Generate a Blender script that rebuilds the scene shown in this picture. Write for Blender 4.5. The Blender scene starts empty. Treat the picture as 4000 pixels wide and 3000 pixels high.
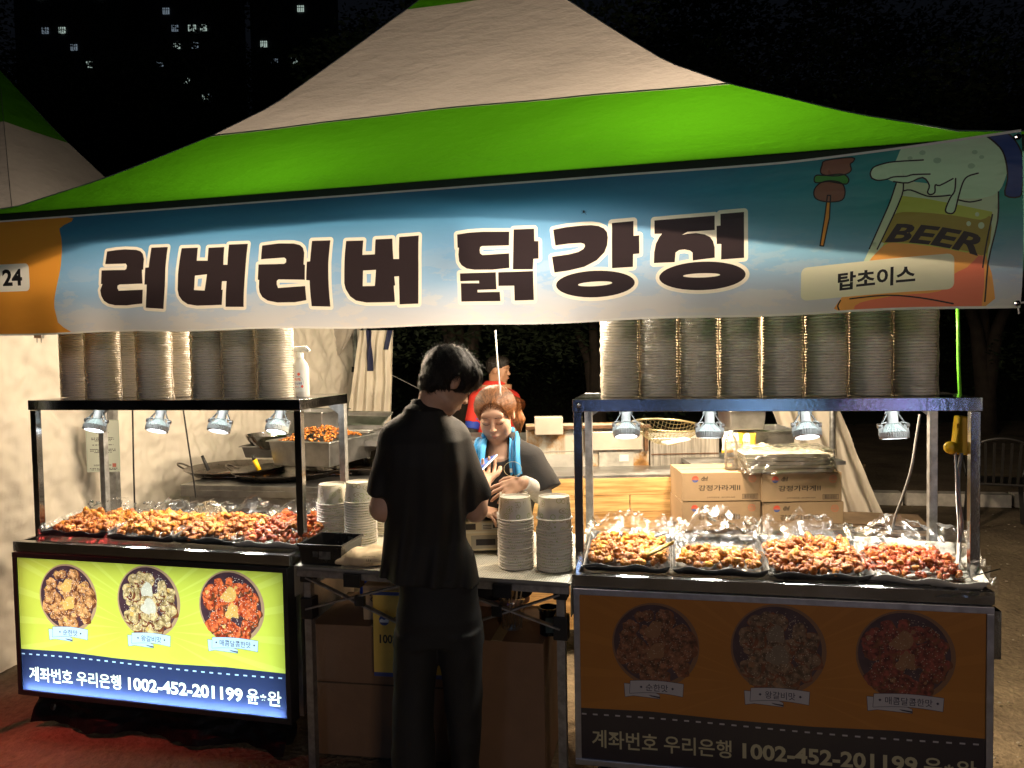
import bpy, bmesh, math, random
import numpy as np
from mathutils import Vector, Matrix, noise
from mathutils.geometry import delaunay_2d_cdt
random.seed(7); rng = np.random.default_rng(7)
S = bpy.context.scene; COL = S.collection
# ------------------------------------------------------------------ camera
EYE, FPX, PITCH, ROLL = 1.65, 2908.8, 0.0407, 0.0177
cam_d = bpy.data.cameras.new("camera"); cam = bpy.data.objects.new("camera", cam_d); COL.objects.link(cam)
cam_d.sensor_width = 36; cam_d.lens = FPX/4000*36; cam_d.clip_end = 2000; cam_d.clip_start = .05
cp_, sp_ = math.cos(PITCH), math.sin(PITCH); cr_, sr_ = math.cos(ROLL), math.sin(ROLL)
FWD = Vector((0, cp_, -sp_)); R0 = Vector((1, 0, 0)); U0 = Vector((0, sp_, cp_))
CR = R0*cr_ - U0*sr_; CU = R0*sr_ + U0*cr_
cam.matrix_world = Matrix(((CR.x, CU.x, -FWD.x, 0), (CR.y, CU.y, -FWD.y, 0), (CR.z, CU.z, -FWD.z, EYE), (0, 0, 0, 1)))
S.camera = cam
# ------------------------------------------------------------------ night sky
world = bpy.data.worlds.new("World"); S.world = world; world.use_nodes = True
bg = world.node_tree.nodes["Background"]; bg.inputs[0].default_value = (.35, .42, .6, 1); bg.inputs[1].default_value = .007
S.view_settings.view_transform = 'Standard'; S.view_settings.look = 'None'; S.view_settings.exposure = 0; S.view_settings.gamma = 1
S.view_settings.use_curve_mapping = False
S.cycles.max_bounces = 7; S.cycles.transparent_max_bounces = 14; S.cycles.transmission_bounces = 5
S.cycles.diffuse_bounces = 4; S.cycles.glossy_bounces = 3; S.cycles.sample_clamp_indirect = 3; S.cycles.caustics_reflective = False; S.cycles.caustics_refractive = False

def aim(o, loc, tgt):
    o.location = loc; o.rotation_euler = (Vector(tgt)-Vector(loc)).to_track_quat('-Z', 'Y').to_euler()
def lamp(name, kind, loc, tgt, energy, color, **kw):
    d = bpy.data.lights.new(name, kind); d.energy = energy; d.color = color
    for k, v in kw.items(): setattr(d, k, v)
    o = bpy.data.objects.new(name, d); COL.objects.link(o); aim(o, loc, tgt); return o
# lights of the lane behind the camera: a street lamp, a red sign and two cool signs of the stalls opposite
lamp("street_lamp_light", 'AREA', (2.2, -6.5, 3.0), (0.4, 3, 1), 78, (1, .78, .58), size=.9)
lamp("red_sign_light", 'AREA', (-2.9, 2.55, 2.2), (-2.15, 3.02, 0), 3.5, (1, .09, .07), size=.2, spread=.9)
lamp("cool_sign_light", 'AREA', (-2.2, -5.0, 3.2), (0, 3, 1.4), 16, (.45, .62, 1), size=.7)
for (x, w, c) in ((-1.54, .9, (.35, .5, 1)), (.04, 1.6, (.30, .55, 1)), (.55, 1.9, (.32, .60, 1)), (1.86, 1.2, (.55, .25, 1)), (2.02, 1.6, (.35, .6, 1))):
    lamp("stall_tube_light", 'AREA', (x, -4.5, .95), (x+.6, 3, 1.3), w, c, shape='RECTANGLE', size=.09, size_y=.9)
# ------------------------------------------------------------------ helpers
def ray(u, v):
    x = (u-2000)/FPX; y = (1500-v)/FPX
    return FWD + CR*x + CU*y
def at(u, v, Y):
    r = ray(u, v); return Vector((0, 0, EYE)) + r*(Y/r.y)
def atz(u, v, z):
    r = ray(u, v); return Vector((0, 0, EYE)) + r*((z-EYE)/r.z)
CART = {'L': (-2.2488, 3.3048, -.2401), 'R': (.203, 2.6552, -.2001)}
WD, HC = 1.3777, .85
def cw(side, x, y, z=0):
    X, Y, a = CART[side]; c, s = math.cos(a), math.sin(a)
    return Vector((X+x*c-y*s, Y+x*s+y*c, z))
def cl(side, u, v, ly):          # photo point -> local (x, z) on the plane y = ly of a cart
    X, Y, a = CART[side]; c, s = math.cos(a), math.sin(a)
    r = ray(u, v); n = Vector((-s, c, 0)); p0 = cw(side, 0, ly)
    t = (p0.dot(n))/(r.dot(n)); p = Vector((0, 0, EYE)) + r*t
    d = p-p0; return (d.x*c+d.y*s, p.z)

class NT:
    def __init__(s, name):
        s.m = bpy.data.materials.new(name); s.m.use_nodes = True; s.t = s.m.node_tree; s.n = s.t.nodes; s.n.clear()
        s.out = s.n.new('ShaderNodeOutputMaterial')
    def add(s, typ, **kw):
        nd = s.n.new('ShaderNode'+typ)
        for k, v in kw.items():
            if k[0] == '_': setattr(nd, k[1:], v)
            else:
                key = k.replace('__', ' ')
                nd.inputs[int(key[1:]) if key[0] == 'i' and key[1:].isdigit() else key].default_value = v
        return nd
    def l(s, a, b): s.t.links.new(a, b)
def c4(c): return (c[0], c[1], c[2], 1)
MATS = {}
def mat(name, col, rough=.6, metal=0, var=.0, vs=8, bump=0, bs=30, spec=.5, coat=0, emit=None, es=0, trans=0, transcol=None, col2=None, stretch=None, rnd=0, alpha=1, detail=4, nscale=None, tints=None):
    """one procedural material: noise-varied base colour, optional second colour, bump, translucency"""
    if name in MATS: return MATS[name]
    T = NT(name); tc = T.add('TexCoord'); src = tc.outputs['Object']
    if stretch:
        mp = T.add('Mapping'); mp.inputs['Scale'].default_value = stretch; T.l(src, mp.inputs[0]); src = mp.outputs[0]
    p = T.add('BsdfPrincipled', Roughness=rough, Metallic=metal); p.inputs['Specular IOR Level'].default_value = spec
    if coat: p.inputs['Coat Weight'].default_value = coat; p.inputs['Coat Roughness'].default_value = .12
    colout = None
    if var or col2:
        nz = T.add('TexNoise', Scale=vs, Detail=detail, Roughness=.6); T.l(src, nz.inputs['Vector'])
        rp = T.add('ValToRGB'); rp.color_ramp.elements[0].position = .36; rp.color_ramp.elements[1].position = .66
        d = [max(0, c*(1-var)) for c in col]; b = [min(1, c*(1+var)) for c in (col2 or col)]
        rp.color_ramp.elements[0].color = c4(d); rp.color_ramp.elements[1].color = c4(b)
        T.l(nz.outputs[0], rp.inputs[0]); colout = rp.outputs[0]
        rr = T.add('MapRange'); rr.inputs[3].default_value = max(0, rough-.12); rr.inputs[4].default_value = min(1, rough+.15)
        T.l(nz.outputs[0], rr.inputs[0]); T.l(rr.outputs[0], p.inputs['Roughness'])
    if rnd:
        oi = T.add('ObjectInfo'); hs = T.add('HueSaturation'); m1 = T.add('MapRange'); m1.inputs[3].default_value = 1-rnd; m1.inputs[4].default_value = 1+rnd
        T.l(oi.outputs['Random'], m1.inputs[0]); T.l(m1.outputs[0], hs.inputs['Value'])
        m2 = T.add('MapRange'); m2.inputs[3].default_value = .5-rnd*.035; m2.inputs[4].default_value = .5+rnd*.045; T.l(oi.outputs['Random'], m2.inputs[0]); T.l(m2.outputs[0], hs.inputs['Hue'])
        if colout: T.l(colout, hs.inputs['Color'])
        else: hs.inputs['Color'].default_value = c4(col)
        colout = hs.outputs[0]
    if colout: T.l(colout, p.inputs['Base Color'])
    else: p.inputs['Base Color'].default_value = c4(col)
    if emit: p.inputs['Emission Color'].default_value = c4(emit); p.inputs['Emission Strength'].default_value = es
    nrm = None
    if bump:
        nb = T.add('TexNoise', Scale=bs, Detail=5, Roughness=.6); T.l(src, nb.inputs['Vector'])
        bp = T.add('Bump', Strength=min(1, bump), Distance=.01*max(1, bump)); T.l(nb.outputs[0], bp.inputs['Height']); T.l(bp.outputs[0], p.inputs['Normal']); nrm = bp.outputs[0]
    sh = p.outputs[0]
    if trans:
        tr = T.add('BsdfTranslucent'); tr.inputs[0].default_value = c4(transcol or col)
        if colout and not transcol: T.l(colout, tr.inputs[0])
        if nrm: T.l(nrm, tr.inputs['Normal'])
        mx = T.add('MixShader', Fac=trans); T.l(sh, mx.inputs[1]); T.l(tr.outputs[0], mx.inputs[2]); sh = mx.outputs[0]
    if alpha < 1:
        ta = T.add('BsdfTransparent'); mx = T.add('MixShader', Fac=alpha); T.l(ta.outputs[0], mx.inputs[1]); T.l(sh, mx.inputs[2]); sh = mx.outputs[0]
    T.l(sh, T.out.inputs[0]); MATS[name] = T.m; return T.m
def film(name, alpha=.12, tint=(1, 1, 1), rough=.12, bump=.5, bs=25, tl_=.35):
    """thin clear plastic film: transparent with glossy glints"""
    if name in MATS: return MATS[name]
    T = NT(name); tc = T.add('TexCoord'); nb = T.add('TexNoise', Scale=bs, Detail=3); T.l(tc.outputs['Object'], nb.inputs['Vector'])
    bp = T.add('Bump', Strength=bump, Distance=.01); T.l(nb.outputs[0], bp.inputs['Height'])
    g = T.add('BsdfGlossy', Roughness=rough); g.inputs[0].default_value = c4(tint); T.l(bp.outputs[0], g.inputs['Normal'])
    tl0 = T.add('BsdfTranslucent'); tl0.inputs[0].default_value = (1, .86, .62, 1); df = T.add('BsdfDiffuse'); df.inputs[0].default_value = (.85, .85, .85, 1); tl = T.add('MixShader', Fac=.5); T.l(tl0.outputs[0], tl.inputs[1]); T.l(df.outputs[0], tl.inputs[2])  # warm tint put into the film for a golden glow
    ta = T.add('BsdfTransparent'); m0 = T.add('MixShader', Fac=tl_); T.l(g.outputs[0], m0.inputs[1]); T.l(tl.outputs[0], m0.inputs[2])
    fr = T.add('Fresnel', IOR=1.5); T.l(bp.outputs[0], fr.inputs['Normal']); ad = T.add('Math', _operation='ADD', i1=alpha); T.l(fr.outputs[0], ad.inputs[0])
    mx = T.add('MixShader'); T.l(ad.outputs[0], mx.inputs[0]); T.l(ta.outputs[0], mx.inputs[1]); T.l(m0.outputs[0], mx.inputs[2])
    T.l(mx.outputs[0], T.out.inputs[0]); MATS[name] = T.m; return T.m
def emis(name, col, s):
    if name in MATS: return MATS[name]
    T = NT(name); e = T.add('Emission', Strength=s); e.inputs[0].default_value = c4(col); T.l(e.outputs[0], T.out.inputs[0]); MATS[name] = T.m; return T.m

def tag(o, label, cat, group=None, kind=None):
    if label: o['label'] = label
    if cat: o['category'] = cat
    if group: o['group'] = group
    if kind: o['kind'] = kind
    return o
def thing(name, label, cat, loc=(0, 0, 0), rz=0, group=None):
    o = bpy.data.objects.new(name, None); COL.objects.link(o); o.empty_display_size = .1
    o.location = loc; o.rotation_euler = (0, 0, rz); return tag(o, label, cat, group)
def link(name, me, parent=None, loc=None):
    o = bpy.data.objects.new(name, me); COL.objects.link(o)
    if parent: o.parent = parent
    if loc is not None: o.location = loc
    return o
def dup_tree(r, loc, rz=None, label=None, group=None, rot=None):
    c = r.copy(); COL.objects.link(c); c.location = loc
    if rz is not None: c.rotation_euler = (0, 0, rz)
    if rot is not None: c.rotation_euler = rot
    if label: c['label'] = label
    if group: c['group'] = group
    for ch in list(r.children):
        d = ch.copy(); COL.objects.link(d); d.parent = c
        for g in list(ch.children):
            e = g.copy(); COL.objects.link(e); e.parent = d
    return c
class MB:
    def __init__(s): s.v = []; s.f = []; s.mi = []
    def add(s, vs, fs, m=0):
        b = len(s.v); s.v += [tuple(q) for q in vs]; s.f += [tuple(i+b for i in f) for f in fs]; s.mi += [m]*len(fs); return s
    def box(s, c, d, rz=0, rx=0, ry=0, m=0, taper=1):
        R = Matrix.Rotation(rz, 3, 'Z') @ Matrix.Rotation(rx, 3, 'X') @ Matrix.Rotation(ry, 3, 'Y'); vs = []
        for z in (-.5, .5):
            k = taper if z > 0 else 1
            for x, y in ((-.5, -.5), (.5, -.5), (.5, .5), (-.5, .5)): vs.append(R @ Vector((x*d[0]*k, y*d[1]*k, z*d[2])) + Vector(c))
        return s.add(vs, [(0, 3, 2, 1), (4, 5, 6, 7), (0, 1, 5, 4), (1, 2, 6, 5), (2, 3, 7, 6), (3, 0, 4, 7)], m)
    def bar(s, a, b, w, h=None, m=0):
        a, b = Vector(a), Vector(b); d = (b-a); L = d.length; d.normalize(); h = h or w
        up = Vector((0, 0, 1)) if abs(d.z) < .95 else Vector((0, 1, 0)); x = d.cross(up).normalized(); y = x.cross(d)
        vs = [p + x*i*w/2 + y*j*h/2 for p in (a, b) for i, j in ((-1, -1), (1, -1), (1, 1), (-1, 1))]
        return s.add(vs, [(0, 1, 2, 3), (7, 6, 5, 4), (0, 4, 5, 1), (1, 5, 6, 2), (2, 6, 7, 3), (3, 7, 4, 0)], m)
    def tube(s, pts, r, n=8, m=0, cap=True):
        pts = [Vector(p) for p in pts]; rings = []; rr = r if isinstance(r, (list, tuple)) else [r]*len(pts); b = len(s.v); px = None
        for i, p in enumerate(pts):
            d = (pts[min(i+1, len(pts)-1)] - pts[max(i-1, 0)]).normalized()
            if px is None: px = d.cross(Vector((0, 0, 1)) if abs(d.z) < .9 else Vector((0, 1, 0))).normalized()
            px = (px - d*px.dot(d)).normalized(); py = d.cross(px)
            s.v += [tuple(p + px*math.cos(2*math.pi*k/n)*rr[i] + py*math.sin(2*math.pi*k/n)*rr[i]) for k in range(n)]
        fs = []
        for i in range(len(pts)-1):
            for k in range(n): fs.append((b+i*n+k, b+i*n+(k+1) % n, b+(i+1)*n+(k+1) % n, b+(i+1)*n+k))
        if cap: fs += [tuple(b+k for k in range(n))[::-1], tuple(b+(len(pts)-1)*n+k for k in range(n))]
        s.f += fs; s.mi += [m]*len(fs); return s
    def lathe(s, prof, n=24, c=(0, 0, 0), m=0, sx=1, sy=1, mf=None):
        b = len(s.v); c = Vector(c)
        for r, z in prof: s.v += [(c.x+r*sx*math.cos(2*math.pi*k/n), c.y+r*sy*math.sin(2*math.pi*k/n), c.z+z) for k in range(n)]
        for i in range(len(prof)-1):
            for k in range(n):
                s.f.append((b+i*n+k, b+i*n+(k+1) % n, b+(i+1)*n+(k+1) % n, b+(i+1)*n+k)); s.mi.append(mf[i] if mf else m)
        if prof[0][0] > 1e-5: s.f.append(tuple(b+k for k in range(n))[::-1]); s.mi.append(mf[0] if mf else m)
        if prof[-1][0] > 1e-5: s.f.append(tuple(b+(len(prof)-1)*n+k for k in range(n))); s.mi.append(mf[-1] if mf else m)
        return s
    def grid(s, fn, nu, nv, m=0):
        b = len(s.v)
        for j in range(nv+1):
            for i in range(nu+1): s.v.append(tuple(fn(i/nu, j/nv)))
        for j in range(nv):
            for i in range(nu): s.f.append((b+j*(nu+1)+i, b+j*(nu+1)+i+1, b+(j+1)*(nu+1)+i+1, b+(j+1)*(nu+1)+i)); s.mi.append(m if not callable(m) else m((i+.5)/nu, (j+.5)/nv))
        return s
    def mesh(s, name, mats):
        me = bpy.data.meshes.new(name); me.from_pydata(s.v, [], s.f)
        for m in (mats if isinstance(mats, (list, tuple)) else [mats]): me.materials.append(m)
        me.polygons.foreach_set('material_index', s.mi); me.update(); return me
    def build(s, name, mats, parent=None, smooth=False, bevel=0, auto=None, loc=None, thick=0):
        me = s.mesh(name, mats)
        if smooth or auto:
            me.polygons.foreach_set('use_smooth', [True]*len(me.polygons))
            if auto: me.set_sharp_from_angle(angle=math.radians(auto))
        o = link(name, me, parent, loc)
        if thick: md = o.modifiers.new('t', 'SOLIDIFY'); md.thickness = thick; md.offset = 0
        if bevel:
            md = o.modifiers.new('b', 'BEVEL'); md.width = bevel; md.segments = 2; md.limit_method = 'ANGLE'; md.angle_limit = math.radians(40)
        return o
# ---- flat prints: one sheet cut into coloured regions by constrained triangulation
_tc = bpy.data.curves.new('txt', 'FONT'); _to = bpy.data.objects.new('txt', _tc); COL.objects.link(_to)
def text_tris(body, off=0.0, res=3, shear=0):
    _tc.body = body; _tc.offset = off; _tc.resolution_u = res; _tc.shear = shear; _tc.size = 1
    bpy.context.view_layer.update()
    me = bpy.data.meshes.new_from_object(_to.evaluated_get(bpy.context.evaluated_depsgraph_get()))
    V = [(v.co.x, v.co.y) for v in me.vertices]; F = [[V[i] for i in p.vertices] for p in me.polygons]
    bpy.data.meshes.remove(me); return F
def fit_text(body, cx, cy, w, h, off=0.0, rot=0, shear=0, slope=0, res=3, tight=True):
    F = text_tris(body, off, res, shear); xs = [p[0] for f in F for p in f]; ys = [p[1] for f in F for p in f]
    x0, x1, y0, y1 = min(xs), max(xs), min(ys), max(ys); c, s = math.cos(rot), math.sin(rot); out = []
    for f in F:
        g = []
        for x, y in f:
            X = ((x-x0)/(x1-x0)-.5)*w; Y = ((y-y0)/(y1-y0)-.5)*h; g.append((cx+X*c-Y*s, cy+X*s+Y*c+slope*X))
        out.append(g)
    return out
def capsule_polys(loop, r, closed=True, n=8):
    out = []; N = len(loop)
    for i in range(N if closed else N-1):
        a = Vector(loop[i]); b = Vector(loop[(i+1) % N]); d = b-a
        if d.length < 1e-6: continue
        t = math.atan2(d.y, d.x)
        out.append([(b.x+r*math.cos(t-math.pi/2+math.pi*k/n), b.y+r*math.sin(t-math.pi/2+math.pi*k/n)) for k in range(n+1)] +
                   [(a.x+r*math.cos(t+math.pi/2+math.pi*k/n), a.y+r*math.sin(t+math.pi/2+math.pi*k/n)) for k in range(n+1)])
    return out
def sheet_mesh(name, x0, x1, y0, y1, layers, nx, ny, warp, mats):
    """layers = [(polys, material index)], later wins; returns one mesh"""
    V = []; E = []; PL_ = []
    def addf(poly, m):
        poly = [(min(max(x, x0), x1), min(max(y, y0), y1)) for x, y in poly]; b = len(V); n = len(poly)
        V.extend(Vector(p) for p in poly); E.extend((b+i, b+(i+1) % n) for i in range(n)); PL_.append((poly, m))
    addf([(x0, y0), (x1, y0), (x1, y1), (x0, y1)], 0)
    for polys, m in layers:
        for p in polys: addf(list(p), m)
    for i in range(1, nx):
        b = len(V); x = x0+(x1-x0)*i/nx; V += [Vector((x, y0)), Vector((x, y1))]; E.append((b, b+1))
    for i in range(1, ny):
        b = len(V); y = y0+(y1-y0)*i/ny; V += [Vector((x0, y)), Vector((x1, y))]; E.append((b, b+1))
    ov, oe, of, a, b_, fo = delaunay_2d_cdt(V, E, [], 0, 1e-6, True)
    P = np.array([(p.x, p.y) for p in ov]); Fc = np.array([list(f)[:3] for f in of]); C = P[Fc].mean(axis=1)
    od = np.argsort(C[:, 0]); cx, cy = C[od, 0], C[od, 1]; mi = np.zeros(len(C), int)
    for poly, m in PL_[1:]:
        q = np.array(poly); i0, i1 = np.searchsorted(cx, q[:, 0].min()), np.searchsorted(cx, q[:, 0].max())
        if i1 <= i0: continue
        X, Y = cx[i0:i1], cy[i0:i1]; ins = np.zeros(len(X), bool); n = len(q)
        for i in range(n):
            ax, ay = q[i]; bx, by = q[(i+1) % n]
            if ay == by: continue
            ins ^= ((ay > Y) != (by > Y)) & (X < (bx-ax)*(Y-ay)/(by-ay)+ax)
        t = mi[i0:i1]; t[ins] = m; mi[i0:i1] = t
    out = np.zeros(len(C), int); out[od] = mi
    me = bpy.data.meshes.new(name); me.from_pydata([warp(p.x, p.y) for p in ov], [], [tuple(f) for f in of])
    for m in mats: me.materials.append(m)
    me.polygons.foreach_set('material_index', out.astype(np.int32)); me.polygons.foreach_set('use_smooth', [True]*len(out)); me.update(); return me
# ---- signed-distance modelling for bodies, hair, cloth bags
import openvdb
def frame(fwd, up=(0, 0, 1), roll=0):
    f = Vector(fwd).normalized(); x = f.cross(Vector(up)).normalized(); z = x.cross(f)
    M = Matrix((x, f, z)).transposed()
    return M @ Matrix.Rotation(roll, 3, 'Y') if roll else M
class SDF:
    def __init__(s, lo, hi, h):
        s.h = h; s.lo = np.array(lo, float); n = np.ceil((np.array(hi)-s.lo)/h).astype(int)+1; s.n = n
        s.D = np.full(n, .06, np.float32)
        s.ax = [np.float32(s.lo[i]+h*np.arange(n[i])) for i in range(3)]
    def _sl(s, mn, mx, pad):
        sl = []
        for i in range(3):
            a = int(max(0, (mn[i]-pad-s.lo[i])//s.h)); b = int(min(s.n[i], (mx[i]+pad-s.lo[i])//s.h+2)); sl.append(slice(a, max(a, b)))
        P = np.meshgrid(s.ax[0][sl[0]], s.ax[1][sl[1]], s.ax[2][sl[2]], indexing='ij', sparse=True)
        return tuple(sl), P
    def comb(s, sl, d, k, op):
        D = s.D[sl]
        if op == 'u':
            if k: hh = np.clip(.5+.5*(D-d)/k, 0, 1); s.D[sl] = D*(1-hh)+d*hh-k*hh*(1-hh)
            else: s.D[sl] = np.minimum(D, d)
        else:
            hh = np.clip(.5-.5*(D+d)/k, 0, 1) if k else None
            s.D[sl] = D*(1-hh)-d*hh+k*hh*(1-hh) if k else np.maximum(D, -d)
    def cap(s, a, b, ra, rb=None, k=.01, op='u', flat=(0, 0), sq=None):
        a = np.array(a, np.float32); b = np.array(b, np.float32); rb = ra if rb is None else rb; R = max(ra, rb)
        sl, (X, Y, Z) = s._sl(np.minimum(a, b)-R, np.maximum(a, b)+R, .03)
        if 0 in [q.stop-q.start for q in sl]: return s
        ab = b-a; L2 = float(ab@ab)+1e-9; L = math.sqrt(L2)
        tt = ((X-a[0])*ab[0]+(Y-a[1])*ab[1]+(Z-a[2])*ab[2])/L2; t = np.clip(tt, 0, 1)
        dx, dy, dz = X-a[0]-t*ab[0], Y-a[1]-t*ab[1], Z-a[2]-t*ab[2]
        if sq is not None:      # flatten along a direction: sq = (dir, factor>1)
            q = np.array(Vector(sq[0]).normalized(), np.float32); c = (dx*q[0]+dy*q[1]+dz*q[2])*(sq[1]-1); dx, dy, dz = dx+c*q[0], dy+c*q[1], dz+c*q[2]
        d = np.sqrt(dx*dx+dy*dy+dz*dz)-(ra+(rb-ra)*t)
        if flat[0]: d = np.maximum(d, -tt*L)
        if flat[1]: d = np.maximum(d, (tt-1)*L)
        s.comb(sl, d.astype(np.float32), k, op); return s
    def ell(s, c, r, R=None, k=.01, op='u'):
        c = np.array(c, np.float32); r = np.array(r if hasattr(r, '__len__') else (r, r, r), np.float32); m = float(r.max())
        sl, (X, Y, Z) = s._sl(c-m, c+m, .03)
        if 0 in [q.stop-q.start for q in sl]: return s
        x, y, z = X-c[0], Y-c[1], Z-c[2]
        if R is not None:
            A = np.array(R, np.float32); x, y, z = A[0, 0]*x+A[1, 0]*y+A[2, 0]*z, A[0, 1]*x+A[1, 1]*y+A[2, 1]*z, A[0, 2]*x+A[1, 2]*y+A[2, 2]*z
        k0 = np.sqrt((x/r[0])**2+(y/r[1])**2+(z/r[2])**2); k1 = np.sqrt((x/r[0]**2)**2+(y/r[1]**2)**2+(z/r[2]**2)**2)+1e-6
        s.comb(sl, (k0*(k0-1)/k1).astype(np.float32), k, op); return s
    def loft(s, secs, yaw=0, k=.01, op='u', p=2.3, inner=0):
        """secs = [(z, cx, cy, rx, ry)] rising; horizontal super-elliptic sections"""
        A = np.array(secs, float); z0, z1 = A[0, 0], A[-1, 0]; R = A[:, 3:5].max()
        sl, (X, Y, Z) = s._sl((A[:, 1].min()-R, A[:, 2].min()-R, z0), (A[:, 1].max()+R, A[:, 2].max()+R, z1), .03)
        zz = s.ax[2][sl[2]]; f = [np.interp(zz, A[:, 0], A[:, i]).astype(np.float32)[None, None, :] for i in range(1, 5)]
        x, y = X-f[0], Y-f[1]; c, q = math.cos(yaw), math.sin(yaw); x, y = x*c+y*q, -x*q+y*c
        d = ((np.abs(x/f[2])**p+np.abs(y/f[3])**p)**(1/p)-1)*np.minimum(f[2], f[3])
        d = np.maximum(d, np.maximum(z0-Z, Z-z1)); s.comb(sl, d.astype(np.float32), k, op); return s
    def cut(s, pt, nrm, k=0):    # remove the side nrm points to
        n = Vector(nrm).normalized(); X, Y, Z = np.meshgrid(*s.ax, indexing='ij', sparse=True)
        d = ((X-pt[0])*n.x+(Y-pt[1])*n.y+(Z-pt[2])*n.z).astype(np.float32); s.D = np.maximum(s.D, d); return s
    def disp(s, fn):
        X, Y, Z = np.meshgrid(*s.ax, indexing='ij', sparse=True); s.D = s.D + fn(X, Y, Z).astype(np.float32); return s
    def mesh(s, name, mats):
        g = openvdb.FloatGrid(.06); D = np.clip(s.D, -.06, .06)
        D[0] = D[-1] = .06; D[:, 0] = D[:, -1] = .06; D[:, :, 0] = D[:, :, -1] = .06
        g.copyFromArray(D.astype(np.float64)); pts, quads = g.convertToQuads(0)
        me = bpy.data.meshes.new(name); me.from_pydata((pts*s.h+s.lo).tolist(), [], quads[:, ::-1].tolist())
        for m in (mats if isinstance(mats, (list, tuple)) else [mats]): me.materials.append(m)
        me.polygons.foreach_set('use_smooth', [True]*len(me.polygons)); me.update(); return me
def cloth_noise(sc, amp, seed=0):
    """several oblique sine folds, smooth"""
    r = np.random.default_rng(seed); W = [(r.normal(0, 1, 3)*np.array(sc), r.uniform(0, 6.28)) for _ in range(7)]
    def f(X, Y, Z):
        a = 0
        for w, p in W: a = a+np.sin(X*w[0]+Y*w[1]+Z*w[2]+p + 1.3*np.sin(X*w[1]*.5+Z*w[0]*.4))
        return a*(amp/3.0)
    return f
# ------------------------------------------------------------------ common materials
steel = mat('stainless_steel', (.56, .56, .57), .13, 1, var=.12, vs=6, bump=.06, bs=60)
steel_d = mat('dull_steel', (.42, .42, .42), .38, 1, var=.2, vs=9, bump=.1, bs=40)
galv = mat('galvanised_steel', (.55, .57, .58), .42, .9, var=.25, vs=22)
blackm = mat('black_plastic', (.012, .012, .013), .4, var=.2)
darkm = mat('dark_paint', (.03, .03, .034), .5, var=.3)
card = mat('cardboard', (.42, .29, .17), .85, var=.1, vs=4, bump=.12, bs=120)
cardl = mat('pale_cardboard', (.56, .40, .24), .8, var=.06, vs=5, bump=.08, bs=120)
cream = mat('cream_tarpaulin', (.80, .74, .64), .6, var=.07, vs=2.5, bump=.35, bs=9, trans=.25)
whitep = mat('white_plastic', (.8, .8, .78), .4)
clear = film('clear_film', .10)
bag = film('crumpled_film', .085, rough=.26, bump=.6, bs=30, tl_=.12)
glassm = film('clear_bottle', .14, rough=.05, bump=.25, bs=20)
# ------------------------------------------------------------------ ground
T = NT('dirt'); tc = T.add('TexCoord'); n1 = T.add('TexNoise', Scale=1.6, Detail=8, Roughness=.65); n2 = T.add('TexNoise', Scale=38, Detail=5)
T.l(tc.outputs['Object'], n1.inputs[0]); T.l(tc.outputs['Object'], n2.inputs[0])
rp = T.add('ValToRGB'); rp.color_ramp.elements[0].color = (.115, .082, .05, 1); rp.color_ramp.elements[1].color = (.26, .2, .125, 1); rp.color_ramp.elements[0].position = .33; rp.color_ramp.elements[1].position = .68
mu = T.add('Mix', _data_type='RGBA', _blend_type='MULTIPLY'); mu.inputs[0].default_value = .6
T.l(n1.outputs[0], rp.inputs[0]); T.l(rp.outputs[0], mu.inputs[6]); rp2 = T.add('ValToRGB'); rp2.color_ramp.elements[0].color = (.45, .45, .45, 1); rp2.color_ramp.elements[0].position = .3; rp2.color_ramp.elements[1].position = .65
T.l(n2.outputs[0], rp2.inputs[0]); T.l(rp2.outputs[0], mu.inputs[7])
p = T.add('BsdfPrincipled', Roughness=.95); T.l(mu.outputs[2], p.inputs['Base Color']); bp = T.add('Bump', Strength=.9, Distance=.02); T.l(n2.outputs[0], bp.inputs['Height']); T.l(bp.outputs[0], p.inputs['Normal']); T.l(p.outputs[0], T.out.inputs[0]); dirt = T.m
g = MB()
def gf(a, b):
    x, y = -6+16*a, -1+17*b; z = .018*noise.noise((x*1.1, y*1.1, 0))+.007*noise.noise((x*5, y*5, 3))
    e = min(a, 1-a, b, 1-b)*30; return (x, y, (z-.012)*min(1, e)-.004*(e < .01))
g.grid(gf, 190, 190); b = len(g.v)
for q in [(-400, -60), (400, -60), (400, 700), (-400, 700), (-6, -1), (10, -1), (10, 16), (-6, 16)]: g.v.append((q[0], q[1], -.004))
for f in [(0, 1, 5, 4), (1, 2, 6, 5), (2, 3, 7, 6), (3, 0, 4, 7)]: g.f.append(tuple(b+i for i in f)); g.mi.append(0)
tag(g.build('ground', dirt, smooth=True), None, None, kind='structure')
# pebbles and litter scattered on the dirt
me = MB()
for i in range(900):
    x, y = random.uniform(1.3, 6), random.uniform(1.2, 8) ; 
    if i % 3 == 0: x, y = random.uniform(-3.2, 1), random.uniform(1.6, 2.9)
    r = random.uniform(.002, .009); me.lathe([(0, -r*.3), (r, 0), (r*.6, r*.5), (0, r*.6)], 5, (x, y, .002+.018*noise.noise((x*1.1, y*1.1, 0))), sx=1.3)
tag(me.build('gravel', mat('pebble', (.3, .26, .2), .9, var=.4, vs=2)), None, None, kind='stuff')
# kerb behind the stall on the right
kr = thing('kerb', 'pale kerb stones in a row behind the stall, by the plastic chair', 'kerb')
kst = MB().box((0, 0, .06), (.98, .16, .13)).mesh('kerb_stone', mat('kerb_concrete', (.62, .58, .52), .8, var=.15, vs=12, bump=.2)); 
for i in range(9):
    o = link('kerb_stone', kst, kr, (1.6+i, 8.3-i*.2, random.uniform(-.006, .006))); o.rotation_euler = (0, 0, -.2+random.uniform(-.012, .012))
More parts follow.
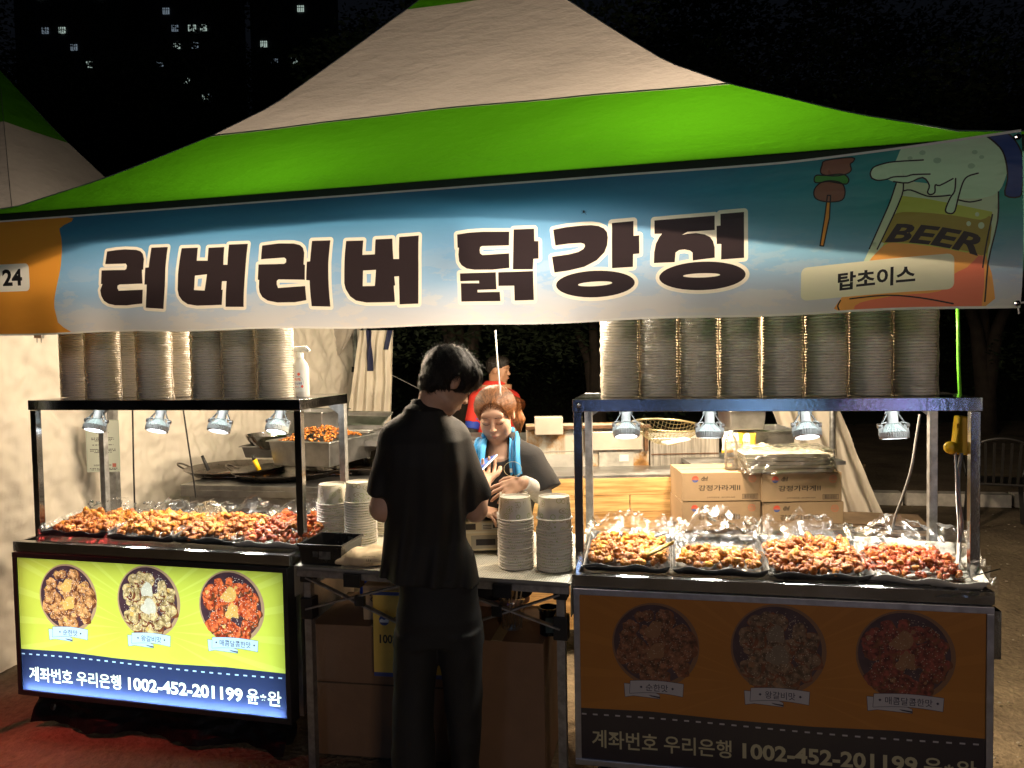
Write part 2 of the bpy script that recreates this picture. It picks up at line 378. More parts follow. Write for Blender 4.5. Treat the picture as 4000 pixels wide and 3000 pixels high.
# ------------------------------------------------------------------ background: apartments, trees, hedge bank
aptm = mat('apartment_wall', (.05, .05, .055), .8, var=.2, vs=.2)
lit = emis('lit_window', (.75, .95, .85), .45); lit2 = emis('dim_window', (.55, .7, .85), .22); darkg = mat('dark_window_glass', (.01, .012, .015), .15)
LITW = [(460, 10, 1), (285, 160, 1), (205, 120, 0), (410, 260, 1), (890, 145, 1), (940, 135, 1), (900, 205, 0), (815, 180, 1), (865, 390, 1), (960, 410, 0), (950, 468, 1), (1220, 230, 1), (1360, 240, 1), (765, 25, 0), (1390, 40, 1), (185, 10, 1), (340, 235, 0), (885, 160, 1), (808, 150, 0), (1270, 315, 0), (740, 330, 0)]
YA = 120
wm = MB().box((0, 0, 0), (1.5, .12, 1.35)).box((0, -.09, 0), (.06, .06, 1.35)).box((0, -.09, .2), (1.5, .06, .05))
wmesh = {k: MB().box((0, 0, 0), (1.0, .12, .95)).mesh('window', m) for k, m in (('a', lit), ('b', lit2), ('c', darkg))}
fr_m = MB().box((0, 0, 0), (.09, .06, .95)).box((-.27, 0, 0), (.07, .06, .95)).box((.27, 0, 0), (.07, .06, .95)).box((0, 0, .14), (1.0, .06, .07)).mesh('frame', aptm)
for ti, (ua, ub, lab) in enumerate(((60, 480, 'dark apartment tower farthest left with a few lit windows behind the trees'), (590, 860, 'dark apartment tower with a cluster of lit windows left of the canopy peak'), (980, 1260, 'dark apartment tower nearest the canopy peak with two lit windows'))):
    xa = at(ua, 200, YA).x; xb = at(ub, 200, YA).x; t = thing('apartment_building', lab, 'building', ((xa+xb)/2, YA, 0)); w = xb-xa
    t['group'] = 'apartment towers behind the trees'
    MB().box((0, 6, 34), (w, 11.8, 68)).build('wall', aptm, t); MB().box((0, 6, 68.5), (w*.4, 5, 3)).build('roof_house', aptm, t)
    used = []
    for (cx, cy, s) in LITW:
        u, v = cx/1.185, cy/1.185
        if not ua-20 <= u <= ub+20: continue
        P = at(u, v, YA-.2); lx = min(max(P.x-t.location.x, -w/2+1), w/2-1); z = round(P.z/2.7)*2.7; used.append((lx, z))
        o = link('window', wmesh['a' if s else 'b'], t, (lx, -.02, z)); link('frame', fr_m, o, (0, -.1, 0))
    nx = int(w//3.0)
    for fl in range(8, 25):
        for i in range(nx):
            lx = -w/2+(i+.5)*w/nx; z = fl*2.7
            if any(abs(lx-a) < 1.8 and abs(z-b) < 1.5 for a, b in used): continue
            link('window', wmesh['c'], t, (lx, -.02, z))
leafm = mat('dark_leaves', (.032, .050, .026), .6, var=.5, vs=.9, trans=.3)
barkm = mat('bark', (.045, .034, .025), .9, var=.3, vs=6, bump=.6, bs=12)
def crown_mesh(seed, n, rad, leaf, sq=(1, 1, .8)):
    r = random.Random(seed); cl_ = [(Vector((r.gauss(0, .5), r.gauss(0, .5), r.gauss(0, .5)))*rad) for _ in range(26)]
    V = []; F = []
    for i in range(n):
        c = r.choice(cl_); d = Vector((r.gauss(0, 1), r.gauss(0, 1), r.gauss(0, 1))).normalized()*rad*.3*(r.random()**.4)
        p = c+d; p = Vector((p.x*sq[0], p.y*sq[1], p.z*sq[2])); a = Vector((r.gauss(0, 1), r.gauss(0, 1), r.gauss(0, .6))).normalized(); bb = a.orthogonal().normalized(); s_ = leaf*r.uniform(.6, 1.3)
        b = len(V); V += [tuple(p-a*s_), tuple(p+bb*s_*.45), tuple(p+a*s_), tuple(p-bb*s_*.45)]; F.append((b, b+1, b+2, b+3))
    me = bpy.data.meshes.new('crown'); me.from_pydata(V, [], F); me.materials.append(leafm); return me
CRN = [crown_mesh(s, 9000, 1.0, .022) for s in (1, 2)]
def tree(x, y, h, r, label, fork=0):
    t = thing('broadleaf_tree', label, 'tree', (x, y, 0), random.uniform(0, 6), 'dark trees behind the stalls'); rr = h*.018+.06
    m = MB()
    for b_ in range(3):
        a = b_*2.1+1; L = h*.62
        m.tube([(0, 0, -.1), (0, 0, h*.12), (math.cos(a)*.1*h*.3, math.sin(a)*.1*h*.3, h*.3), (math.cos(a)*r*.35, math.sin(a)*r*.35, L)], [rr*1.2, rr, rr*.6, rr*.25], 8)
    m.build('trunk', barkm, t, smooth=True)
    for k in range(3):
        c = link('crown', CRN[k % 2], t, (math.cos(k*2.1)*r*.35, math.sin(k*2.1)*r*.35, h*.62+k*.13*h)); c.scale = (r*1.05, r*1.05, r*(.95-.1*k)); c.rotation_euler = (0, 0, k*2)
tree(at(1800, 1350, 11).x, 11, 6.2, 2.2, 'forked dark tree behind the head of the customer')
tree(at(2330, 1350, 12).x, 12, 5.0, 2.4, 'dark bushy tree above the rusty cabinets behind the stall')
tree(at(2900, 1350, 13).x, 13, 6.5, 2.6, 'dark tree behind the right cart')
tree(at(3850, 1350, 14).x, 14, 6.6, 2.8, 'dark tree at the right edge behind the plastic chair')
tree(at(300, 300, 34).x, 34, 17, 5.5, 'tall dark tree farthest left in front of the apartment towers')
tree(at(820, 300, 36).x, 36, 15.5, 5.5, 'tall dark tree in front of the middle apartment tower')
tree(at(1400, 300, 36).x, 36, 16, 5.5, 'tall dark tree left of the canopy peak')
tree(at(2900, 300, 30).x, 30, 15, 6, 'tall dark tree right of the canopy peak')
tree(at(3750, 300, 26).x, 26, 12.5, 5.5, 'tall dark tree at the upper right edge')
# wooded bank
m = MB()
def bank(a, b): 
    x = -70+140*a; y = 16+26*b; return (x, y, 9*b**1.3*(1+.15*noise.noise((x*.1, y*.1, 0)))-.02)
m.grid(bank, 60, 14); tag(m.build('hillside', mat('bank_soil', (.03, .032, .02), .95, var=.4, vs=.5), smooth=True), None, None, kind='structure')
V = []; F = []; r_ = random.Random(5)
for i in range(42000):
    x = r_.uniform(-16, 20); b = r_.random(); y = 15.5+9*b+r_.uniform(-.4, .4); z = 9*(max(0, (y-16)/26))**1.3+r_.random()**1.5*1.7
    a = Vector((r_.gauss(0, 1), r_.gauss(0, 1), r_.gauss(0, .6))).normalized(); c = a.orthogonal().normalized(); s_ = r_.uniform(.025, .07); p = Vector((x, y, z)); k = len(V)
    V += [tuple(p-a*s_), tuple(p+c*s_*.5), tuple(p+a*s_), tuple(p-c*s_*.5)]; F.append((k, k+1, k+2, k+3))
me_ = bpy.data.meshes.new('undergrowth'); me_.from_pydata(V, [], F); me_.materials.append(leafm); tag(link('undergrowth', me_), None, None, kind='stuff')
# ------------------------------------------------------------------ tent
ROWA = -.2454                                        # direction of the row of stalls
A0 = Vector((-2.40, 3.19, 0)); A1 = Vector((1.62, 2.185, 0)); RD = (A1-A0).normalized(); ND = Vector((-RD.y, RD.x, 0)); WT = (A1-A0).length
EAVE = 2.265
def TW(s, n, z): return A0+RD*s+ND*n+Vector((0, 0, z))
tgreen = mat('green_canopy_fabric', (.035, .13, .006), .7, var=.10, vs=1.2, bump=4, bs=2.2, trans=.5, transcol=(.022, .100, .002), stretch=(1, 1, 2))
tcream = mat('cream_canopy_fabric', (.40, .385, .365), .7, var=.14, vs=1.5, bump=4, bs=2.2, trans=.42, transcol=(.215, .20, .19), stretch=(1, 1, 2))
tdgreen = mat('green_valance_fabric', (.012, .06, .012), .75, var=.1, vs=2, bump=.2, bs=5, trans=.20, transcol=(.10, .26, .22))
seam = mat('grey_seam', (.12, .14, .16), .6)
TS = [0, .1, .217, .4, .515, .6, .8, .853, 1]; HS = [0, .075, .222, .49, .69, .885, 1.35, 1.48, 1.88]
def prof(t): return float(np.interp(t, TS, HS))
def canopy(name, label, group, loc, rz, DP=3.9, hs=1):
    t = thing(name, label, 'tent', loc, rz, group)     # local: x along the front 0..WT, y back, z up
    cs = [(0, 0), (WT, 0), (WT, DP), (0, DP)]; pk = (1.889, 1.926)
    def surf(k, s, tt):
        a, b = cs[k], cs[(k+1) % 4]; bul = 1-(2*s-1)**2
        x = a[0]+(b[0]-a[0])*s; y = a[1]+(b[1]-a[1])*s; x += (pk[0]-x)*tt; y += (pk[1]-y)*tt
        sag = -.05*bul*math.sin(math.pi*min(1, tt*1.25))+.006*min(1, tt*8)*noise.noise((x*2.3, y*2.3, k))
        return (x, y, EAVE+hs*prof(tt)+sag)
    for nm, (t0, t1), m in (('roof_panel', (0, 'seam'), tgreen), ('roof_panel', ('seam', 'top'), tcream), ('roof_cap', ('top', 1), tgreen)):
        mb = MB()
        for k in range(4):
            def lim(q, s): return {'seam': .40+.06*(1-(2*s-1)**2), 'top': .80}.get(q, q)
            mb.grid(lambda i, j: surf(k, i, lim(t0, i)+(lim(t1, i)-lim(t0, i))*j), 36, 16)
        mb.build(nm, m, t, smooth=True)
    mb = MB()
    for k in range(4):
        mb.tube([Vector(surf(k, i/30, .40+.06*(1-(2*i/30-1)**2)))+Vector((0, 0, .004)) for i in range(31)], .0035, 5)
        mb.tube([Vector(surf(k, 0, i/30))+Vector((0, 0, .001)) for i in range(29)], .003, 5)
    mb.build('seam', seam, t, smooth=True)
    return t, cs
TA = math.atan2(RD.y, RD.x)
tent, CS = canopy('market_tent', 'green and cream peaked canopy over the fried chicken stall', 'striped market tents', TW(0, 0, 0), TA)
# valances hang from the eave; the front one is shaped to shade the banner
FR = [(0, .62), (.05, .55), (.20, .26), (.45, .21), (.58, .24), (.70, .36), (.83, .56), (1, .76)]
def vz(s): return EAVE-.03-.49*float(np.interp(s, [a for a, b in FR], [b for a, b in FR]))
m = MB().grid(lambda a, b: (WT*a, .03+.012*math.sin(a*40)*b, EAVE-.004+(vz(a)-EAVE)*b), 80, 6); m.build('valance', tdgreen, tent, smooth=True)
MB().box((WT/2, .016, EAVE-.017), (WT+.02, .016, .040)).build('eave_trim', mat('dark_green_webbing', (.006, .02, .006), .8), tent)
for k in (1, 2, 3):
    a, b_ = CS[k], CS[(k+1) % 4]; MB().grid(lambda s, q: (a[0]+(b_[0]-a[0])*s, a[1]+(b_[1]-a[1])*s+.01*math.sin(s*30)*q, EAVE-.002-.24*q), 50, 3).build('valance', tdgreen, tent, smooth=True)
mb = MB()
for k in (0, 2): a, b_ = CS[k], CS[(k+1) % 4]; mb.bar((a[0], a[1]+(.075 if k == 0 else 0), EAVE-.03), (b_[0], b_[1]+(.075 if k == 0 else 0), EAVE-.03), .035)
mb.build('eave_frame', galv, tent)
for (x, y) in CS: MB().tube([(x, y+(.06 if y == 0 else -.02), 0), (x, y+(.06 if y == 0 else -.02), EAVE)], .022, 10).build('leg', galv, tent, smooth=True)
MB().tube([(0.12, CS[3][1]-.05, 0), (.12, CS[3][1]-.05, EAVE)], .02, 10).build('leg', galv, tent, smooth=True)
mb = MB(); mb.box((-.01, CS[3][1]-.03, 1.53), (.055, .055, .05)); mb.box((.12, CS[3][1]-.05, 1.53), (.05, .05, .05)); mb.build('strap', blackm, tent)
# neighbouring tent on the left
nt, _ = canopy('market_tent', 'neighbouring green and cream canopy at the left edge', 'striped market tents', TW(-5.9, 2.0, .02), TA, hs=1.3)
for k in range(4):
    a, b_ = CS[k], CS[(k+1) % 4]; MB().grid(lambda s, q: (a[0]+(b_[0]-a[0])*s, a[1]+(b_[1]-a[1])*s, EAVE-.002-.24*q), 30, 3).build('valance', tdgreen, nt, smooth=True)
for (x, y) in CS: MB().tube([(x, y, 0), (x, y, EAVE)], .022, 8).build('leg', galv, nt, smooth=True)
# unseen bulbs under the canopy, some added for extra light
def bulb(x, y, z, e, col, lab):
    t = thing('hanging_lamp', lab, 'lamp', (x, y, z)); MB().lathe([(.001, -.05), (.03, -.03), (.035, 0), (.018, .045), (.018, .09), (.001, .09)], 14).build('bulb', emis('bulb_glow', (1, .85, .62), 6), t, smooth=True)
    MB().tube([(0, 0, .09), (0, 0, EAVE-.02-z)], .004, 5).build('cord', blackm, t)
    l = bpy.data.lights.new('hanging_lamp_light', 'POINT'); l.energy = e; l.color = col; l.shadow_soft_size = .11; o = bpy.data.objects.new('hanging_lamp_light', l); COL.objects.link(o); o.parent = t; o.location = (0, 0, -.09)
p = TW(2.556, .30, 0); bulb(p.x, p.y, 1.98, 26, (1, .84, .66), 'warm bulb hung behind the banner above the customer')
p = TW(1.35, .60, 0); bulb(p.x, p.y, 2.12, 48, (1, .82, .62), 'added unseen warm bulb just behind the banner left of the customer')  # added to light the woman from the left
p = TW(3.05, .85, 0); bulb(p.x, p.y, 2.12, 90, (1, .82, .62), 'added unseen warm bulb just behind the banner at the right cart')  # added to light the carton fronts
p = TW(2.9, 2.6, 0); bulb(p.x, p.y, 2.12, 62, (1, .80, .56), 'added unseen warm bulb over the back right corner of the stall')  # added to brighten the back right area
p = TW(-3.4, 3.3, 0); bulb(p.x, p.y, 2.1, 110, (1, .80, .58), 'warm bulb hung under the neighbouring canopy')
p = TW(1.95, 1.5, 0); bulb(p.x, p.y, 2.12, 90, (1, .78, .55), 'warm bulb hung under the middle of the canopy')
p = TW(.95, .95, 0); bulb(p.x, p.y, 2.10, 52, (1, .76, .52), 'warm bulb hung under the left end of the canopy')
p = TW(3.25, 1.15, 0); bulb(p.x, p.y, 2.10, 200, (1, .74, .48), 'warm bulb hung under the right end of the canopy')
# left side wall of the tent, a crumpled tarpaulin, and the gathered curtains at the back
def folds(x, z, seed, a): return a*(.5-1.3*abs(noise.noise((x*1.9+z*1.2, z*.9-x*.4, seed+1)))-.5*abs(noise.noise((x*2.2-z*3.5, z*1.6+x*1.2, seed+5)))-.16*abs(noise.noise((x*9+z*3, z*7, seed+6)))+.3*noise.noise((x*3.2, z*1.3, seed))+.45*noise.noise((x*9+z*4, z*5, seed+7))+.22*noise.noise((x*23, z*17, seed+3)))
W0 = TW(-.62, -.05, 0); W1 = TW(-.02, 4.0, 0)
def wallf(a, b):
    p = W0.lerp(W1, a); z = 2.3*b; n = Vector((math.cos(TA), math.sin(TA), 0)); q = p+n*(folds(a*4, z, 2, .055)-.10*(1-b)**3*math.sin(a*9)); k = max(0, 1-z/.25)
    return (q.x+n.x*.12*k*k, q.y+n.y*.12*k*k, max(.012, z))
t = tag(MB().grid(wallf, 300, 170).build('tarpaulin_wall', cream, smooth=True), 'crumpled cream tarpaulin side wall lit from inside, behind the left cart', 'tent wall')
def curtain(name, label, u0, u1, ub0, ub1, vt, vb, Y, band=True, n=9, seed=1, sw=.03):
    def f(a, b):
        P = at(u0+(u1-u0)*a, vt, Y).lerp(at(ub0+(ub1-ub0)*a, vb, Y), 1-b); d = sw*math.sin(a*n*3.1+2*noise.noise((a*3, b*2, seed)))*(.6+.4*(1-b))+.02*noise.noise((a*9, b*7, seed)); return (P.x, P.y+d, P.z)
    o = MB().grid(f, 90, 60).build(name, cream, smooth=True, thick=.002)
    if band:
        def g(a, b): x, y, z = f(.20+.15*a+.16*(1-b), .58+.42*b); return (x, y-.006, z)
        MB().grid(g, 20, 30).build('navy_trim', mat('navy_trim', (.012, .016, .06), .7), o, smooth=True, thick=.001)
        def g2(a, b): x, y, z = f(.84+.14*a-.10*(1-b), .80+.20*b); return (x, y-.006, z)
        MB().grid(g2, 12, 20).build('navy_trim', mat('navy_trim', (.012, .016, .06), .7), o, smooth=True, thick=.001)
    return tag(o, label, 'curtain')
curtain('gathered_curtain', 'gathered cream tent curtain with navy trim hanging behind the customer, left', 1405, 1535, 1352, 1525, 1290, 1668, 6.6)
mb = MB()
def tied(a, b):
    th = a*2*math.pi; r = .10+.02*math.sin(th*5); P = at(1320, 1330, 6.75); zz = b; rr = r*math.sin(math.pi*min(1, max(.02, zz*.55+.02))); return (P.x+rr*math.cos(th)*1.5, P.y+rr*math.sin(th)*.6, 1.66+.42*zz)
tag(MB().grid(tied, 40, 14).build('rolled_tarp', mat('grey_tarp', (.32, .29, .25), .6, var=.2, vs=8, bump=.5), smooth=True), 'bundled grey tarp tied high on the back left pole', 'tarp')
curtain('gathered_curtain', 'gathered cream tent curtain slanting down behind the carton stack, right', 3000, 3265, 3215, 3500, 1560, 2140, 6.0, band=False, n=7, seed=4, sw=.05)
# guy cord and string
tag(MB().tube([at(1935, 1290, 2.95), at(1942, 1400, 2.95), at(1954, 1532, 2.95), at(1955, 1545, 2.95)], .0032, 6).build('hanging_string', emis('x', (1, 1, 1), 1) if False else mat('white_cord', (.85, .83, .78), .6), smooth=True), 'thin white cord hanging from the banner above the woman', 'cord')
tag(MB().tube([at(1520, 1460, 7), at(1640, 1520, 7.2)], .003, 5).build('guy_line', mat('grey_cord', (.3, .3, .3), .7)), 'thin grey guy line by the back left curtain', 'cord')
tag(MB().tube([at(3741, 1190, 3.1), at(3743, 1300, 3.1), at(3744, 1420, 3.1), at(3751, 1560, 3.1)], .007, 8).build('green_cord', mat('green_rubber', (.12, .5, .03), .4), smooth=True), 'bright green cable hanging from the canopy at the right', 'cable')
# ------------------------------------------------------------------ banner
BN = -.035                                              # distance in front of the tent line
def bl(u, v):                                           # photo point -> banner sheet coordinates (s along, z up)
    r = ray(u, v); p0 = TW(0, BN, 0); t = (p0-Vector((0, 0, EYE))).dot(ND)/r.dot(ND); P = Vector((0, 0, EYE))+r*t
    return ((P-A0).dot(RD), P.z)
def c2(x, y): return bl(x/1.3825, 800+y/1.3825)
def c3(x, y): return bl(1600+x/1.4747, 750+y/1.4747)
def c4_(x, y): return bl(3000+x/1.952, 500+y/1.952)
def L2(*p): return [c2(*q) for q in p]
def L3(*p): return [c3(*q) for q in p]
def L4(*p): return [c4_(*q) for q in p]
def arc3(cx, cy, rx, ry, tilt, n=40, f=c3): return [f(cx+rx*math.cos(a)*math.cos(tilt)-ry*math.sin(a)*math.sin(tilt), cy+rx*math.cos(a)*math.sin(tilt)+ry*math.sin(a)*math.cos(tilt)) for a in [2*math.pi*k/n for k in range(n)]]
def smooth(pts, n=3, closed=True):
    P = [Vector(p) for p in pts]; N = len(P); out = []
    for i in range(N if closed else N-1):
        p0, p1, p2, p3 = (P[(i-1) % N], P[i], P[(i+1) % N], P[(i+2) % N]) if closed else (P[max(i-1, 0)], P[i], P[i+1], P[min(i+2, N-1)])
        for k in range(n):
            t = k/n; out.append(tuple(.5*((2*p1)+(p2-p0)*t+(2*p0-5*p1+4*p2-p3)*t*t+(3*p1-p0-3*p2+p3)*t**3)))
    if not closed: out.append(tuple(P[-1]))
    return out
LET = [
 L2((592,258),(640,250),(690,246),(752,249),(775,256),(790,270),(799,300),(797,357),(790,357),(790,432),(668,439),(657,445),(655,458),(662,473),(790,465),(785,540),(700,552),(640,552),(605,544),(582,528),(568,500),(563,470),(575,437),(567,437),(570,362),(698,360),(706,352),(708,335),(700,325),(588,328)),
 L2((835,236),(925,232),(915,345),(898,566),(803,562),(812,437),(800,437),(808,346),(826,344)),
 L2((1000,238),(1087,235),(1082,305),(1140,305),(1144,236),(1228,232),(1225,328),(1247,328),(1252,219),(1353,215),(1332,556),(1236,554),(1242,416),(1217,416),(1214,462),(1222,462),(1216,543),(1080,546),(1030,538),(1000,518),(982,492),(975,460),(980,380)),
 L2((1430,225),(1520,213),(1600,213),(1635,221),(1652,236),(1660,262),(1657,325),(1665,328),(1663,407),(1524,408),(1514,416),(1513,435),(1520,454),(1663,440),(1662,515),(1600,528),(1510,532),(1460,522),(1433,503),(1421,478),(1418,450),(1420,412),(1412,410),(1415,328),(1552,324),(1563,316),(1563,298),(1552,290),(1428,300)),
 L2((1700,198),(1800,194),(1790,310),(1785,545),(1686,546),(1688,410),(1670,408),(1675,310),(1692,308)),
 L2((1885,197),(1977,194),(1972,270),(2038,267),(2042,188),(2132,184),(2135,292),(2165,292),(2168,176),(2272,168),(2260,529),(2158,531),(2160,382),(2135,384),(2138,430),(2130,432),(2133,518),(1980,520),(1925,510),(1895,488),(1875,450),(1870,420),(1876,300)),
 L3((282,247),(350,236),(430,230),(580,228),(578,305),(424,311),(413,317),(410,335),(412,352),(425,362),(578,350),(580,432),(480,444),(380,446),(335,440),(306,422),(292,400),(288,360),(292,322),(284,322)),
 L3((605,215),(722,210),(724,280),(748,280),(748,378),(718,380),(714,438),(600,440)),
 L3((296,468),(502,458),(504,555),(395,560),(395,574),(523,568),(524,620),(300,628),(300,524),(405,522),(405,508),(297,512)),
 L3((516,458),(716,448),(716,610),(606,615),(606,532),(516,535)),
 L3((832,216),(900,202),(1000,192),(1050,191),(1090,196),(1122,210),(1140,232),(1145,262),(1141,305),(1125,345),(1080,390),(1010,425),(920,445),(838,456),(825,368),(920,355),(975,342),(1005,325),(1014,310),(1010,297),(990,291),(920,295),(845,305)),
 L3((1168,180),(1292,170),(1292,255),(1325,252),(1325,355),(1290,358),(1288,430),(1168,436)),
 arc3(1072, 523, 226, 75, -.02),
 L3((1412,168),(1757,138),(1757,220),(1600,232),(1570,250),(1600,243),(1650,239),(1700,246),(1730,260),(1748,285),(1757,320),(1757,378),(1632,395),(1630,350),(1615,338),(1585,332),(1553,336),(1533,350),(1528,405),(1408,410),(1410,350),(1420,300),(1440,262),(1455,243),(1412,244)),
 L3((1790,128),(1925,116),(1925,378),(1793,388),(1795,300),(1768,300),(1768,197),(1790,195)),
 arc3(1686, 482, 248, 81, -.05)]
HOLES = [L2((1070,385),(1135,378),(1122,465),(1064,462)), L2((1972,352),(2040,348),(2030,432),(1966,434)), arc3(1070, 522, 98, 13, -.04), arc3(1682, 479, 106, 12, -.04)]
HC_ = [L2((1086,402),(1108,400),(1102,443),(1083,442)), L2((1990,370),(2014,369),(2009,415),(1988,416))]
outl = []
for l in LET: outl += capsule_polys(l, .0118)
def rrect(c, w, h, r, slope=0):
    o = []
    for qx, qy, a0 in ((1, 1, 0), (-1, 1, 90), (-1, -1, 180), (1, -1, 270)):
        for k in range(5): a = math.radians(a0+k*22.5); x = qx*(w/2-r)+r*math.cos(a); y = qy*(h/2-r)+r*math.sin(a); o.append((c[0]+x, c[1]+y+slope*x))
    return o
s0, z0 = bl(0, 1090)
b24c = c2(70, 398); b24 = rrect((b24c[0], b24c[1]), .19, .112, .018)
tc24 = c2(80, 396)
orange = smooth([c2(-700, 60), c2(318, 60), c2(325, 130), c2(345, 210), c2(346, 330), c2(325, 440), c2(316, 540), c2(330, 640), c2(320, 740), c2(-700, 760)], 4)
# generic beer mug picture
M4 = lambda *p: smooth(L4(*p), 3)
def ln(pts, w=.0021, closed=False): return capsule_polys(smooth(L4(*pts), 3, closed), w, closed, 3)
glass = L4((985,440),(1740,560),(1730,760),(1660,1060),(1640,1450),(560,1450),(640,1200),(760,950),(880,700))
amber = L4((1010,560),(1200,590),(1690,700),(1650,1060),(1625,1450),(720,1450),(860,930),(960,690))
band_ = M4((958,692),(1150,690),(1400,720),(1600,755),(1680,740),(1650,990),(1500,975),(1250,930),(1000,905),(850,900),(900,800))
orr = M4((860,930),(1000,912),(1250,940),(1500,985),(1640,1000),(1625,1440),(560,1440),(640,1200))
orr2 = M4((1400,1140),(1500,1090),(1620,1010),(1620,1330),(1540,1380),(1000,1390),(680,1400),(700,1340),(1000,1290),(1300,1260))
foam = M4((985,265),(1020,200),(1100,170),(1300,150),(1500,130),(1680,160),(1790,240),(1815,330),(1805,430),(1740,560),(1610,600),(1500,600),(1430,610),(1405,690),(1370,705),(1335,680),(1375,590),(1290,565),(1250,555),(1225,560),(1205,540),(1220,490),(1170,430),(1060,465),(950,450),(900,430),(830,435),(785,415),(775,380),(800,335),(870,312),(960,300))
handle_o = M4((1640,130),(1800,120),(1880,200),(1935,340),(1925,520),(1900,600),(1790,585),(1810,470),(1800,340),(1760,240))
meat1 = M4((440,262),(640,250),(650,280),(625,300),(632,345),(600,372),(520,385),(430,375),(398,350),(410,300)); meat2 = M4((400,430),(480,420),(560,445),(582,510),(560,570),(480,582),(400,570),(352,540),(350,480))
pep = M4((370,372),(440,378),(540,372),(590,385),(612,420),(595,450),(550,445),(460,425),(390,430),(355,425),(350,395)); stick = L4((448,530),(472,532),(462,700),(415,912),(388,908),(425,700))
lab = rrect(c4_(812, 1155), .425, .100, .018, slope=.03)
txc = c4_(805, 1160)
B_BEER = fit_text("BEER", 0, 0, 1, 1, off=.035, shear=.3)
def beermap(p):
    x, y = p[0]+.5, p[1]+.5; bx = 885+x*710; yt = 765+95*x*x*.9+ x*10; ybm = 900+105*x*x+ x*5; return c4_(bx+ (y-.5)*20, ybm+(yt-ybm)*y)
beer = [[beermap(q) for q in f] for f in B_BEER]
lines = ln([(785,415),(775,380),(800,335),(870,312),(960,300),(1180,300)])+ln([(785,415),(830,435),(900,430),(950,415),(1050,415),(1100,405),(1228,408)])+ln([(950,450),(1060,465),(1170,430),(1220,490),(1205,540),(1225,560),(1260,545),(1265,490),(1300,495),(1400,450)])+ln([(1420,450),(1410,540),(1375,590),(1335,680),(1370,705),(1405,690),(1430,610),(1470,490),(1510,440),(1590,420)])+ln([(1020,525),(1080,520),(1200,570),(1300,575),(1375,570)])+ln([(1430,605),(1520,625),(1610,612)])+ln([(1025,470),(1010,560),(900,790),(820,950)])+ln([(970,465),(920,600),(850,750),(760,945)])+ln([(1640,130),(1760,240),(1800,340),(1810,470),(1790,585),(1900,600),(1925,520),(1935,340),(1880,200),(1800,120)])+ln([(1740,560),(1730,760),(1660,1060),(1640,1330)])+ln([(1690,720),(1650,900),(1620,1090)])+ln([(550,1320),(530,1360),(545,1400)])+ln([(620,1310),(900,1290),(1150,1310),(1400,1350)])
for q in (meat1, meat2, pep, stick): lines += capsule_polys(q, .0019, True, 3)
spots = [arc3(x, y, r*1.4, r, 0, 12, c4_) for x, y, r in ((1080,280,14),(1175,245,18),(1285,310,22),(1570,265,16),(1540,365,20),(1620,305,14))]
bub = [arc3(x, y, r, r, 0, 12, c4_) for x, y, r in ((1510,780,18),(1605,795,24),(1575,715,16))]
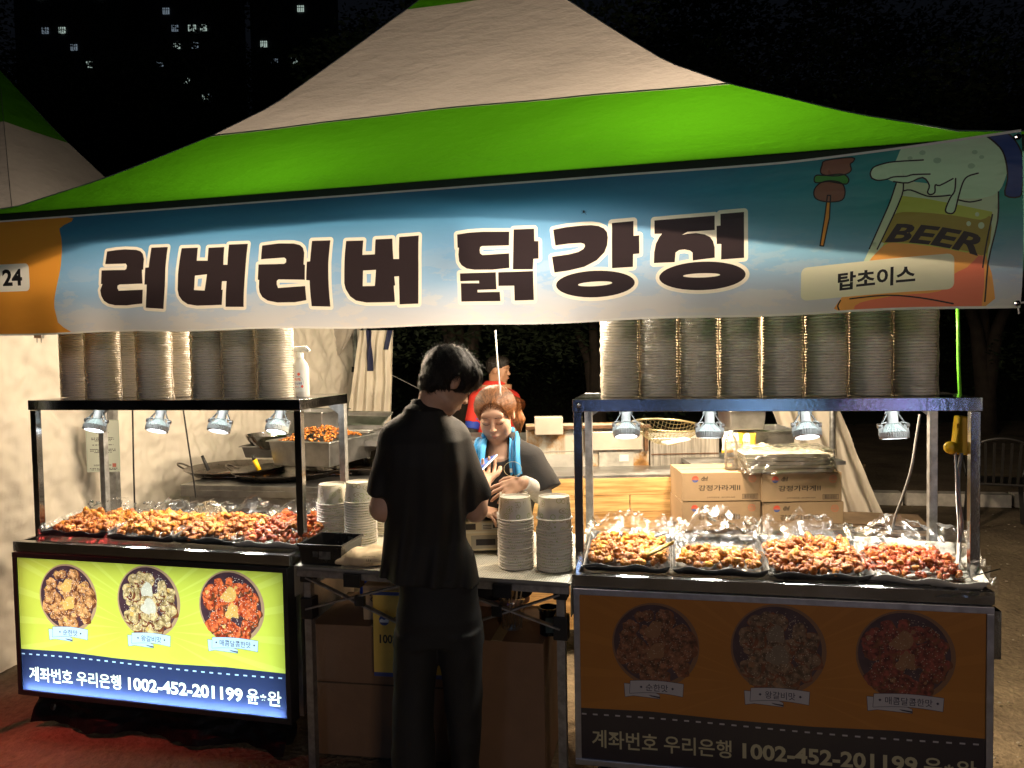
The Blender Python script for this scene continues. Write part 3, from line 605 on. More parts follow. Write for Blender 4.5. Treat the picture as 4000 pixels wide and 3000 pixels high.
def gradmat(name, ramp, tr=.24, rough=.5, cloud=0):
    T = NT(name); tc = T.add('TexCoord'); sp = T.add('SeparateXYZ'); T.l(tc.outputs['Object'], sp.inputs[0]); mr = T.add('MapRange'); mr.inputs[1].default_value = 1.74; mr.inputs[2].default_value = 2.26; T.l(sp.outputs[2], mr.inputs[0])
    r = T.add('ValToRGB'); T.l(mr.outputs[0], r.inputs[0]); els = r.color_ramp.elements
    for i, (p_, c) in enumerate(ramp):
        e = els[i] if i < 2 else els.new(p_); e.position = p_; e.color = c4(c)
    col = r.outputs[0]
    if cloud:
        mp = T.add('Mapping'); mp.inputs['Scale'].default_value = (1, 1, 2.6); T.l(tc.outputs['Object'], mp.inputs[0]); nz = T.add('TexNoise', Scale=5, Detail=9, Roughness=.62); T.l(mp.outputs[0], nz.inputs[0])
        rr = T.add('ValToRGB'); rr.color_ramp.elements[0].position = .5; rr.color_ramp.elements[1].position = .53; rr.color_ramp.elements[0].color = (0, 0, 0, 1); T.l(nz.outputs[0], rr.inputs[0])
        fa = T.add('MapRange'); fa.inputs[1].default_value = .05; fa.inputs[2].default_value = .6; fa.inputs[3].default_value = .42; fa.inputs[4].default_value = 0; T.l(mr.outputs[0], fa.inputs[0])
        mm = T.add('Math', _operation='MULTIPLY'); T.l(rr.outputs[0], mm.inputs[0]); T.l(fa.outputs[0], mm.inputs[1])
        mx = T.add('Mix', _data_type='RGBA'); mx.inputs[7].default_value = (.78, .72, .66, 1); T.l(mm.outputs[0], mx.inputs[0]); T.l(col, mx.inputs[6]); col = mx.outputs[2]
    if cloud:
        mrx = T.add('MapRange'); mrx.inputs[1].default_value = .5; mrx.inputs[2].default_value = 1.3; T.l(sp.outputs[0], mrx.inputs[0]); mz = T.add('MapRange'); mz.inputs[1].default_value = .2; mz.inputs[2].default_value = .6; T.l(mr.outputs[0], mz.inputs[0])
        mm2 = T.add('Math', _operation='MULTIPLY'); T.l(mrx.outputs[0], mm2.inputs[0]); T.l(mz.outputs[0], mm2.inputs[1]); mx2 = T.add('Mix', _data_type='RGBA'); T.l(mm2.outputs[0], mx2.inputs[0]); T.l(col, mx2.inputs[6]); mx2.inputs[7].default_value = (.02, .30, .27, 1); col = mx2.outputs[2]
    p = T.add('BsdfPrincipled', Roughness=rough); T.l(col, p.inputs['Base Color']); t_ = T.add('BsdfTranslucent'); T.l(col, t_.inputs[0]); mp2 = T.add('Mapping'); mp2.inputs['Scale'].default_value = (2, 2, 5); T.l(tc.outputs['Object'], mp2.inputs[0])
    nb = T.add('TexNoise', Scale=2.0, Detail=3); T.l(mp2.outputs[0], nb.inputs[0]); bp = T.add('Bump', Strength=.35, Distance=.03); T.l(nb.outputs[0], bp.inputs['Height']); T.l(bp.outputs[0], p.inputs['Normal'])
    mx = T.add('MixShader', Fac=tr); T.l(p.outputs[0], mx.inputs[1]); T.l(t_.outputs[0], mx.inputs[2]); T.l(mx.outputs[0], T.out.inputs[0]); return T.m
sky_ = gradmat('banner_print_sky', [(0, (.74, .72, .72)), (1, (.03, .16, .30)), (.12, (.60, .64, .72)), (.32, (.32, .52, .78)), (.55, (.22, .45, .74)), (.8, (.06, .26, .48))], cloud=1)
def fl(n, c, tr=.24): return gradmat('banner_print_'+n, [(0, c), (1, c)], tr)
BM = [sky_, fl('orange', (.85, .36, .05)), fl('cream', (.92, .86, .74)), fl('dark', (.035, .025, .028), .2), fl('white', (.85, .85, .80)), fl('glass', (.62, .74, .50)), fl('amber', (.55, .62, .10)), fl('olive', (.38, .30, .04)), fl('tangerine', (.88, .42, .10)), fl('coral', (.85, .22, .12)),
      fl('foam', (.62, .85, .60)), fl('navy', (.02, .06, .25)), fl('meat', (.28, .12, .08)), fl('pepper', (.07, .3, .06)), fl('black', (.012, .012, .014), .25), fl('pale', (.80, .80, .60)), fl('spot', (.40, .62, .42)), fl('hem', (.80, .79, .76))]
sR = bl(3985, 870)[0]; sL = -.42
ztop = EAVE-.034; zbot = 1.757
ext = [c4_(1700, 460), c4_(1960, 500), c4_(1960, 1100), c4_(1700, 1060)]
layers = [([orange], 1), ([b24], 4), (fit_text("24", tc24[0], tc24[1], .098, .068, off=.035, slope=.0), 14),
          (outl, 2), (LET, 3), (HOLES, 2), (HC_, 0),
          ([glass], 5), ([amber], 6), ([orr], 8), ([orr2], 9), ([band_], 7), (bub, 5), ([foam], 10), (spots, 16), ([handle_o], 11), (beer, 14), ([stick], 1), ([meat1, meat2], 12), ([pep], 13), (lines, 14), ([lab], 15),
          (fit_text("탑초이스", txc[0]+.004, txc[1], .215, .054, off=.030, slope=.045), 14),
          ([[(sL, ztop-.007), (sR, ztop-.007), (sR, ztop+.001), (sL, ztop+.001)], [(sL, zbot), (sR, zbot), (sR, zbot+.007), (sL, zbot+.007)]], 17)]
def bwarp(s, z):
    q = (ztop-z)/(ztop-zbot)
    d = -.018*math.sin(math.pi*q)+.010*math.sin(s*2.3+q*3.0)*q+.005*math.sin(s*7+q*9)*q+.004*noise.noise((s*3, z*9, 1))
    zz = z+.045*max(0, (s-3.35)/.7)**1.3*(1-q)+(.006*math.sin(s*1.7+.5)-.010*(s/WT-.5)**2)*q + .003*math.sin(s*9)*q
    P = TW(s, BN+d, zz); return (P.x, P.y, P.z)
bn = thing('stall_banner', 'long printed banner with the stall name across the front of the canopy', 'banner', (0, 0, 0))
o = link('printed_sheet', sheet_mesh('printed_sheet', sL, sR, zbot, ztop, layers, 110, 16, bwarp, BM), bn)
for s, z in ((sR-.012, ztop-.02), (sR-.012, zbot+.012), (sL+.02, zbot+.012)):
    eye = MB(); P = Vector(bwarp(s, z)); eye.lathe([(.005, -.001), (.009, 0), (.009, .003), (.005, .004)], 14, (0, 0, 0)); n = len(eye.v)-56
    for i in range(n, len(eye.v)): x, y, zz = eye.v[i]; eye.v[i] = (P.x+x, P.y-.004-zz, P.z+y)
    eye.build('eyelet', steel, bn)
P = Vector(bwarp(sR-.012, zbot+.012)); MB().tube([P+Vector((-.002, -.006, .0)), P+Vector((.03, .0, .004)), P+Vector((.12, .03, -.015))], .003, 6).build('tie_cord', MATS['white_cord'], bn)
MB().tube([P+Vector((0, -.006, 0)), P+Vector((.006, -.005, -.03))], .002, 5).build('tie_cord', MATS['white_cord'], bn)
P = at(2283, 828, 2.55); P = Vector(bwarp(*bl(2283, 829)))-ND*.004
mb = MB().lathe([(0, -.004), (.003, -.002), (.003, .004), (0, .007)], 8, P)
for k in range(6): mb.tube([P, P+Vector(((1 if k % 2 else -1)*.008, -.002, .006-k*.003))], .0006, 4)
tag(mb.build('moth', blackm), 'small dark insect sitting on the banner above the title', 'insect')
# a plug hanging under the banner at the left
P = at(153, 1322, 3.2); mb = MB().box(P+Vector((0, 0, .012)), (.032, .02, .022)).tube([P+Vector((-.009, 0, 0)), P+Vector((-.009, 0, -.018))], .0022, 6).tube([P+Vector((.009, 0, 0)), P+Vector((.009, 0, -.018))], .0022, 6)
tag(mb.build('power_plug', mat('grey_plastic', (.5, .5, .48), .5)), 'small two pin plug dangling below the orange end of the banner', 'plug')
# ------------------------------------------------------------------ carts
SB, DP, HT0, HT1, HB, HN, HP, HL = .1171, .43, 1.4301, 1.4754, .1766, .3662, .7878, .8061
def pk(x, y): return cl('L', x/1.7015, 2100+y/1.7015, -.012)
def blob(cx, cz, r, n=14, j=.28, sq=1.0, rnd_=random): 
    ph = [rnd_.uniform(1-j, 1+j) for _ in range(n)]; return smooth([(cx+r*ph[k]*math.cos(2*math.pi*k/n), cz+r*sq*ph[k]*math.sin(2*math.pi*k/n)) for k in range(n)], 2)
def circ(c, r, n=40, a0=0): return [(c[0]+r*math.cos(2*math.pi*k/n), c[1]+r*math.sin(2*math.pi*k/n)) for k in range(n)]
def pm(name, col, tr, var=0, vs=30, col2=None, refl=.35):
    return mat('panel_print_'+name, col, .42, var=var, vs=vs, col2=col2, trans=tr)
PMAT = lambda tr, sfx: [pm('yellow'+sfx, (.38, .145, .018) if not tr else (.56, .64, .08), tr, .05, 3), pm('navy'+sfx, (.02, .014, .022) if not tr else (.018, .028, .075), tr), pm('letter'+sfx, (.46, .42, .27) if not tr else (.70, .85, .60), tr), pm('bowl'+sfx, (.42, .27, .16) if tr else (.20, .10, .05), tr), pm('bowl_inside'+sfx, (.06, .03, .04), tr, .2, 20),
    pm('ribbon'+sfx, (.42, .40, .43) if not tr else (.50, .72, .95), tr), pm('ink'+sfx, (.02, .02, .05), tr), pm('sesame'+sfx, (.9, .86, .74) if tr else (.42, .34, .25), tr),
    pm('chicken_amber'+sfx, *(((.28, .10, .035), tr, .45, 60, (.62, .32, .12)) if tr else ((.10, .035, .015), tr, .45, 60, (.22, .09, .045)))), pm('chicken_tan'+sfx, *(((.30, .20, .08), tr, .35, 60, (.60, .46, .22)) if tr else ((.10, .055, .03), tr, .35, 60, (.20, .12, .07)))), pm('chicken_red'+sfx, *(((.34, .02, .01), tr, .4, 60, (.85, .16, .05)) if tr else ((.10, .015, .01), tr, .4, 60, (.22, .045, .03)))), pm('cheese'+sfx, (.70, .44, .12) if tr else (.25, .12, .055), tr, .1, 40), pm('dumpling'+sfx, (.60, .58, .46) if tr else (.18, .13, .09), tr, .06, 40), pm('ray'+sfx, (.405, .158, .021) if not tr else (.60, .69, .11), tr), pm('shade'+sfx, (.16, .05, .02), tr, .4, 60)]
def print_layers(side_seed):
    r = random.Random(11); L = []
    x0, z0 = .022, HB; x1, z1 = WD-.022, HP
    cc = ((x0+x1)/2, .50)
    rays = []
    for k in range(44):
        a = 2*math.pi*k/44; w = .018; R = .95
        poly = [(cc[0]+.12*math.cos(a), cc[1]+.12*math.sin(a)), (cc[0]+R*math.cos(a-w), cc[1]+R*math.sin(a-w)), (cc[0]+R*math.cos(a+w), cc[1]+R*math.sin(a+w))]
        rays.append([(min(max(p[0], x0), x1), min(max(p[1], z0), z1)) for p in poly])
    L.append((rays, 13))
    bz = [(x0, HN), (x0+.25, HN+.006), (x0+.5, HN-.002), (x0+.8, HN-.004), (x0+1.05, HN+.004), (x1, HN)]
    L.append(([[(x0, z0)]+[(x1, z0)]+bz[::-1]], 1))
    for bi, (cx, cy, ru, base, cols, words) in enumerate((((445), 405, (255, 635), 8, None, '순한맛'), (980, 430, (770, 1188), 9, None, '왕갈비맛'), (1533, 465, (1315, 1750), 10, None, '매콤달콤한맛'))):
        c = pk(cx, cy); R = (pk(ru[1], cy)[0]-pk(ru[0], cy)[0])/2
        L += [([circ(c, R)], 3), ([circ(c, R*.965)], 5 if 0 else 3), ([circ((c[0]-.004, c[1]+.003), R*.93)], 4)]
        ck = []
        for k in range(74):
            a = r.uniform(0, 6.28); q = R*.80*math.sqrt(r.random()); ck.append((c[0]-.004+q*math.cos(a), c[1]-.006+q*math.sin(a)*.98, R*r.uniform(.11, .19)))
        for p_, q_, w in ck:
            L.append(([blob(p_+.003, q_-.004, w*1.06, 10, .22, 1, r)], 14)); L.append(([blob(p_, q_, w, 10, .25, 1, r)], base))
            L.append(([blob(p_-w*.25, q_+w*.3, w*.35, 7, .3, 1, r)], 11 if r.random() < .25 else base))
        ex = (11, 12, 11)[bi]
        L.append(([blob(c[0]-.006, c[1]+R*.32, R*.2, 8, .25, 1, r)], ex)); L.append(([blob(c[0]+R*.03, c[1]-R*.12, R*.2, 8, .3, 1, r), blob(c[0]-R*.1, c[1]-R*.22, R*.14, 8, .3, 1, r)], ex))
        ses = []
        for k in range(300 if bi != 1 else 420):
            a = r.uniform(0, 6.28); q = R*.84*math.sqrt(r.random()); px, pz = c[0]+q*math.cos(a), c[1]+q*math.sin(a); s_ = r.uniform(.0013, .0028); t_ = r.uniform(0, 3)
            ses.append([(px+s_*math.cos(t_), pz+s_*math.sin(t_)), (px-s_*.6*math.sin(t_), pz+s_*.6*math.cos(t_)), (px-s_*math.cos(t_), pz-s_*math.sin(t_)), (px+s_*.6*math.sin(t_), pz-s_*.6*math.cos(t_))])
        L.append((ses, 7))
        rc = pk((460, 998, 1557)[bi], (640, 682, 715)[bi]); w = (pk(cx+(115, 127, 151)[bi], 600)[0]-pk(cx-(115, 127, 151)[bi], 600)[0]); h = .045
        back = [(rc[0]-w/2-.022, rc[1]+.012), (rc[0]-w/2+.03, rc[1]+.010), (rc[0]+w*.05, rc[1]-.022), (rc[0]+w*.05, rc[1]-.035), (rc[0]-w/2+.01, rc[1]-.030), (rc[0]-w/2-.019, rc[1]-.036)]
        top = [(rc[0]-w/2+w*t, rc[1]+h/2+.006*math.sin(math.pi*t)) for t in [k/8 for k in range(9)]]; bot = [(rc[0]+w/2-w*t-.003, rc[1]-h/2+.008*math.sin(math.pi*(1-t))) for t in [k/8 for k in range(9)]]
        fr = top+bot
        L += [(capsule_polys(back, .0016, True, 3), 6), ([back], 5), ([[(rc[0]-.03, rc[1]-.024), (rc[0]+w*.05, rc[1]-.028), (rc[0]+w*.05, rc[1]-.034), (rc[0]-.02, rc[1]-.029)]], 6), (capsule_polys(fr, .0016, True, 3), 6), ([fr], 5)]
        tw = w*(.42, .52, .68)[bi]; L.append((fit_text(words, rc[0], rc[1]+.003, tw, .026, off=.006), 6))
        L.append(([[(rc[0]+s*(tw/2+.016)+a*.005, rc[1]+.003+b*.005) for a, b in ((1, 0), (0, 1), (-1, 0), (0, -1))] for s in (-1, 1)], 6))
    d = []
    for k in range(33):
        x = x0+.008+k*(x1-x0-.01)/33; z = HN-.022+.004*math.sin(x*5); d.append([(x, z-.0028), (x+.017, z-.0028), (x+.017, z+.0028), (x, z+.0028)])
    L.append((d, 5))
    zt = (pk(335, 925)[1]+pk(1750, 1050)[1])/2
    for w, a, b, hh, of in (('계좌번호', 190, 475, .066, .014), ('우리은행', 503, 797, .064, .013), ('1002-452-201199', 845, 1605, .056, .03), ('윤', 1633, 1712, .062, .014), ('*', 1722, 1762, .026, .03), ('완', 1772, 1862, .062, .014)):
        xa, xb = pk(a, 980)[0], pk(b, 980)[0]; L.append((fit_text(w, (xa+xb)/2, zt-.004, xb-xa, hh, off=of), 2))
    return L, (x0, x1, z0, z1)
PL, PB = print_layers(0)
def make_cart(side, label, lit_):
    X, Y, A = CART[side]; t = thing('food_cart', label, 'cart', (X, Y, 0), A, 'stainless steel food carts')
    fr = steel
    mb = MB()      # counter tray with raised front lip
    mb.box((WD/2, .31, HC-.035), (WD-.01, .60, .012), m=0)
    mb.build('counter', mat('dark_counter', (.035, .036, .04), .3, .3, var=.2, vs=9), t)
    mb = MB().box((WD/2, .008, (HC+HL)/2), (WD, .016, HC-HL)).box((WD/2, .025, HC-.0035), (WD-.002, .018, .007)).box((.012, .32, (HC+HL)/2), (.02, .6, HC-HL-.002)).box((WD-.012, .32, (HC+HL)/2), (.02, .6, HC-HL-.002)).box((WD/2, .615, (HC+HL)/2-.001), (WD-.03, .02, HC-HL-.004))
    mb.build('counter_rim', fr, t, bevel=.002)
    for (x, y) in ((.016, SB+.016), (WD-.016, SB+.016), (.016, SB+DP-.016), (WD-.016, SB+DP-.016)):
        MB().box((x, y, (HC+HT0)/2-.018), (.031, .031, HT0-HC+.032)).build('post', galv if y > .3 else fr, t, bevel=.002)
    mb = MB().box((WD/2, SB, (HT0+HT1)/2), (WD+.004, .012, HT1-HT0)).box((WD/2, SB+DP, (HT0+HT1)/2), (WD, .012, HT1-HT0)).box((.003, SB+DP/2, (HT0+HT1)/2), (.012, DP-.014, HT1-HT0-.002)).box((WD-.003, SB+DP/2, (HT0+HT1)/2), (.012, DP-.014, HT1-HT0-.002))
    mb.build('top_rail', fr, t, bevel=.0015); MB().box((WD/2, SB+DP/2, HT1-.004), (WD-.014, DP-.016, .006)).build('top_shelf', fr, t)
    mb = MB()
    for sx in (0, 1):      # corner gussets under the top
        x = .034 if not sx else WD-.034; q = .07 if not sx else -.07
        mb.add([(x, SB+DP-.02, HT0), (x+q, SB+DP-.02, HT0), (x, SB+DP-.02, HT0-.05), (x, SB+DP-.014, HT0), (x+q, SB+DP-.014, HT0), (x, SB+DP-.014, HT0-.05)], [(0, 1, 2), (5, 4, 3), (0, 3, 4, 1), (1, 4, 5, 2), (2, 5, 3, 0)])
    mb.build('gusset', galv, t)
    # cabinet body and light box
    mb = MB().box((WD/2, .35, .46), (WD-.03, .50, .64)); mb.build('cabinet', mat('cabinet_steel', (.35, .35, .36), .4, .9, var=.15), t)
    k = .022; f = .012
    mb = MB(); x0, x1, z0_, z1_ = .006, WD-.006, HB-k+.004, HP+k-.006
    for (c, d) in (((WD/2, .02, z1_-k/2), (x1-x0, .066, k)), ((WD/2, .02, z0_+k/2), (x1-x0, .066, k)), ((x0+k/2, .02, (z0_+z1_)/2), (k, .064, z1_-z0_-2*k)), ((x1-k/2, .02, (z0_+z1_)/2), (k, .064, z1_-z0_-2*k))): mb.box(c, d)
    lb = mb.build('light_box_frame', (mat('dark_bronze_frame', (.03, .03, .034), .45, .4) if lit_ else mat('brushed_aluminium', (.46, .46, .52), .36, .9, var=.1, vs=30)), t, bevel=.0015)
    MB().box((WD/2, .062, (HB+HP)/2), (WD-.06, .006, HP-HB+.01)).build('back_plate', mat('white_reflector', (.85, .85, .85), .7), t)
    mats_ = PMAT(.62 if lit_ else 0, '_lit' if lit_ else '_dimmed')  # unlit panel: same print, dim warm light put into its darker, browner colours
    if not lit_:
        for m_ in mats_: m_.node_tree.nodes['Principled BSDF'].inputs['Coat Weight'].default_value = .5; m_.node_tree.nodes['Principled BSDF'].inputs['Coat Roughness'].default_value = .14
    sm = sheet_mesh('printed_panel', *PB, PL, 40, 16, lambda x, z: (x, -.006-.0022*noise.noise((x*2.2, z*3, 4+len(side))), z), mats_)
    link('printed_panel', sm, t)
    if lit_:
        for zz, e, dirz in ((HP-.003, 52, -1), (HB+.003, 36, 1), ):
            l = bpy.data.lights.new('light_box_tube', 'AREA'); l.shape = 'RECTANGLE'; l.size = WD-.09; l.size_y = .012; l.energy = e; l.color = (.80, .93, 1)
            o = bpy.data.objects.new('light_box_tube', l); COL.objects.link(o); o.parent = t; o.location = (WD/2, .012, zz); o.rotation_euler = Vector((0, -.5, dirz*1.0)).to_track_quat('-Z', 'Y').to_euler()
        for zz in (.48,):
            l = bpy.data.lights.new('light_box_tube', 'AREA'); l.shape = 'RECTANGLE'; l.size = WD-.09; l.size_y = .56; l.energy = 5.0; l.color = (.84, .94, 1)
            o = bpy.data.objects.new('light_box_tube', l); COL.objects.link(o); o.parent = t; o.location = (WD/2, .055, zz); o.rotation_euler = Vector((0, -1, 0)).to_track_quat('-Z', 'Y').to_euler()
    for (x, y) in ((.1, .12), (WD-.1, .12), (.1, .55), (WD-.1, .55)):
        w = MB(); w.lathe([(.001, -.014), (.045, -.014), (.05, -.008), (.05, .008), (.045, .014), (.001, .014)], 18)
        w.v = [(x+p[2], y+p[0], .052+p[1]) for p in w.v]; w.box((x, y, .12), (.05, .05, .03)); w.box((x-.021, y, .09), (.004, .03, .07)); w.box((x+.021, y, .09), (.004, .03, .07)); w.build('caster', blackm, t)
    return t
cartL = make_cart('L', 'left food cart with its yellow menu panel lit from inside', True)
cartR = make_cart('R', 'right food cart with its orange menu panel unlit', False)
mb = MB(); mb.box((WD+.018, .05, .70), (.022, .05, .16)).build('side_bracket', steel, cartR)
mb = MB().lathe([(.001, 0), (.009, 0), (.007, .004), (.001, .005)], 14); mb.v = [(.022+p[0], SB-.007-p[2], 1.452+p[1]) for p in mb.v]; mb.build('bolt', steel, cartR, smooth=True)
# film and dark sheet below the left cart
def tarpf(a, b):
    P = cw('L', .02+1.3*a, .03+.10*b+.03*math.sin(a*17)*(1-b), 0); return (P.x, P.y+.02*noise.noise((a*14, b*6, 1)), .012+.15*(b**.7)+.012*noise.noise((a*22, b*9, 5))*(b < .95))
tag(MB().grid(tarpf, 90, 12).build('black_sheet', mat('black_vinyl', (.004, .004, .005), .5, bump=.5, bs=30, spec=.15)), 'crumpled black plastic sheet tucked under the lit cart', 'plastic sheet')
# ------------------------------------------------------------------ spot lamps
lampgrey = mat('lamp_grey', (.66, .71, .71), .45, 0, var=.08, vs=20); lampd = mat('lamp_bracket', (.30, .34, .35), .45, .2)
lens = emis('lamp_lens', (.93, .98, 1), 9)
def make_lamp():
    r = thing('spot_lamp', '-', 'lamp', (0, 0, 0), 0, 'adjustable spot lamps over the food')
    MB().box((0, 0, -.004), (.06, .03, .008)).build('mount_plate', lampd, r)
    mb = MB()
    for s in (-1, 1): mb.bar((s*.016, 0, -.008), (s*.020, 0, -.04), .012, .003); mb.bar((s*.020, 0, -.038), (s*.046, -.002, -.082), .012, .003)
    mb.build('yoke', lampd, r)
    for s in (-1, 1):
        q = MB().lathe([(.001, 0), (.009, 0), (.009, .010), (.001, .010)], 12); q.v = [(s*(.045+p[2]), p[0], -.082+p[1]) for p in q.v]; q.build('knob', galv, r, auto=40)
    mb = MB().lathe([(.001, -.026), (.019, -.026), (.019, -.068), (.023, -.074), (.001, -.074)], 18)
    for s in (-1, 1): mb.bar((s*.026, 0, -.070), (s*.046, 0, -.074), .022, .004); mb.bar((s*.045, 0, -.078), (s*.046, 0, -.118), .016, .004); mb.bar((s*.022, 0, -.073), (s*.040, 0, -.098), .01, .004)
    mb.build('socket', lampgrey, r, auto=40)
    prof_ = [(.012, -.072), (.018, -.085), (.034, -.102), (.042, -.110)]; mb = MB().lathe(prof_, 30)
    for k in range(24): a = 2*math.pi*k/24; c, s = math.cos(a), math.sin(a); mb.bar((c*.014, s*.014, -.076), (c*.041, s*.041, -.106), .003, .006)
    mb.build('bulb', mat('bulb_housing', (.72, .84, .82), .35, emit=(.9, 1, 1), es=.15), r)
    mb = MB(); n = 72
    for k in range(n): pass
    ring = []
    for z in (-.106, -.128):
        for k in range(n): a = 2*math.pi*k/n; q = .0505 if k % 2 else .0475; ring.append((q*math.cos(a), q*math.sin(a), z))
    for z in (-.106, -.130):
        for k in range(n): a = 2*math.pi*k/n; ring.append((.042*math.cos(a), .042*math.sin(a), z))
    F = []
    for k in range(n):
        j = (k+1) % n; F += [(k, j, n+j, n+k)[::-1], (2*n+k, 2*n+j, j, k)[::-1], (n+k, n+j, 3*n+j, 3*n+k)[::-1], (3*n+k, 3*n+j, 2*n+j, 2*n+k)[::-1]]
    mb.add(ring, F).build('ring', lampgrey, r, auto=20)
    MB().lathe([(.001, -.122), (.030, -.1215), (.041, -.119)], 24).build('lens', lens, r, smooth=True)
    MB().tube([(.008, .004, -.006), (.022, .006, -.015), (.024, .004, -.026), (.008, .002, -.028), (.004, 0, -.032)], .0028, 6).build('cord', mat('pale_cord', (.6, .62, .6), .5), r, smooth=True)
    return r
L0 = make_lamp(); first = True
LAMPS = [('L', 400, 'spot lamp hanging leftmost in the left cart, in front of the certificate'), ('L', 641, 'second spot lamp from the left in the left cart, between the two black cables'), ('L', 882, 'third spot lamp in the left cart, left of the one touching the post'), ('L', 1106, 'spot lamp nearest the right post of the left cart'),
         ('R', 2445, 'leftmost spot lamp of the right cart, in front of the rusty cabinet'), ('R', 2772, 'spot lamp of the right cart hanging beside the water bottle'), ('R', 3140, 'spot lamp of the right cart in front of the cream curtain'), ('R', 3480, 'rightmost spot lamp of the right cart, before the dark background')]
for side, u, lab in LAMPS:
    x, z = cl(side, u, 1740, SB+.20); tz = HT0+.012; P = cw(side, x, SB+.20, tz); tl = random.uniform(-.05, .05)
    o = L0 if first else dup_tree(L0, P); first = False
    o.location = P; o['label'] = lab; i_ = [q[1] for q in LAMPS].index(u); o.rotation_euler = ((-.36, -.34, -.36, -.38, -.33, -.14, -.34, -.17)[i_], (.10, .12, .10, .08, 0, .02, 0, -.03)[i_], CART[side][2]+(.25, .3, .2, .15, .1, .12, .12, .1)[i_])
    d = bpy.data.lights.new('spot_lamp_light', 'SPOT'); d.energy = 16 if side == 'R' else 18; d.spot_size = 1.75; d.spot_blend = .6; d.color = (1, .94, .82); d.shadow_soft_size = .035
    l = bpy.data.objects.new('spot_lamp_light', d); COL.objects.link(l); l.parent = o; l.location = (0, 0, -.126)
    d = bpy.data.lights.new('lamp_head_fill', 'POINT'); d.energy = .2; d.color = (1, 1, .96); d.shadow_soft_size = .01; l = bpy.data.objects.new('lamp_head_fill', d); COL.objects.link(l); l.parent = o; l.location = (0, -.075, -.045)  # extra point light added in front of each lamp head to brighten it
# ------------------------------------------------------------------ trays, bags, fried chicken
foil = mat('foil_tray', (.09, .088, .085), .35, .5, var=.15, vs=14, bump=.5, bs=16); paperw = mat('tray_paper', (.56, .53, .46), .55, var=.12, vs=14, bump=.4, bs=20)
dtray = mat('dark_tray', (.05, .05, .055), .3, .5)
def tray(side, cx, cy, w, d, z, rz, tilt, label, dark=False, nb=1, bagh=.10, paper=False):
    P = cw(side, cx, cy, z); t = thing('serving_tray', label, 'tray', P, CART[side][2]+rz, 'trays of fried chicken on the carts'); t.rotation_euler.x = tilt
    def f(a, b):
        x = (a-.5)*w; y = (b-.5)*d; e = min(a, 1-a)*w; g = min(b, 1-b)*d; q = min(e, g); k = max(0, 1-q/.028); h = .034*k*k
        cr = min(a, 1-a)*min(b, 1-b)
        return (x, y, h+.004*noise.noise((x*20, y*20, cx*9))*k+.0015*noise.noise((x*40, y*40, cx))+.006*math.sin(x*45)*k*(b < .5))
    MB().grid(f, 46, 40).build('foil_pan', dtray if dark else (paperw if paper else foil), t, smooth=True, thick=.0015)
    def g(a, b):     # clear film lining, drawn up at the back
        x = (a-.5)*w*1.12; y = (b-.46)*d*1.16; k = max(0, (b-.72)/.28); h = .006+k*bagh*(.75+.5*noise.noise((a*5, cx*7, 2)))*(1-.8*abs(2*a-1)**4)
        fr = max(0, (.10-b)/.10); ed = max(0, (abs(2*a-1)-.86)/.14)
        n = .016*(.3-abs(noise.noise((x*17, y*17+h*25, cx*3))))*2+.007*(.3-abs(noise.noise((x*45, y*45, h*45))))*2
        return (x+n*.6, min(y, d*.5+.012)+n*(1+k*1.6)-.012*fr, h+.040*(1-fr)*min(1, ed+fr+ (k > 0)*.6)*(1-.5*fr)+n*.6-.022*fr*fr)
    MB().grid(g, 70, 56).build('plastic_liner', bag, t, smooth=True)
    return t
TR = [('R', 2455, 2195, .315, .34, .0, 'foil tray of pale glazed chicken at the left end of the right cart'), ('R', 2800, 2208, .33, .34, .0, 'half empty foil tray of pale fried chicken, second on the right cart'), ('R', 3165, 2222, .33, .36, .04, 'foil tray of dark red glazed chicken, third on the right cart'), ('R', 3560, 2235, .38, .36, -.16, 'white lined tray of shiny red chicken at the right end of the right cart')]
LT = [('L', 280, 2085, .36, .30, .03, 'dark edged tray of amber chicken at the left end of the left cart'), ('L', 560, 2092, .34, .32, .0, 'tray of amber chicken, second on the left cart'), ('L', 830, 2098, .35, .32, -.03, 'tray of brown glazed chicken, third on the left cart'), ('L', 1090, 2110, .36, .34, .06, 'paper lined tray of red glazed chicken at the right end of the left cart')]
def nugget(seed, r=.0155, sub=3):
    rr = random.Random(seed); bm = bmesh.new(); bmesh.ops.create_icosphere(bm, subdivisions=sub, radius=1)
    lob = [(Vector((rr.gauss(0, 1), rr.gauss(0, 1), rr.gauss(0, .7))).normalized(), rr.uniform(.18, .5)) for _ in range(8)]
    st = (rr.uniform(.9, 1.15), rr.uniform(.8, 1), rr.uniform(.75, .95))
    for v in bm.verts:
        n = v.co.normalized(); k = .72+sum(a*max(0, n.dot(l))**5 for l, a in lob)+.16*noise.noise(n*3.1+Vector((seed, 0, 0)))+.10*noise.noise(n*14+Vector((seed, 3, 0)))+.19*noise.noise(n*7+Vector((seed, 0, 0)))
        v.co = Vector((n.x*st[0], n.y*st[1], n.z*st[2]))*k*r
    me = bpy.data.meshes.new('chicken_piece'); bm.to_mesh(me); bm.free(); me.polygons.foreach_set('use_smooth', [True]*len(me.polygons)); return me
NM = [nugget(s) for s in range(1, 8)]
def glaze(n, a, b, coat): return mat(n, a, .42, var=.15, vs=75, col2=b, bump=1.0, bs=230, coat=coat, rnd=.28)
GL = {'pale': glaze('pale_glaze', (.58, .17, .016), (.90, .38, .045), .5), 'amber': glaze('amber_glaze', (.44, .11, .010), (.84, .33, .035), .6), 'brown': glaze('brown_glaze', (.30, .065, .008), (.74, .26, .03), .6), 'red': glaze('red_glaze', (.42, .04, .005), (.84, .19, .015), .9)}
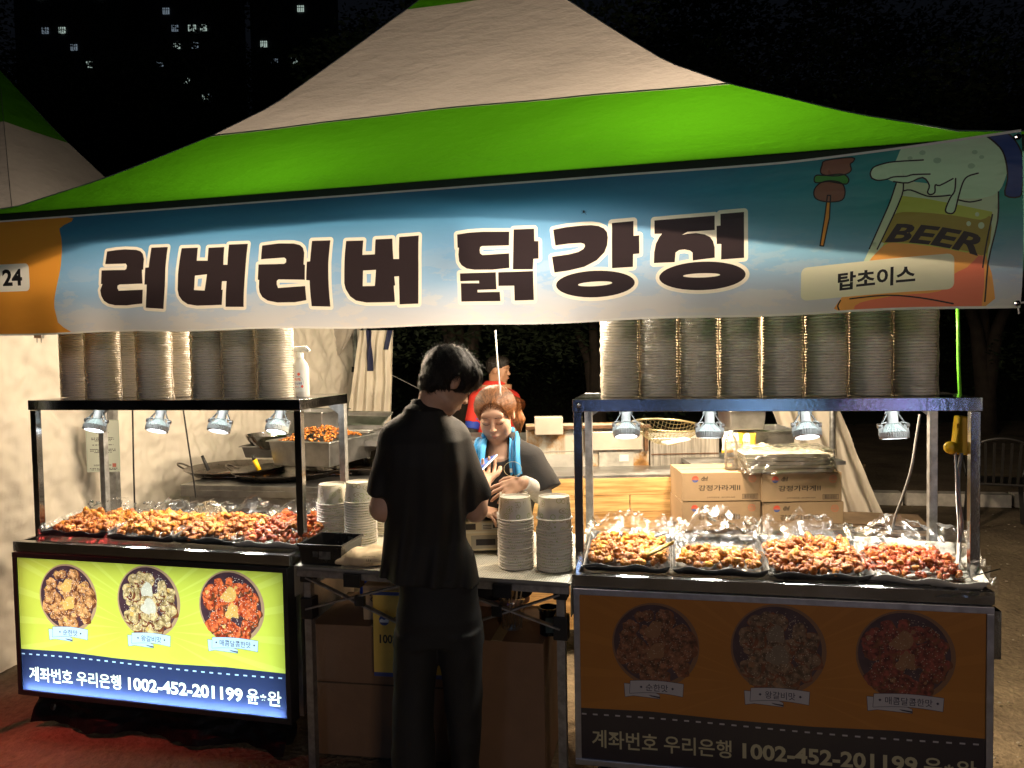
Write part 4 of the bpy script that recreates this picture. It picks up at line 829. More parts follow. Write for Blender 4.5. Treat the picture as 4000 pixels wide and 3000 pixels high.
for g in GL.values(): pass
stuffV = []; small = {}
def nug(kind, i):
    k = (kind, i)
    if k not in small: me = NM[i].copy(); me.materials.append(GL[kind]); small[k] = me
    return small[k]
lowN = []
for s in range(4):
    bm = bmesh.new(); bm.from_mesh(nugget(s+20, .0155, 2)); bmesh.ops.triangulate(bm, faces=bm.faces)
    lowN.append(([tuple(v.co) for v in bm.verts], [tuple(v.index for v in f.verts) for f in bm.faces])); bm.free()
SM = MB(); KI = ['pale', 'amber', 'brown', 'red']
def pile(side, cx, cy, w, d, z, tilt, hh, kind, label, group, ntop, nunder, rz=0, kinds=None, sh=1.0):
    A_ = CART[side][2]+rz; c, s = math.cos(A_), math.sin(A_); P0 = cw(side, cx, cy, z)
    def surf(x, y): q = max(0, 1-(2*x/w)**4)*max(0, 1-(2*y/d)**4); return hh*q**.6*(.75+.5*noise.noise((x*9+cx*5, y*9, 3)))+y*math.sin(tilt)
    pts = []; tries = 0
    while len(pts) < ntop and tries < 6000:
        tries += 1; x, y = random.uniform(-w/2, w/2), random.uniform(-d/2, d/2)
        if (2*x/w)**4+(2*y/d)**4 > 1: continue
        if all((x-a)**2+(y-b)**2 > (.027*sh)**2*(1 if tries < 3000 else .6) for a, b in pts): pts.append((x, y))
    for i, (x, y) in enumerate(pts):
        zz = surf(x, y)+.012+random.uniform(-.003, .006); kd = random.choice(kinds) if kinds else kind
        o = bpy.data.objects.new('chicken_piece', nug(kd, random.randrange(7))); COL.objects.link(o)
        o.location = (P0.x+x*c-y*s, P0.y+x*s+y*c, P0.z+zz); o.rotation_euler = (random.uniform(-.6, .6), random.uniform(-.6, .6), random.uniform(0, 6.28)); q = random.uniform(.75, 1.3)*sh; o.scale = (q, q, q)
        tag(o, label, 'fried chicken', group)
    for i in range(nunder):
        x, y = random.uniform(-w/2, w/2), random.uniform(-d/2, d/2)
        if (2*x/w)**4+(2*y/d)**4 > 1.1: continue
        zz = max(.010, surf(x, y)*random.choice((.4, .8, 1, 1, 1, 1))+random.uniform(.002, .010)); V, F = random.choice(lowN); q = random.uniform(.6, 1.0)*sh; R = Matrix.Rotation(random.uniform(0, 6), 3, (random.random(), random.random(), random.random()+.1))
        ce = Vector((P0.x+x*c-y*s, P0.y+x*s+y*c, P0.z+zz)); kd = random.choice(kinds) if kinds else kind
        SM.add([ce+R @ (Vector(v)*q) for v in V], F, KI.index(kd))
zt_ = HC-.028
def place(side, u, v, z):
    P = atz(u, v, z); X, Y, A_ = CART[side]; c, s = math.cos(-A_), math.sin(-A_); dx, dy = P.x-X, P.y-Y; return dx*c-dy*s, dx*s+dy*c
for i, (side, u, v, w, d, rz, lab) in enumerate(TR):
    cx, cy = place(side, u, 2150+i*12, HC+.035); cy = .215 if i < 3 else .20; tilt = .13; z = HC+.006+math.sin(tilt)*d/2-.012
    tray(side, cx, cy, w, d, z, rz, tilt, lab, bagh=(.11, .115, .10, .085)[i], paper=(i == 3))
    kd = ['pale', 'pale', 'brown', 'red'][i]
    pile(side, cx-(0, .0, .0, .03)[i], cy-(.02, .075, .02, .03)[i], (.285, .28, .32, .30)[i], (.25, .15, .29, .24)[i], z+.008, tilt, (.045, .03, .052, .042)[i], kd, ('pale glazed chicken piece in the leftmost tray of the right cart', 'pale fried chicken piece in the half empty tray of the right cart', 'dark red glazed chicken piece in the third tray of the right cart', 'shiny red chicken piece in the white lined tray of the right cart')[i], 'chicken pieces in tray of right cart, '+['first', 'second', 'third', 'fourth'][i], (42, 28, 44, 40)[i], (300, 170, 380, 330)[i], rz, kinds=[kd]*3+(['amber'] if i != 1 else ['pale']), sh=(.95, .9, .95, .8)[i])
for i, (side, u, v, w, d, rz, lab) in enumerate(LT):
    cx, cy = place(side, u, 2075+i*8, HC+.035); cy = .24; tilt = .10; z = HC+.010+math.sin(tilt)*d/2-.012
    if i == 0: cx = max(cx, .17)
    tray(side, cx, cy, w, d, z, rz, tilt, lab, dark=(i == 0), bagh=.085, paper=(i == 3))
    kd = ['amber', 'amber', 'brown', 'red'][i]
    pile(side, cx, cy-.01, w*.94, d*.84, z+.008, tilt, (.045, .06, .06, .065)[i], kd, ('amber chicken piece in the dark tray leftmost on the left cart', 'amber chicken piece in the second tray from the left of the left cart', 'brown glazed chicken piece in the third tray of the left cart', 'red glazed chicken piece in the rightmost tray of the left cart')[i], 'chicken pieces in tray of left cart, '+['first', 'second', 'third', 'fourth'][i], (34, 37, 38, 39)[i], 360, rz, kinds=[kd]*3+[['brown'], ['pale'], ['amber'], ['brown']][i], sh=.98)
tag(SM.build('chicken_pile', [GL[k] for k in KI], smooth=True), None, None, kind='stuff')
# sesame crumbs on the liners of the two pale trays
mb = MB()
for (cx, cy, w, d) in ((.20, .27, .30, .22), (.56, .27, .30, .24)):
    for k in range(420):
        P = cw('R', cx+random.uniform(-w/2, w/2), cy+random.uniform(-d/2, d/2), 0); z = HC+.028+(cy-.2)*.12+random.uniform(0, .012); r = random.uniform(.0010, .0022); mb.lathe([(0, -r), (r, 0), (0, r)], 4, (P.x, P.y, z))
tag(mb.build('sesame_crumbs', mat('crumbs', (.45, .26, .09), .7, var=.4, vs=90)), None, None, kind='stuff')
P = cw('R', .315, .09, HC+.05); mb = MB().grid(lambda a, b: (P.x+(a-.5)*.10, P.y+(b-.5)*.035*math.sin(math.pi*min(1, a*1.1)), P.z+.012*(2*b-1)**2+.05*a), 14, 6); tag(mb.build('serving_spoon', mat('horn_spoon', (.55, .36, .09), .3, coat=.4), smooth=True, thick=.002), 'yellowish scoop lying on the pale chicken of the right cart', 'spoon')
P = cw('R', 1.30, .04, HC+.03); tag(MB().bar(P, P+Vector((.12, .0, .03)), .006, .002).build('tongs', steel), 'thin tongs handle at the corner of the rightmost tray', 'tongs')
# ------------------------------------------------------------------ paper bowls
T = NT('printed_paper'); tc = T.add('TexCoord'); vo = T.add('TexVoronoi', Scale=36, Randomness=.85); T.l(tc.outputs['Object'], vo.inputs[0])
def band(lo, hi):
    a = T.add('Math', _operation='GREATER_THAN', i1=lo); b = T.add('Math', _operation='LESS_THAN', i1=hi); m = T.add('Math', _operation='MULTIPLY')
    T.l(vo.outputs['Distance'], a.inputs[0]); T.l(vo.outputs['Distance'], b.inputs[0]); T.l(a.outputs[0], m.inputs[0]); T.l(b.outputs[0], m.inputs[1]); return m
b1, b2 = band(.36, .42), band(.13, .20); ad = T.add('Math', _operation='ADD'); T.l(b1.outputs[0], ad.inputs[0]); T.l(b2.outputs[0], ad.inputs[1])
gcol = T.add('ValToRGB'); gcol.color_ramp.elements[0].color = (.45, .55, .10, 1); gcol.color_ramp.elements[1].color = (.50, .42, .22, 1); gcol.color_ramp.elements[0].position = .45; gcol.color_ramp.elements[1].position = .55; T.l(vo.outputs['Color'], gcol.inputs[0])
mx = T.add('Mix', _data_type='RGBA'); mx.inputs[6].default_value = (.92, .89, .80, 1); sc_ = T.add('Math', _operation='MULTIPLY', i1=.85); T.l(ad.outputs[0], sc_.inputs[0]); T.l(sc_.outputs[0], mx.inputs[0]); T.l(gcol.outputs[0], mx.inputs[7])
p = T.add('BsdfPrincipled', Roughness=.5); T.l(mx.outputs[2], p.inputs['Base Color']); tr = T.add('BsdfTranslucent'); T.l(mx.outputs[2], tr.inputs[0]); ms = T.add('MixShader', Fac=.22); T.l(p.outputs[0], ms.inputs[1]); T.l(tr.outputs[0], ms.inputs[2]); T.l(ms.outputs[0], T.out.inputs[0]); paperm = T.m
rimm = mat('paper_rim', (.95, .93, .88), .5, trans=.25, transcol=(.98, .80, .52))
# upside-down paper bowl: rim at z=0, closed end at the top (height .088)
RB, RT, HBOWL, STEP = .0655, .0575, .088, .0108
cupV = MB().lathe([(RB, .004), (RB+.0035, .0035), (RB+.0052, .006), (RB+.0035, .0085), (RB+.0005, .009)], 36, m=1).lathe([(RB-.0005, .006), (RT, HBOWL), (RT-.002, HBOWL), (RT-.003, HBOWL-.007), (.001, HBOWL-.007)], 36, mf=[0, 1, 1, 1])
cup_me = cupV.mesh('paper_bowl', [paperm, rimm]); cup_me.polygons.foreach_set('use_smooth', [True]*len(cup_me.polygons)); cup_me.set_sharp_from_angle(angle=.9)
ORD = ['topmost', 'second', 'third', 'fourth', 'fifth', 'sixth', 'seventh', 'eighth', 'ninth', 'tenth', 'eleventh', 'twelfth', 'thirteenth', 'fourteenth', 'fifteenth', 'sixteenth', 'seventeenth', 'eighteenth', 'nineteenth', 'twentieth', 'twenty first', 'twenty second', 'twenty third', 'twenty fourth', 'twenty fifth']
TZ = .832
def stack(x, y, n, where, group, extra=0, z0=TZ):
    for i in range(n):
        k = n-1-i; z = z0+i*STEP + (extra if k == 0 else 0); o = bpy.data.objects.new('paper_bowl', cup_me); COL.objects.link(o)
        o.location = (x+random.uniform(-.0012, .0012), y+random.uniform(-.0012, .0012), z); o.rotation_euler = (random.uniform(-.006, .006), random.uniform(-.006, .006), random.uniform(0, 6.28))
        tag(o, ('topmost' if k == 0 else ORD[k]+' from top')+' upturned paper bowl, '+where, 'paper bowl', group)
def on_table(u, v, z=TZ): P = atz(u, v, z); return P.x, P.y
def stk(u, Y): P = at(u, 2100, Y); return P.x, P.y
x, y = stk(1304, 3.26); stack(x, y, 17, 'stack left of the customer beside the left cart', 'bowl stack beside the left cart'); 
x, y = stk(1411, 3.18); stack(x, y, 19, 'stack touching the left elbow of the customer', 'bowl stack at the left elbow of the customer')
x, y = stk(1508, 3.42); stack(x, y, 15, 'stack mostly hidden behind the left side of the customer', 'bowl stack behind the customer')
x, y = stk(2015, 2.84); stack(x, y, 18, 'tall stack between the scale and the right cart', 'tall bowl stack by the scale')
x, y = stk(2010, 3.02); stack(x, y, 16, 'stack hidden behind the tall one by the scale', 'bowl stack behind the tall one')
x, y = stk(2166, 2.80); stack(x, y, 16, 'stack against the left post of the right cart', 'bowl stack against the right cart', extra=.028)
# wrapped sleeves of bowls on top of the carts: each sleeve is one package
wrapm = film('sleeve_film', .07, rough=.25, bump=.4, bs=30, tl_=.85)
rim_only = MB().lathe([(RB-.004, .001), (RB+.004, .0005), (RB+.0062, .0045), (RB+.004, .0085), (RB-.001, .0095), (RT+.002, .018)], 28, mf=[1, 1, 1, 1, 0]); rim_me = rim_only.mesh('paper_bowl', [paperm, rimm]); rim_me.polygons.foreach_set('use_smooth', [True]*len(rim_me.polygons))
def sleeve(side, x, y, n, label, s=1.09):
    P = cw(side, x, y, HT1-.001); t = thing('wrapped_bowl_sleeve', label, 'package', P, random.uniform(0, 6), 'film wrapped sleeves of paper bowls on the carts')
    for i in range(n):
        o = link('paper_bowl', rim_me if i < n-1 else cup_me, t, (random.uniform(-.001, .001), random.uniform(-.001, .001), .002+i*STEP)); o.scale = (s, s, 1); o.rotation_euler = (0, 0, random.uniform(0, 6))
    H = n*STEP+.09; sd = random.random()*9
    def f(a, b):
        th = a*2*math.pi; k = math.sin(th*2.0+sd); r = (RB+.0065)*s + .0035 + .004*max(0, noise.noise((3*math.cos(th), 3*math.sin(th), b*14+sd))) + .010*max(0, noise.noise((2.2*math.cos(th)+sd, 2.2*math.sin(th), b*26)))**1.2*(abs(math.cos(th+sd)) > .8); return (r*math.cos(th), r*math.sin(th), H*b+.001)
    MB().grid(f, 80, 70).build('film_wrap', wrapm, t)
    return t
names_ = ['leftmost', 'second from the left', 'third from the left', 'fourth from the left', 'fifth from the left', 'sixth from the left', 'seventh from the left', 'rightmost']
ub = [430, 600, 772, 942, 1112, 1290, 1490, 1712, 1950]
for i in range(8):
    u = (ub[i]+ub[i+1])/2/1.7015; yy = SB+.12+(.13 if i % 2 == 0 and i < 6 else 0); x, _ = cl('L', u, 1450, yy); sleeve('L', x, yy, 37, names_[i]+' film wrapped sleeve of paper bowls on top of the left cart', s=(1.0 if i < 6 else 1.06))
ur = [2352, 2497, 2651, 2805, 2972, 3140, 3310, 3483, 3660]
for i in range(8):
    u = (ur[i]+ur[i+1])/2; x, _ = cl('R', u, 1450, SB+.17); sleeve('R', x, SB+.17, 36, names_[i]+' film wrapped sleeve of paper bowls on top of the right cart', s=1.02)
# spray bottle on the left cart
x, _ = cl('L', 1174, 1500, SB+.22); P = cw('L', WD-.055, SB+.20, HT1+.0); P = Vector((at(1174, 1500, P.y).x, P.y, HT1))
t = thing('spray_bottle', 'white trigger spray bottle standing on the right end of the left cart', 'spray bottle', P, -.1)
MB().lathe([(.001, 0), (.036, 0), (.039, .004), (.039, .125), (.034, .145), (.018, .168), (.015, .175), (.001, .175)], 28, sy=.72).build('bottle', mat('bottle_white', (.78, .77, .76), .35), t, auto=40)
MB().lathe([(.001, .172), (.017, .172), (.017, .192), (.013, .197), (.001, .197)], 18).build('collar', whitep, t, auto=40)
hb = MB(); hb.bar((-.045, 0, .210), (.034, 0, .214), .02, .022); hb.bar((.03, 0, .216), (.044, 0, .200), .018, .014); hb.bar((0, 0, .195), (0, 0, .212), .018); hb.build('spray_head', whitep, t, bevel=.003)
MB().tube([(-.028, 0, .203), (-.034, 0, .185), (-.043, 0, .168)], .0042, 6).build('trigger', whitep, t, smooth=True)
lb = MB(); lay = [([[(-.034, .03), (-.022, .03), (-.022, .115), (-.034, .115)]], 1), ([circ((-.002, .066), .027)], 3), ([circ((-.002, .066), .0245)], 0), ([circ((.004, .101), .0065)], 2), ([circ((.018, .047), .006)], 2), (fit_text('99.9%', -.003, .078, .030, .012, off=.03), 2), (fit_text('살균소독제', -.003, .060, .040, .0115, off=.02), 1), (fit_text('500 ml', -.006, .046, .016, .005, off=.01), 2)]
lm_ = [mat('label_white', (.80, .82, .85), .4), mat('label_navy', (.04, .08, .28), .4), mat('label_red', (.75, .12, .08), .4), mat('label_grey', (.45, .5, .6), .4)]
link('label', sheet_mesh('label', -.034, .034, .024, .12, lay, 16, 2, lambda x, z: (.0397*math.sin(x/.0397), -.0288*math.cos(x/.0397)-.0004, z), lm_), t)
# ------------------------------------------------------------------ certificate and its post
Pc = at(430, 1850, 4.35)
tag(MB().box((Pc.x, 4.39, 1.1), (.05, .05, 2.2)).build('tent_post', galv), 'square metal post against the tarpaulin, carrying the certificate', 'post')
cs_ = thing('paper_notice', 'white official notice sheet taped to the post behind the left cart', 'notice', at(402, 1742, 4.33), -.05)
W_, H_ = .195, .305
r3 = random.Random(3); lay = [([[(-W_/2+.004, -H_/2+.012), (W_/2-.004, -H_/2+.012), (W_/2-.004, H_/2-.004), (-W_/2+.004, H_/2-.004)]], 2), ([[(-W_/2+.0055, -H_/2+.0135), (W_/2-.0055, -H_/2+.0135), (W_/2-.0055, H_/2-.0055), (-W_/2+.0055, H_/2-.0055)]], 0)]
for yy, w in ((.075, .07), (.045, .13), (.036, .13), (.028, .09), (.004, .12), (-.022, .15), (-.031, .15), (-.040, .10), (-.062, .05), (-.134, .16), (-.142, .14)):
    x = -w/2; bars = []
    while x < w/2: q = r3.uniform(.004, .014); bars.append([(x, yy), (min(x+q, w/2), yy), (min(x+q, w/2), yy+.0042), (x, yy+.0042)]); x += q+r3.choice((.0015, .002, .006))
    lay.append((bars, 1))
lay += [(fit_text('인천광역시 연수구청장', -.006, -.113, .10, .010, off=.02), 1), ([[(.050, -.125), (.072, -.125), (.072, -.103), (.050, -.103)]], 3)]
link('paper', sheet_mesh('paper', -W_/2, W_/2, -H_/2, H_/2, lay, 8, 10, lambda x, z: (x, .006*math.sin(x*18)+.004*z*4*x-.02*(z*z), z), [mat('notice_paper', (.74, .80, .70), .7, trans=.1), mat('notice_ink', (.06, .06, .06), .7), mat('notice_border', (.35, .5, .38), .7), mat('seal_red', (.6, .2, .15), .7)]), cs_)
tag(MB().tube([at(518, 1600, 3.75), at(521, 1780, 3.75), at(527, 2010, 3.75)], .0042, 7).build('black_cable', blackm), 'straight black cable hanging behind the second lamp of the left cart', 'cable')
tag(MB().tube([at(716, 1600, 3.8), at(738, 1750, 3.8), at(750, 1830, 3.8), at(766, 1945, 3.8)], .0042, 7).build('black_cable', blackm), 'slanting black cable hanging left of the third lamp of the left cart', 'cable')
# ------------------------------------------------------------------ cooking table, pans, steel containers
TT = .90; pL = atz(702, 1893, TT); pR = pL+Vector((2.15, -.42, 0)); ang = math.atan2(-.42, 2.15)
ct = thing('cooking_table', 'long stainless steel cooking table behind the left cart carrying flat pans', 'table', (pL.x, pL.y, 0), ang)
LL = 2.19; DD = .75
MB().box((LL/2, DD/2, TT-.015), (LL, DD, .03)).box((LL/2, .008, TT-.05), (LL, .016, .045)).build('table_top', steel_d, ct, bevel=.004)
MB().box((LL/2, .03, TT-.11), (LL-.1, .02, .09)).build('apron', steel_d, ct)
for x, y in ((.06, .06), (LL-.06, .06), (.06, DD-.06), (LL-.06, DD-.06)): MB().box((x, y, TT/2-.02), (.045, .045, TT-.06)).build('leg', steel_d, ct)
mb = MB().box((LL/2, DD/2, .56), (LL-.12, DD-.15, .02)); mb.box((LL/2, DD/2, .70), (LL-.25, .5, .2)); mb.build('burner', mat('black_burner', (.02, .02, .022), .35, var=.3, vs=20), ct)
MB().box((LL/2, .04, .50), (LL-.1, .03, .06)).build('shelf_edge', steel_d, ct)
def ctp(x, y, z=TT): c, s = math.cos(ang), math.sin(ang); return Vector((pL.x+x*c-y*s, pL.y+x*s+y*c, z))
panm = mat('seasoned_pan', (.10, .085, .07), .28, .6, var=.4, vs=14, bump=.2, bs=30, coat=.3); pinn = mat('sauce_glaze', (.13, .05, .015), .16, 0, var=.5, vs=10, bump=.5, bs=22, coat=.8)
def pan(u, v, R, label, inner=True, ly=None):
    P = atz(u, v, TT); t = thing('flat_pan', label, 'pan', (P.x, P.y, TT), random.uniform(-.2, .2), 'flat two-handled pans on the cooking table')
    MB().lathe([(.001, 0), (R*.80, 0), (R, .045), (R+.006, .046), (R+.006, .043), (R*.82, .006), (.001, .006)], 44).build('pan_body', panm, t, auto=35)
    if inner: MB().lathe([(.001, .009), (R*.84, .009), (R*.9, .016)], 40).build('sauce', pinn, t, smooth=True)
    for s in (-1, 1):
        pts = [(s*(R*.98), -.05, .042), (s*(R+.035), -.042, .065), (s*(R+.055), 0, .075), (s*(R+.035), .042, .065), (s*(R*.98), .05, .042)]; MB().tube(smooth_p(pts), .006, 6).build('handle', panm, t, smooth=True)
    return P
def smooth_p(P, n=4):
    P = [Vector(p) for p in P]; out = []
    for i in range(len(P)-1):
        p0, p1, p2, p3 = P[max(i-1, 0)], P[i], P[i+1], P[min(i+2, len(P)-1)]
        for k in range(n): t = k/n; out.append(.5*((2*p1)+(p2-p0)*t+(2*p0-5*p1+4*p2-p3)*t*t+(3*p1-p0-3*p2+p3)*t**3))
    return out+[P[-1]]
pan(922, 1848, .31, 'glazed flat pan at the left end of the cooking table'); pan(1128, 1858, .34, 'larger flat pan overlapping the first, with a yellow handled spatula', False)
pan(1330, 1840, .27, 'third flat pan right of the left cart post'); pan(1440, 1838, .25, 'flat pan with upright loop handle nearest the customer', False)
def stickh(u0, v0, u1, v1, Y, r, m, label, nm, cat):
    tag(MB().tube([at(u0, v0, Y), at((u0+u1)/2, (v0+v1)/2, Y), at(u1, v1, Y)], [r*.8, r, r], 8).build(nm, m, smooth=True), label, cat)
stickh(789, 1780, 815, 1838, 4.5, .011, blackm, 'black handled scraper leaning out of the leftmost pan', 'scraper', 'spatula')
t = thing('spatula', 'yellow handled spatula with black tip leaning on the larger pan', 'spatula', at(1013, 1837, 4.35)); Pq = at(987, 1780, 4.35)-t.location
MB().tube([(0, 0, 0), Pq*.72], .014, 8).build('grip', mat('yellow_plastic', (.85, .52, .01), .4), t, smooth=True); MB().tube([Pq*.72, Pq], .011, 8).build('tip', blackm, t, smooth=True)
# upper shelf rack on the table
rk = thing('wire_rack', 'low metal rack on the cooking table holding steel containers', 'rack', ctp(1.05, .62, 0), ang); z_ = 1.12
MB().box((.42, 0, z_), (1.35, .5, .012)).box((.42, -.25, z_-.012), (1.35, .015, .03)).build('shelf', steel_d, rk)
for x in (-.2, 1.05):
    for y in (-.2, .2): MB().bar((x, y, TT), (x, y, z_-.008), .02).build('leg', steel_d, rk)
mb = MB().bar((.30, -.24, TT+.02), (.62, -.24, z_-.02), .02, .004).bar((.62, -.235, TT+.02), (.30, -.235, z_-.02), .02, .004); mb.build('brace', steel_d, rk)
def container(u, v, Y, w, d, h, label, rz=-.2, fill=False, tilt=0):
    P = at(u, v, Y); t = thing('steel_container', label, 'container', P, rz, 'stainless steel food containers'); t.rotation_euler.x = tilt
    mb = MB(); s = .92
    vs = []
    for z, k, o in ((0, s, 0), (h, 1, 0), (h, 1, .012), (h-.006, 1, .012)): vs += [(x*(w/2*k+o), y*(d/2*k+o), z) for x, y in ((-1, -1), (1, -1), (1, 1), (-1, 1))]
    fs = [(3, 2, 1, 0)]+[(i*4+k, i*4+(k+1) % 4, i*4+4+(k+1) % 4, i*4+4+k) for i in range(3) for k in range(4)]
    mb.add(vs, fs); o = mb.build('pan_body', steel_d, t, bevel=.012, thick=0); md = o.modifiers.new('s', 'SOLIDIFY'); md.thickness = .002
    if fill:
        mb = MB(); rr = random.Random(8)
        for k in range(260):
            x, y = rr.uniform(-w*.46, w*.40), rr.uniform(-d*.45, d*.42); V, F = rr.choice(lowN); z = h-.02+.085*max(0, 1-(2*x/w)**2)*max(.2, 1-(2*y/d)**2)*rr.uniform(.7, 1.05); R = Matrix.Rotation(rr.uniform(0, 6), 3, 'Z'); mb.add([R @ (Vector(q)*.62)+Vector((x, y, z)) for q in V], F)
        o = mb.build('chicken_heap', GL['brown'], t, smooth=True); o['kind'] = 'stuff'
    return t
container(1120, 1775, 4.75, .44, .34, .075, 'shallow steel pan under the mixing bowl', rz=-.12)
t = thing('mixing_bowl', 'round stainless mixing bowl behind the fourth lamp', 'bowl', at(1072, 1765, 4.7)); MB().lathe([(.001, 0), (.07, 0), (.125, .035), (.158, .085), (.17, .115), (.178, .116), (.16, .083), (.12, .036), (.06, .006), (.001, .006)], 36).build('bowl_body', steel, t, auto=35)
container(1265, 1800, 4.55, .42, .5, .15, 'deep steel container heaped with brown glazed chicken', rz=-.35, fill=True)
container(1345, 1752, 4.95, .55, .42, .14, 'steel container behind the heaped one', rz=-.25); container(1470, 1740, 5.1, .5, .4, .13, 'steel container half hidden by the shoulder of the customer', rz=-.15)
container(1235, 1690, 4.9, .30, .34, .15, 'tall steel container stored under the left cart top, above the chicken', rz=-.3)
container(1400, 1668, 5.3, .4, .3, .03, 'dark tray lid tilted against the curtain', rz=-.4, tilt=.5)
# burnt bits on the table
mb = MB()
for k in range(46):
    u = random.choice([random.uniform(985, 1070), random.uniform(1200, 1250)]); P = atz(u, random.uniform(1853, 1872), TT); V, F = random.choice(lowN); q = random.uniform(.2, .45); mb.add([P+Vector(a)*q+Vector((0, 0, .005)) for a in V], F)
tag(mb.build('food_scraps', GL['brown'], smooth=True), None, None, kind='stuff')
# slatted round basket / fan guard
t = thing('round_fan', 'beige round fan guard with radial slats lying behind the left trays', 'fan', at(800, 2050, 3.95), .2); t.rotation_euler = (1.15, 0, -.35)
pb = mat('beige_plastic', (.62, .52, .36), .5); mb = MB(); R = .125
mb.tube([(R*math.cos(a), R*math.sin(a), 0) for a in [k*math.pi/20 for k in range(41)]], .006, 6); mb.tube([(R*.45*math.cos(a), R*.45*math.sin(a), .012) for a in [k*math.pi/12 for k in range(25)]], .004, 5); mb.build('rim', pb, t, smooth=True)
slat_me = MB().box((R*.72, 0, .006), (R*.56, .0045, .006)).mesh('slat', pb)
for k in range(48): o = link('slat', slat_me, t); o.rotation_euler = (0, 0, k*2*math.pi/48)
MB().lathe([(.001, 0), (R*.45, 0), (R*.45, .014), (.001, .02)], 24).build('hub', mat('dark_hub', (.06, .055, .05), .6), t, auto=40)
MB().lathe([(R*1.0, -.01), (R*.95, -.05), (R*.6, -.07), (.001, -.07)], 30).build('housing', pb, t, auto=50)
# ------------------------------------------------------------------ centre folding table
TL0 = atz(1158, 2205, TZ); TR0 = atz(2222, 2272, TZ); ta = math.atan2(TR0.y-TL0.y, TR0.x-TL0.x); TLn = (TR0-TL0).length; TD = .70
tb = thing('folding_table', 'folding table with metal cross braces and a mesh cover between the two carts', 'table', (TL0.x, TL0.y, 0), ta)
def tp(x, y, z=0): c, s = math.cos(ta), math.sin(ta); return Vector((TL0.x+x*c-y*s, TL0.y+x*s+y*c, z))
alum = mat('worn_aluminium', (.33, .31, .29), .5, .7, var=.25, vs=30)
MB().box((TLn/2, TD/2, TZ-.016), (TLn-.004, TD, .020)).build('table_top', mat('table_board', (.25, .24, .22), .5), tb, bevel=.003)
MB().box((TLn/2, .006, TZ-.032), (TLn, .012, .03)).box((TLn/2, TD-.006, TZ-.032), (TLn, .012, .03)).build('edge_rail', alum, tb)
T = NT('mesh_cover'); tc = T.add('TexCoord'); vo = T.add('TexVoronoi', Scale=110, Randomness=.1); T.l(tc.outputs['Object'], vo.inputs[0]); rp = T.add('ValToRGB'); rp.color_ramp.elements[0].color = (.05, .05, .045, 1); rp.color_ramp.elements[1].color = (.62, .60, .52, 1); rp.color_ramp.elements[0].position = .22; rp.color_ramp.elements[1].position = .4; T.l(vo.outputs['Distance'], rp.inputs[0]); p = T.add('BsdfPrincipled', Roughness=.55); T.l(rp.outputs[0], p.inputs['Base Color']); bp = T.add('Bump', Strength=.6, Distance=.004); T.l(vo.outputs['Distance'], bp.inputs['Height']); T.l(bp.outputs[0], p.inputs['Normal']); T.l(p.outputs[0], T.out.inputs[0])
def cov(a, b):
    L = TLn+.26; q = -.13+L*a; y = -.008+(TD+.016)*b
    if q < -.006: return (-.008-.004*math.sin(y*40), y, TZ-.004-(-.006-q)*1.0)
    if q > TLn+.006: return (TLn+.008+.004*math.sin(y*40), y, TZ-.004-(q-TLn-.006))
    return (q, y, TZ-.002)
MB().grid(cov, 110, 10).build('mesh_cover', T.m, tb)
for x, y in ((.035, .03), (TLn-.035, .03), (.035, TD-.03), (TLn-.035, TD-.03)): MB().box((x, y, (TZ-.05)/2), (.03, .03, TZ-.05)).build('leg', alum, tb)
for x in (.035, TLn-.035): MB().box((x, .03, .655), (.052, .052, .085)).build('slider_bracket', blackm, tb, bevel=.003); MB().box((x, .03, .785), (.05, .05, .05)).build('corner_bracket', blackm, tb, bevel=.003)
for x0, s in ((.035, 1), (TLn-.035, -1)):
    a = (x0, .012, .78); b = (x0+s*.46, .012, .60); c = (x0, .006, .655); d = (x0+s*.46, .006, .79); MB().bar(a, b, .022, .006).build('brace', alum, tb); MB().bar(c, d, .022, .006).build('brace', alum, tb)
    MB().box((x0+s*.235, .004, .705), (.04, .02, .04)).build('pivot', blackm, tb, bevel=.002); MB().box((x0+s*.21, .006, .785), (.07, .04, .05)).build('clip', blackm, tb)
mb = MB(); 
for y in (.68,): mb.bar((.035, y, .64), (TLn/2, y, .76), .02, .006); mb.bar((TLn-.035, y, .64), (TLn/2, y, .76), .02, .006)
mb.build('brace', alum, tb)
# things on the table
P = tp(.10, .09, TZ); t = thing('plastic_tub', 'black rectangular plastic tub on the table beside the left cart', 'tub', P, ta+.02)
P = at(1288, 2195, 2.95); t.location = (P.x, P.y+.03, TZ); w, d, h = .185, .19, .085
vs = []; 
for z, k, o in ((0, .92, 0), (h-.01, 1, 0), (h-.01, 1, .005), (h, 1, .005), (h, 1, -.004), (.008, .92, -.004)): vs += [(x*(w/2*k+o), y*(d/2*k+o), z) for x, y in ((-1, -1), (1, -1), (1, 1), (-1, 1))]
fs = [(3, 2, 1, 0)]+[(i*4+k, i*4+(k+1) % 4, i*4+4+(k+1) % 4, i*4+4+k) for i in range(5) for k in range(4)]+[(20, 21, 22, 23)]
MB().add(vs, fs).build('tub_body', mat('glossy_black', (.012, .012, .013), .22, var=.3), t, bevel=.003); MB().lathe([(.001, 0), (.052, 0), (.055, .004), (.05, .008), (.001, .008)], 24, c=(.02, -.045, 0), sy=.55).build('lid', mat('clear_lid', (.3, .32, .3), .2, alpha=.6), t, smooth=True)
mb = MB().box((-.02, -d/2*.97-.0015, .045), (.022, .001, .022)).box((.02, -d/2*.97-.0015, .042), (.05, .001, .03)); mb.build('sticker', mat('faded_sticker', (.10, .10, .09), .5, var=.5, vs=60), t)
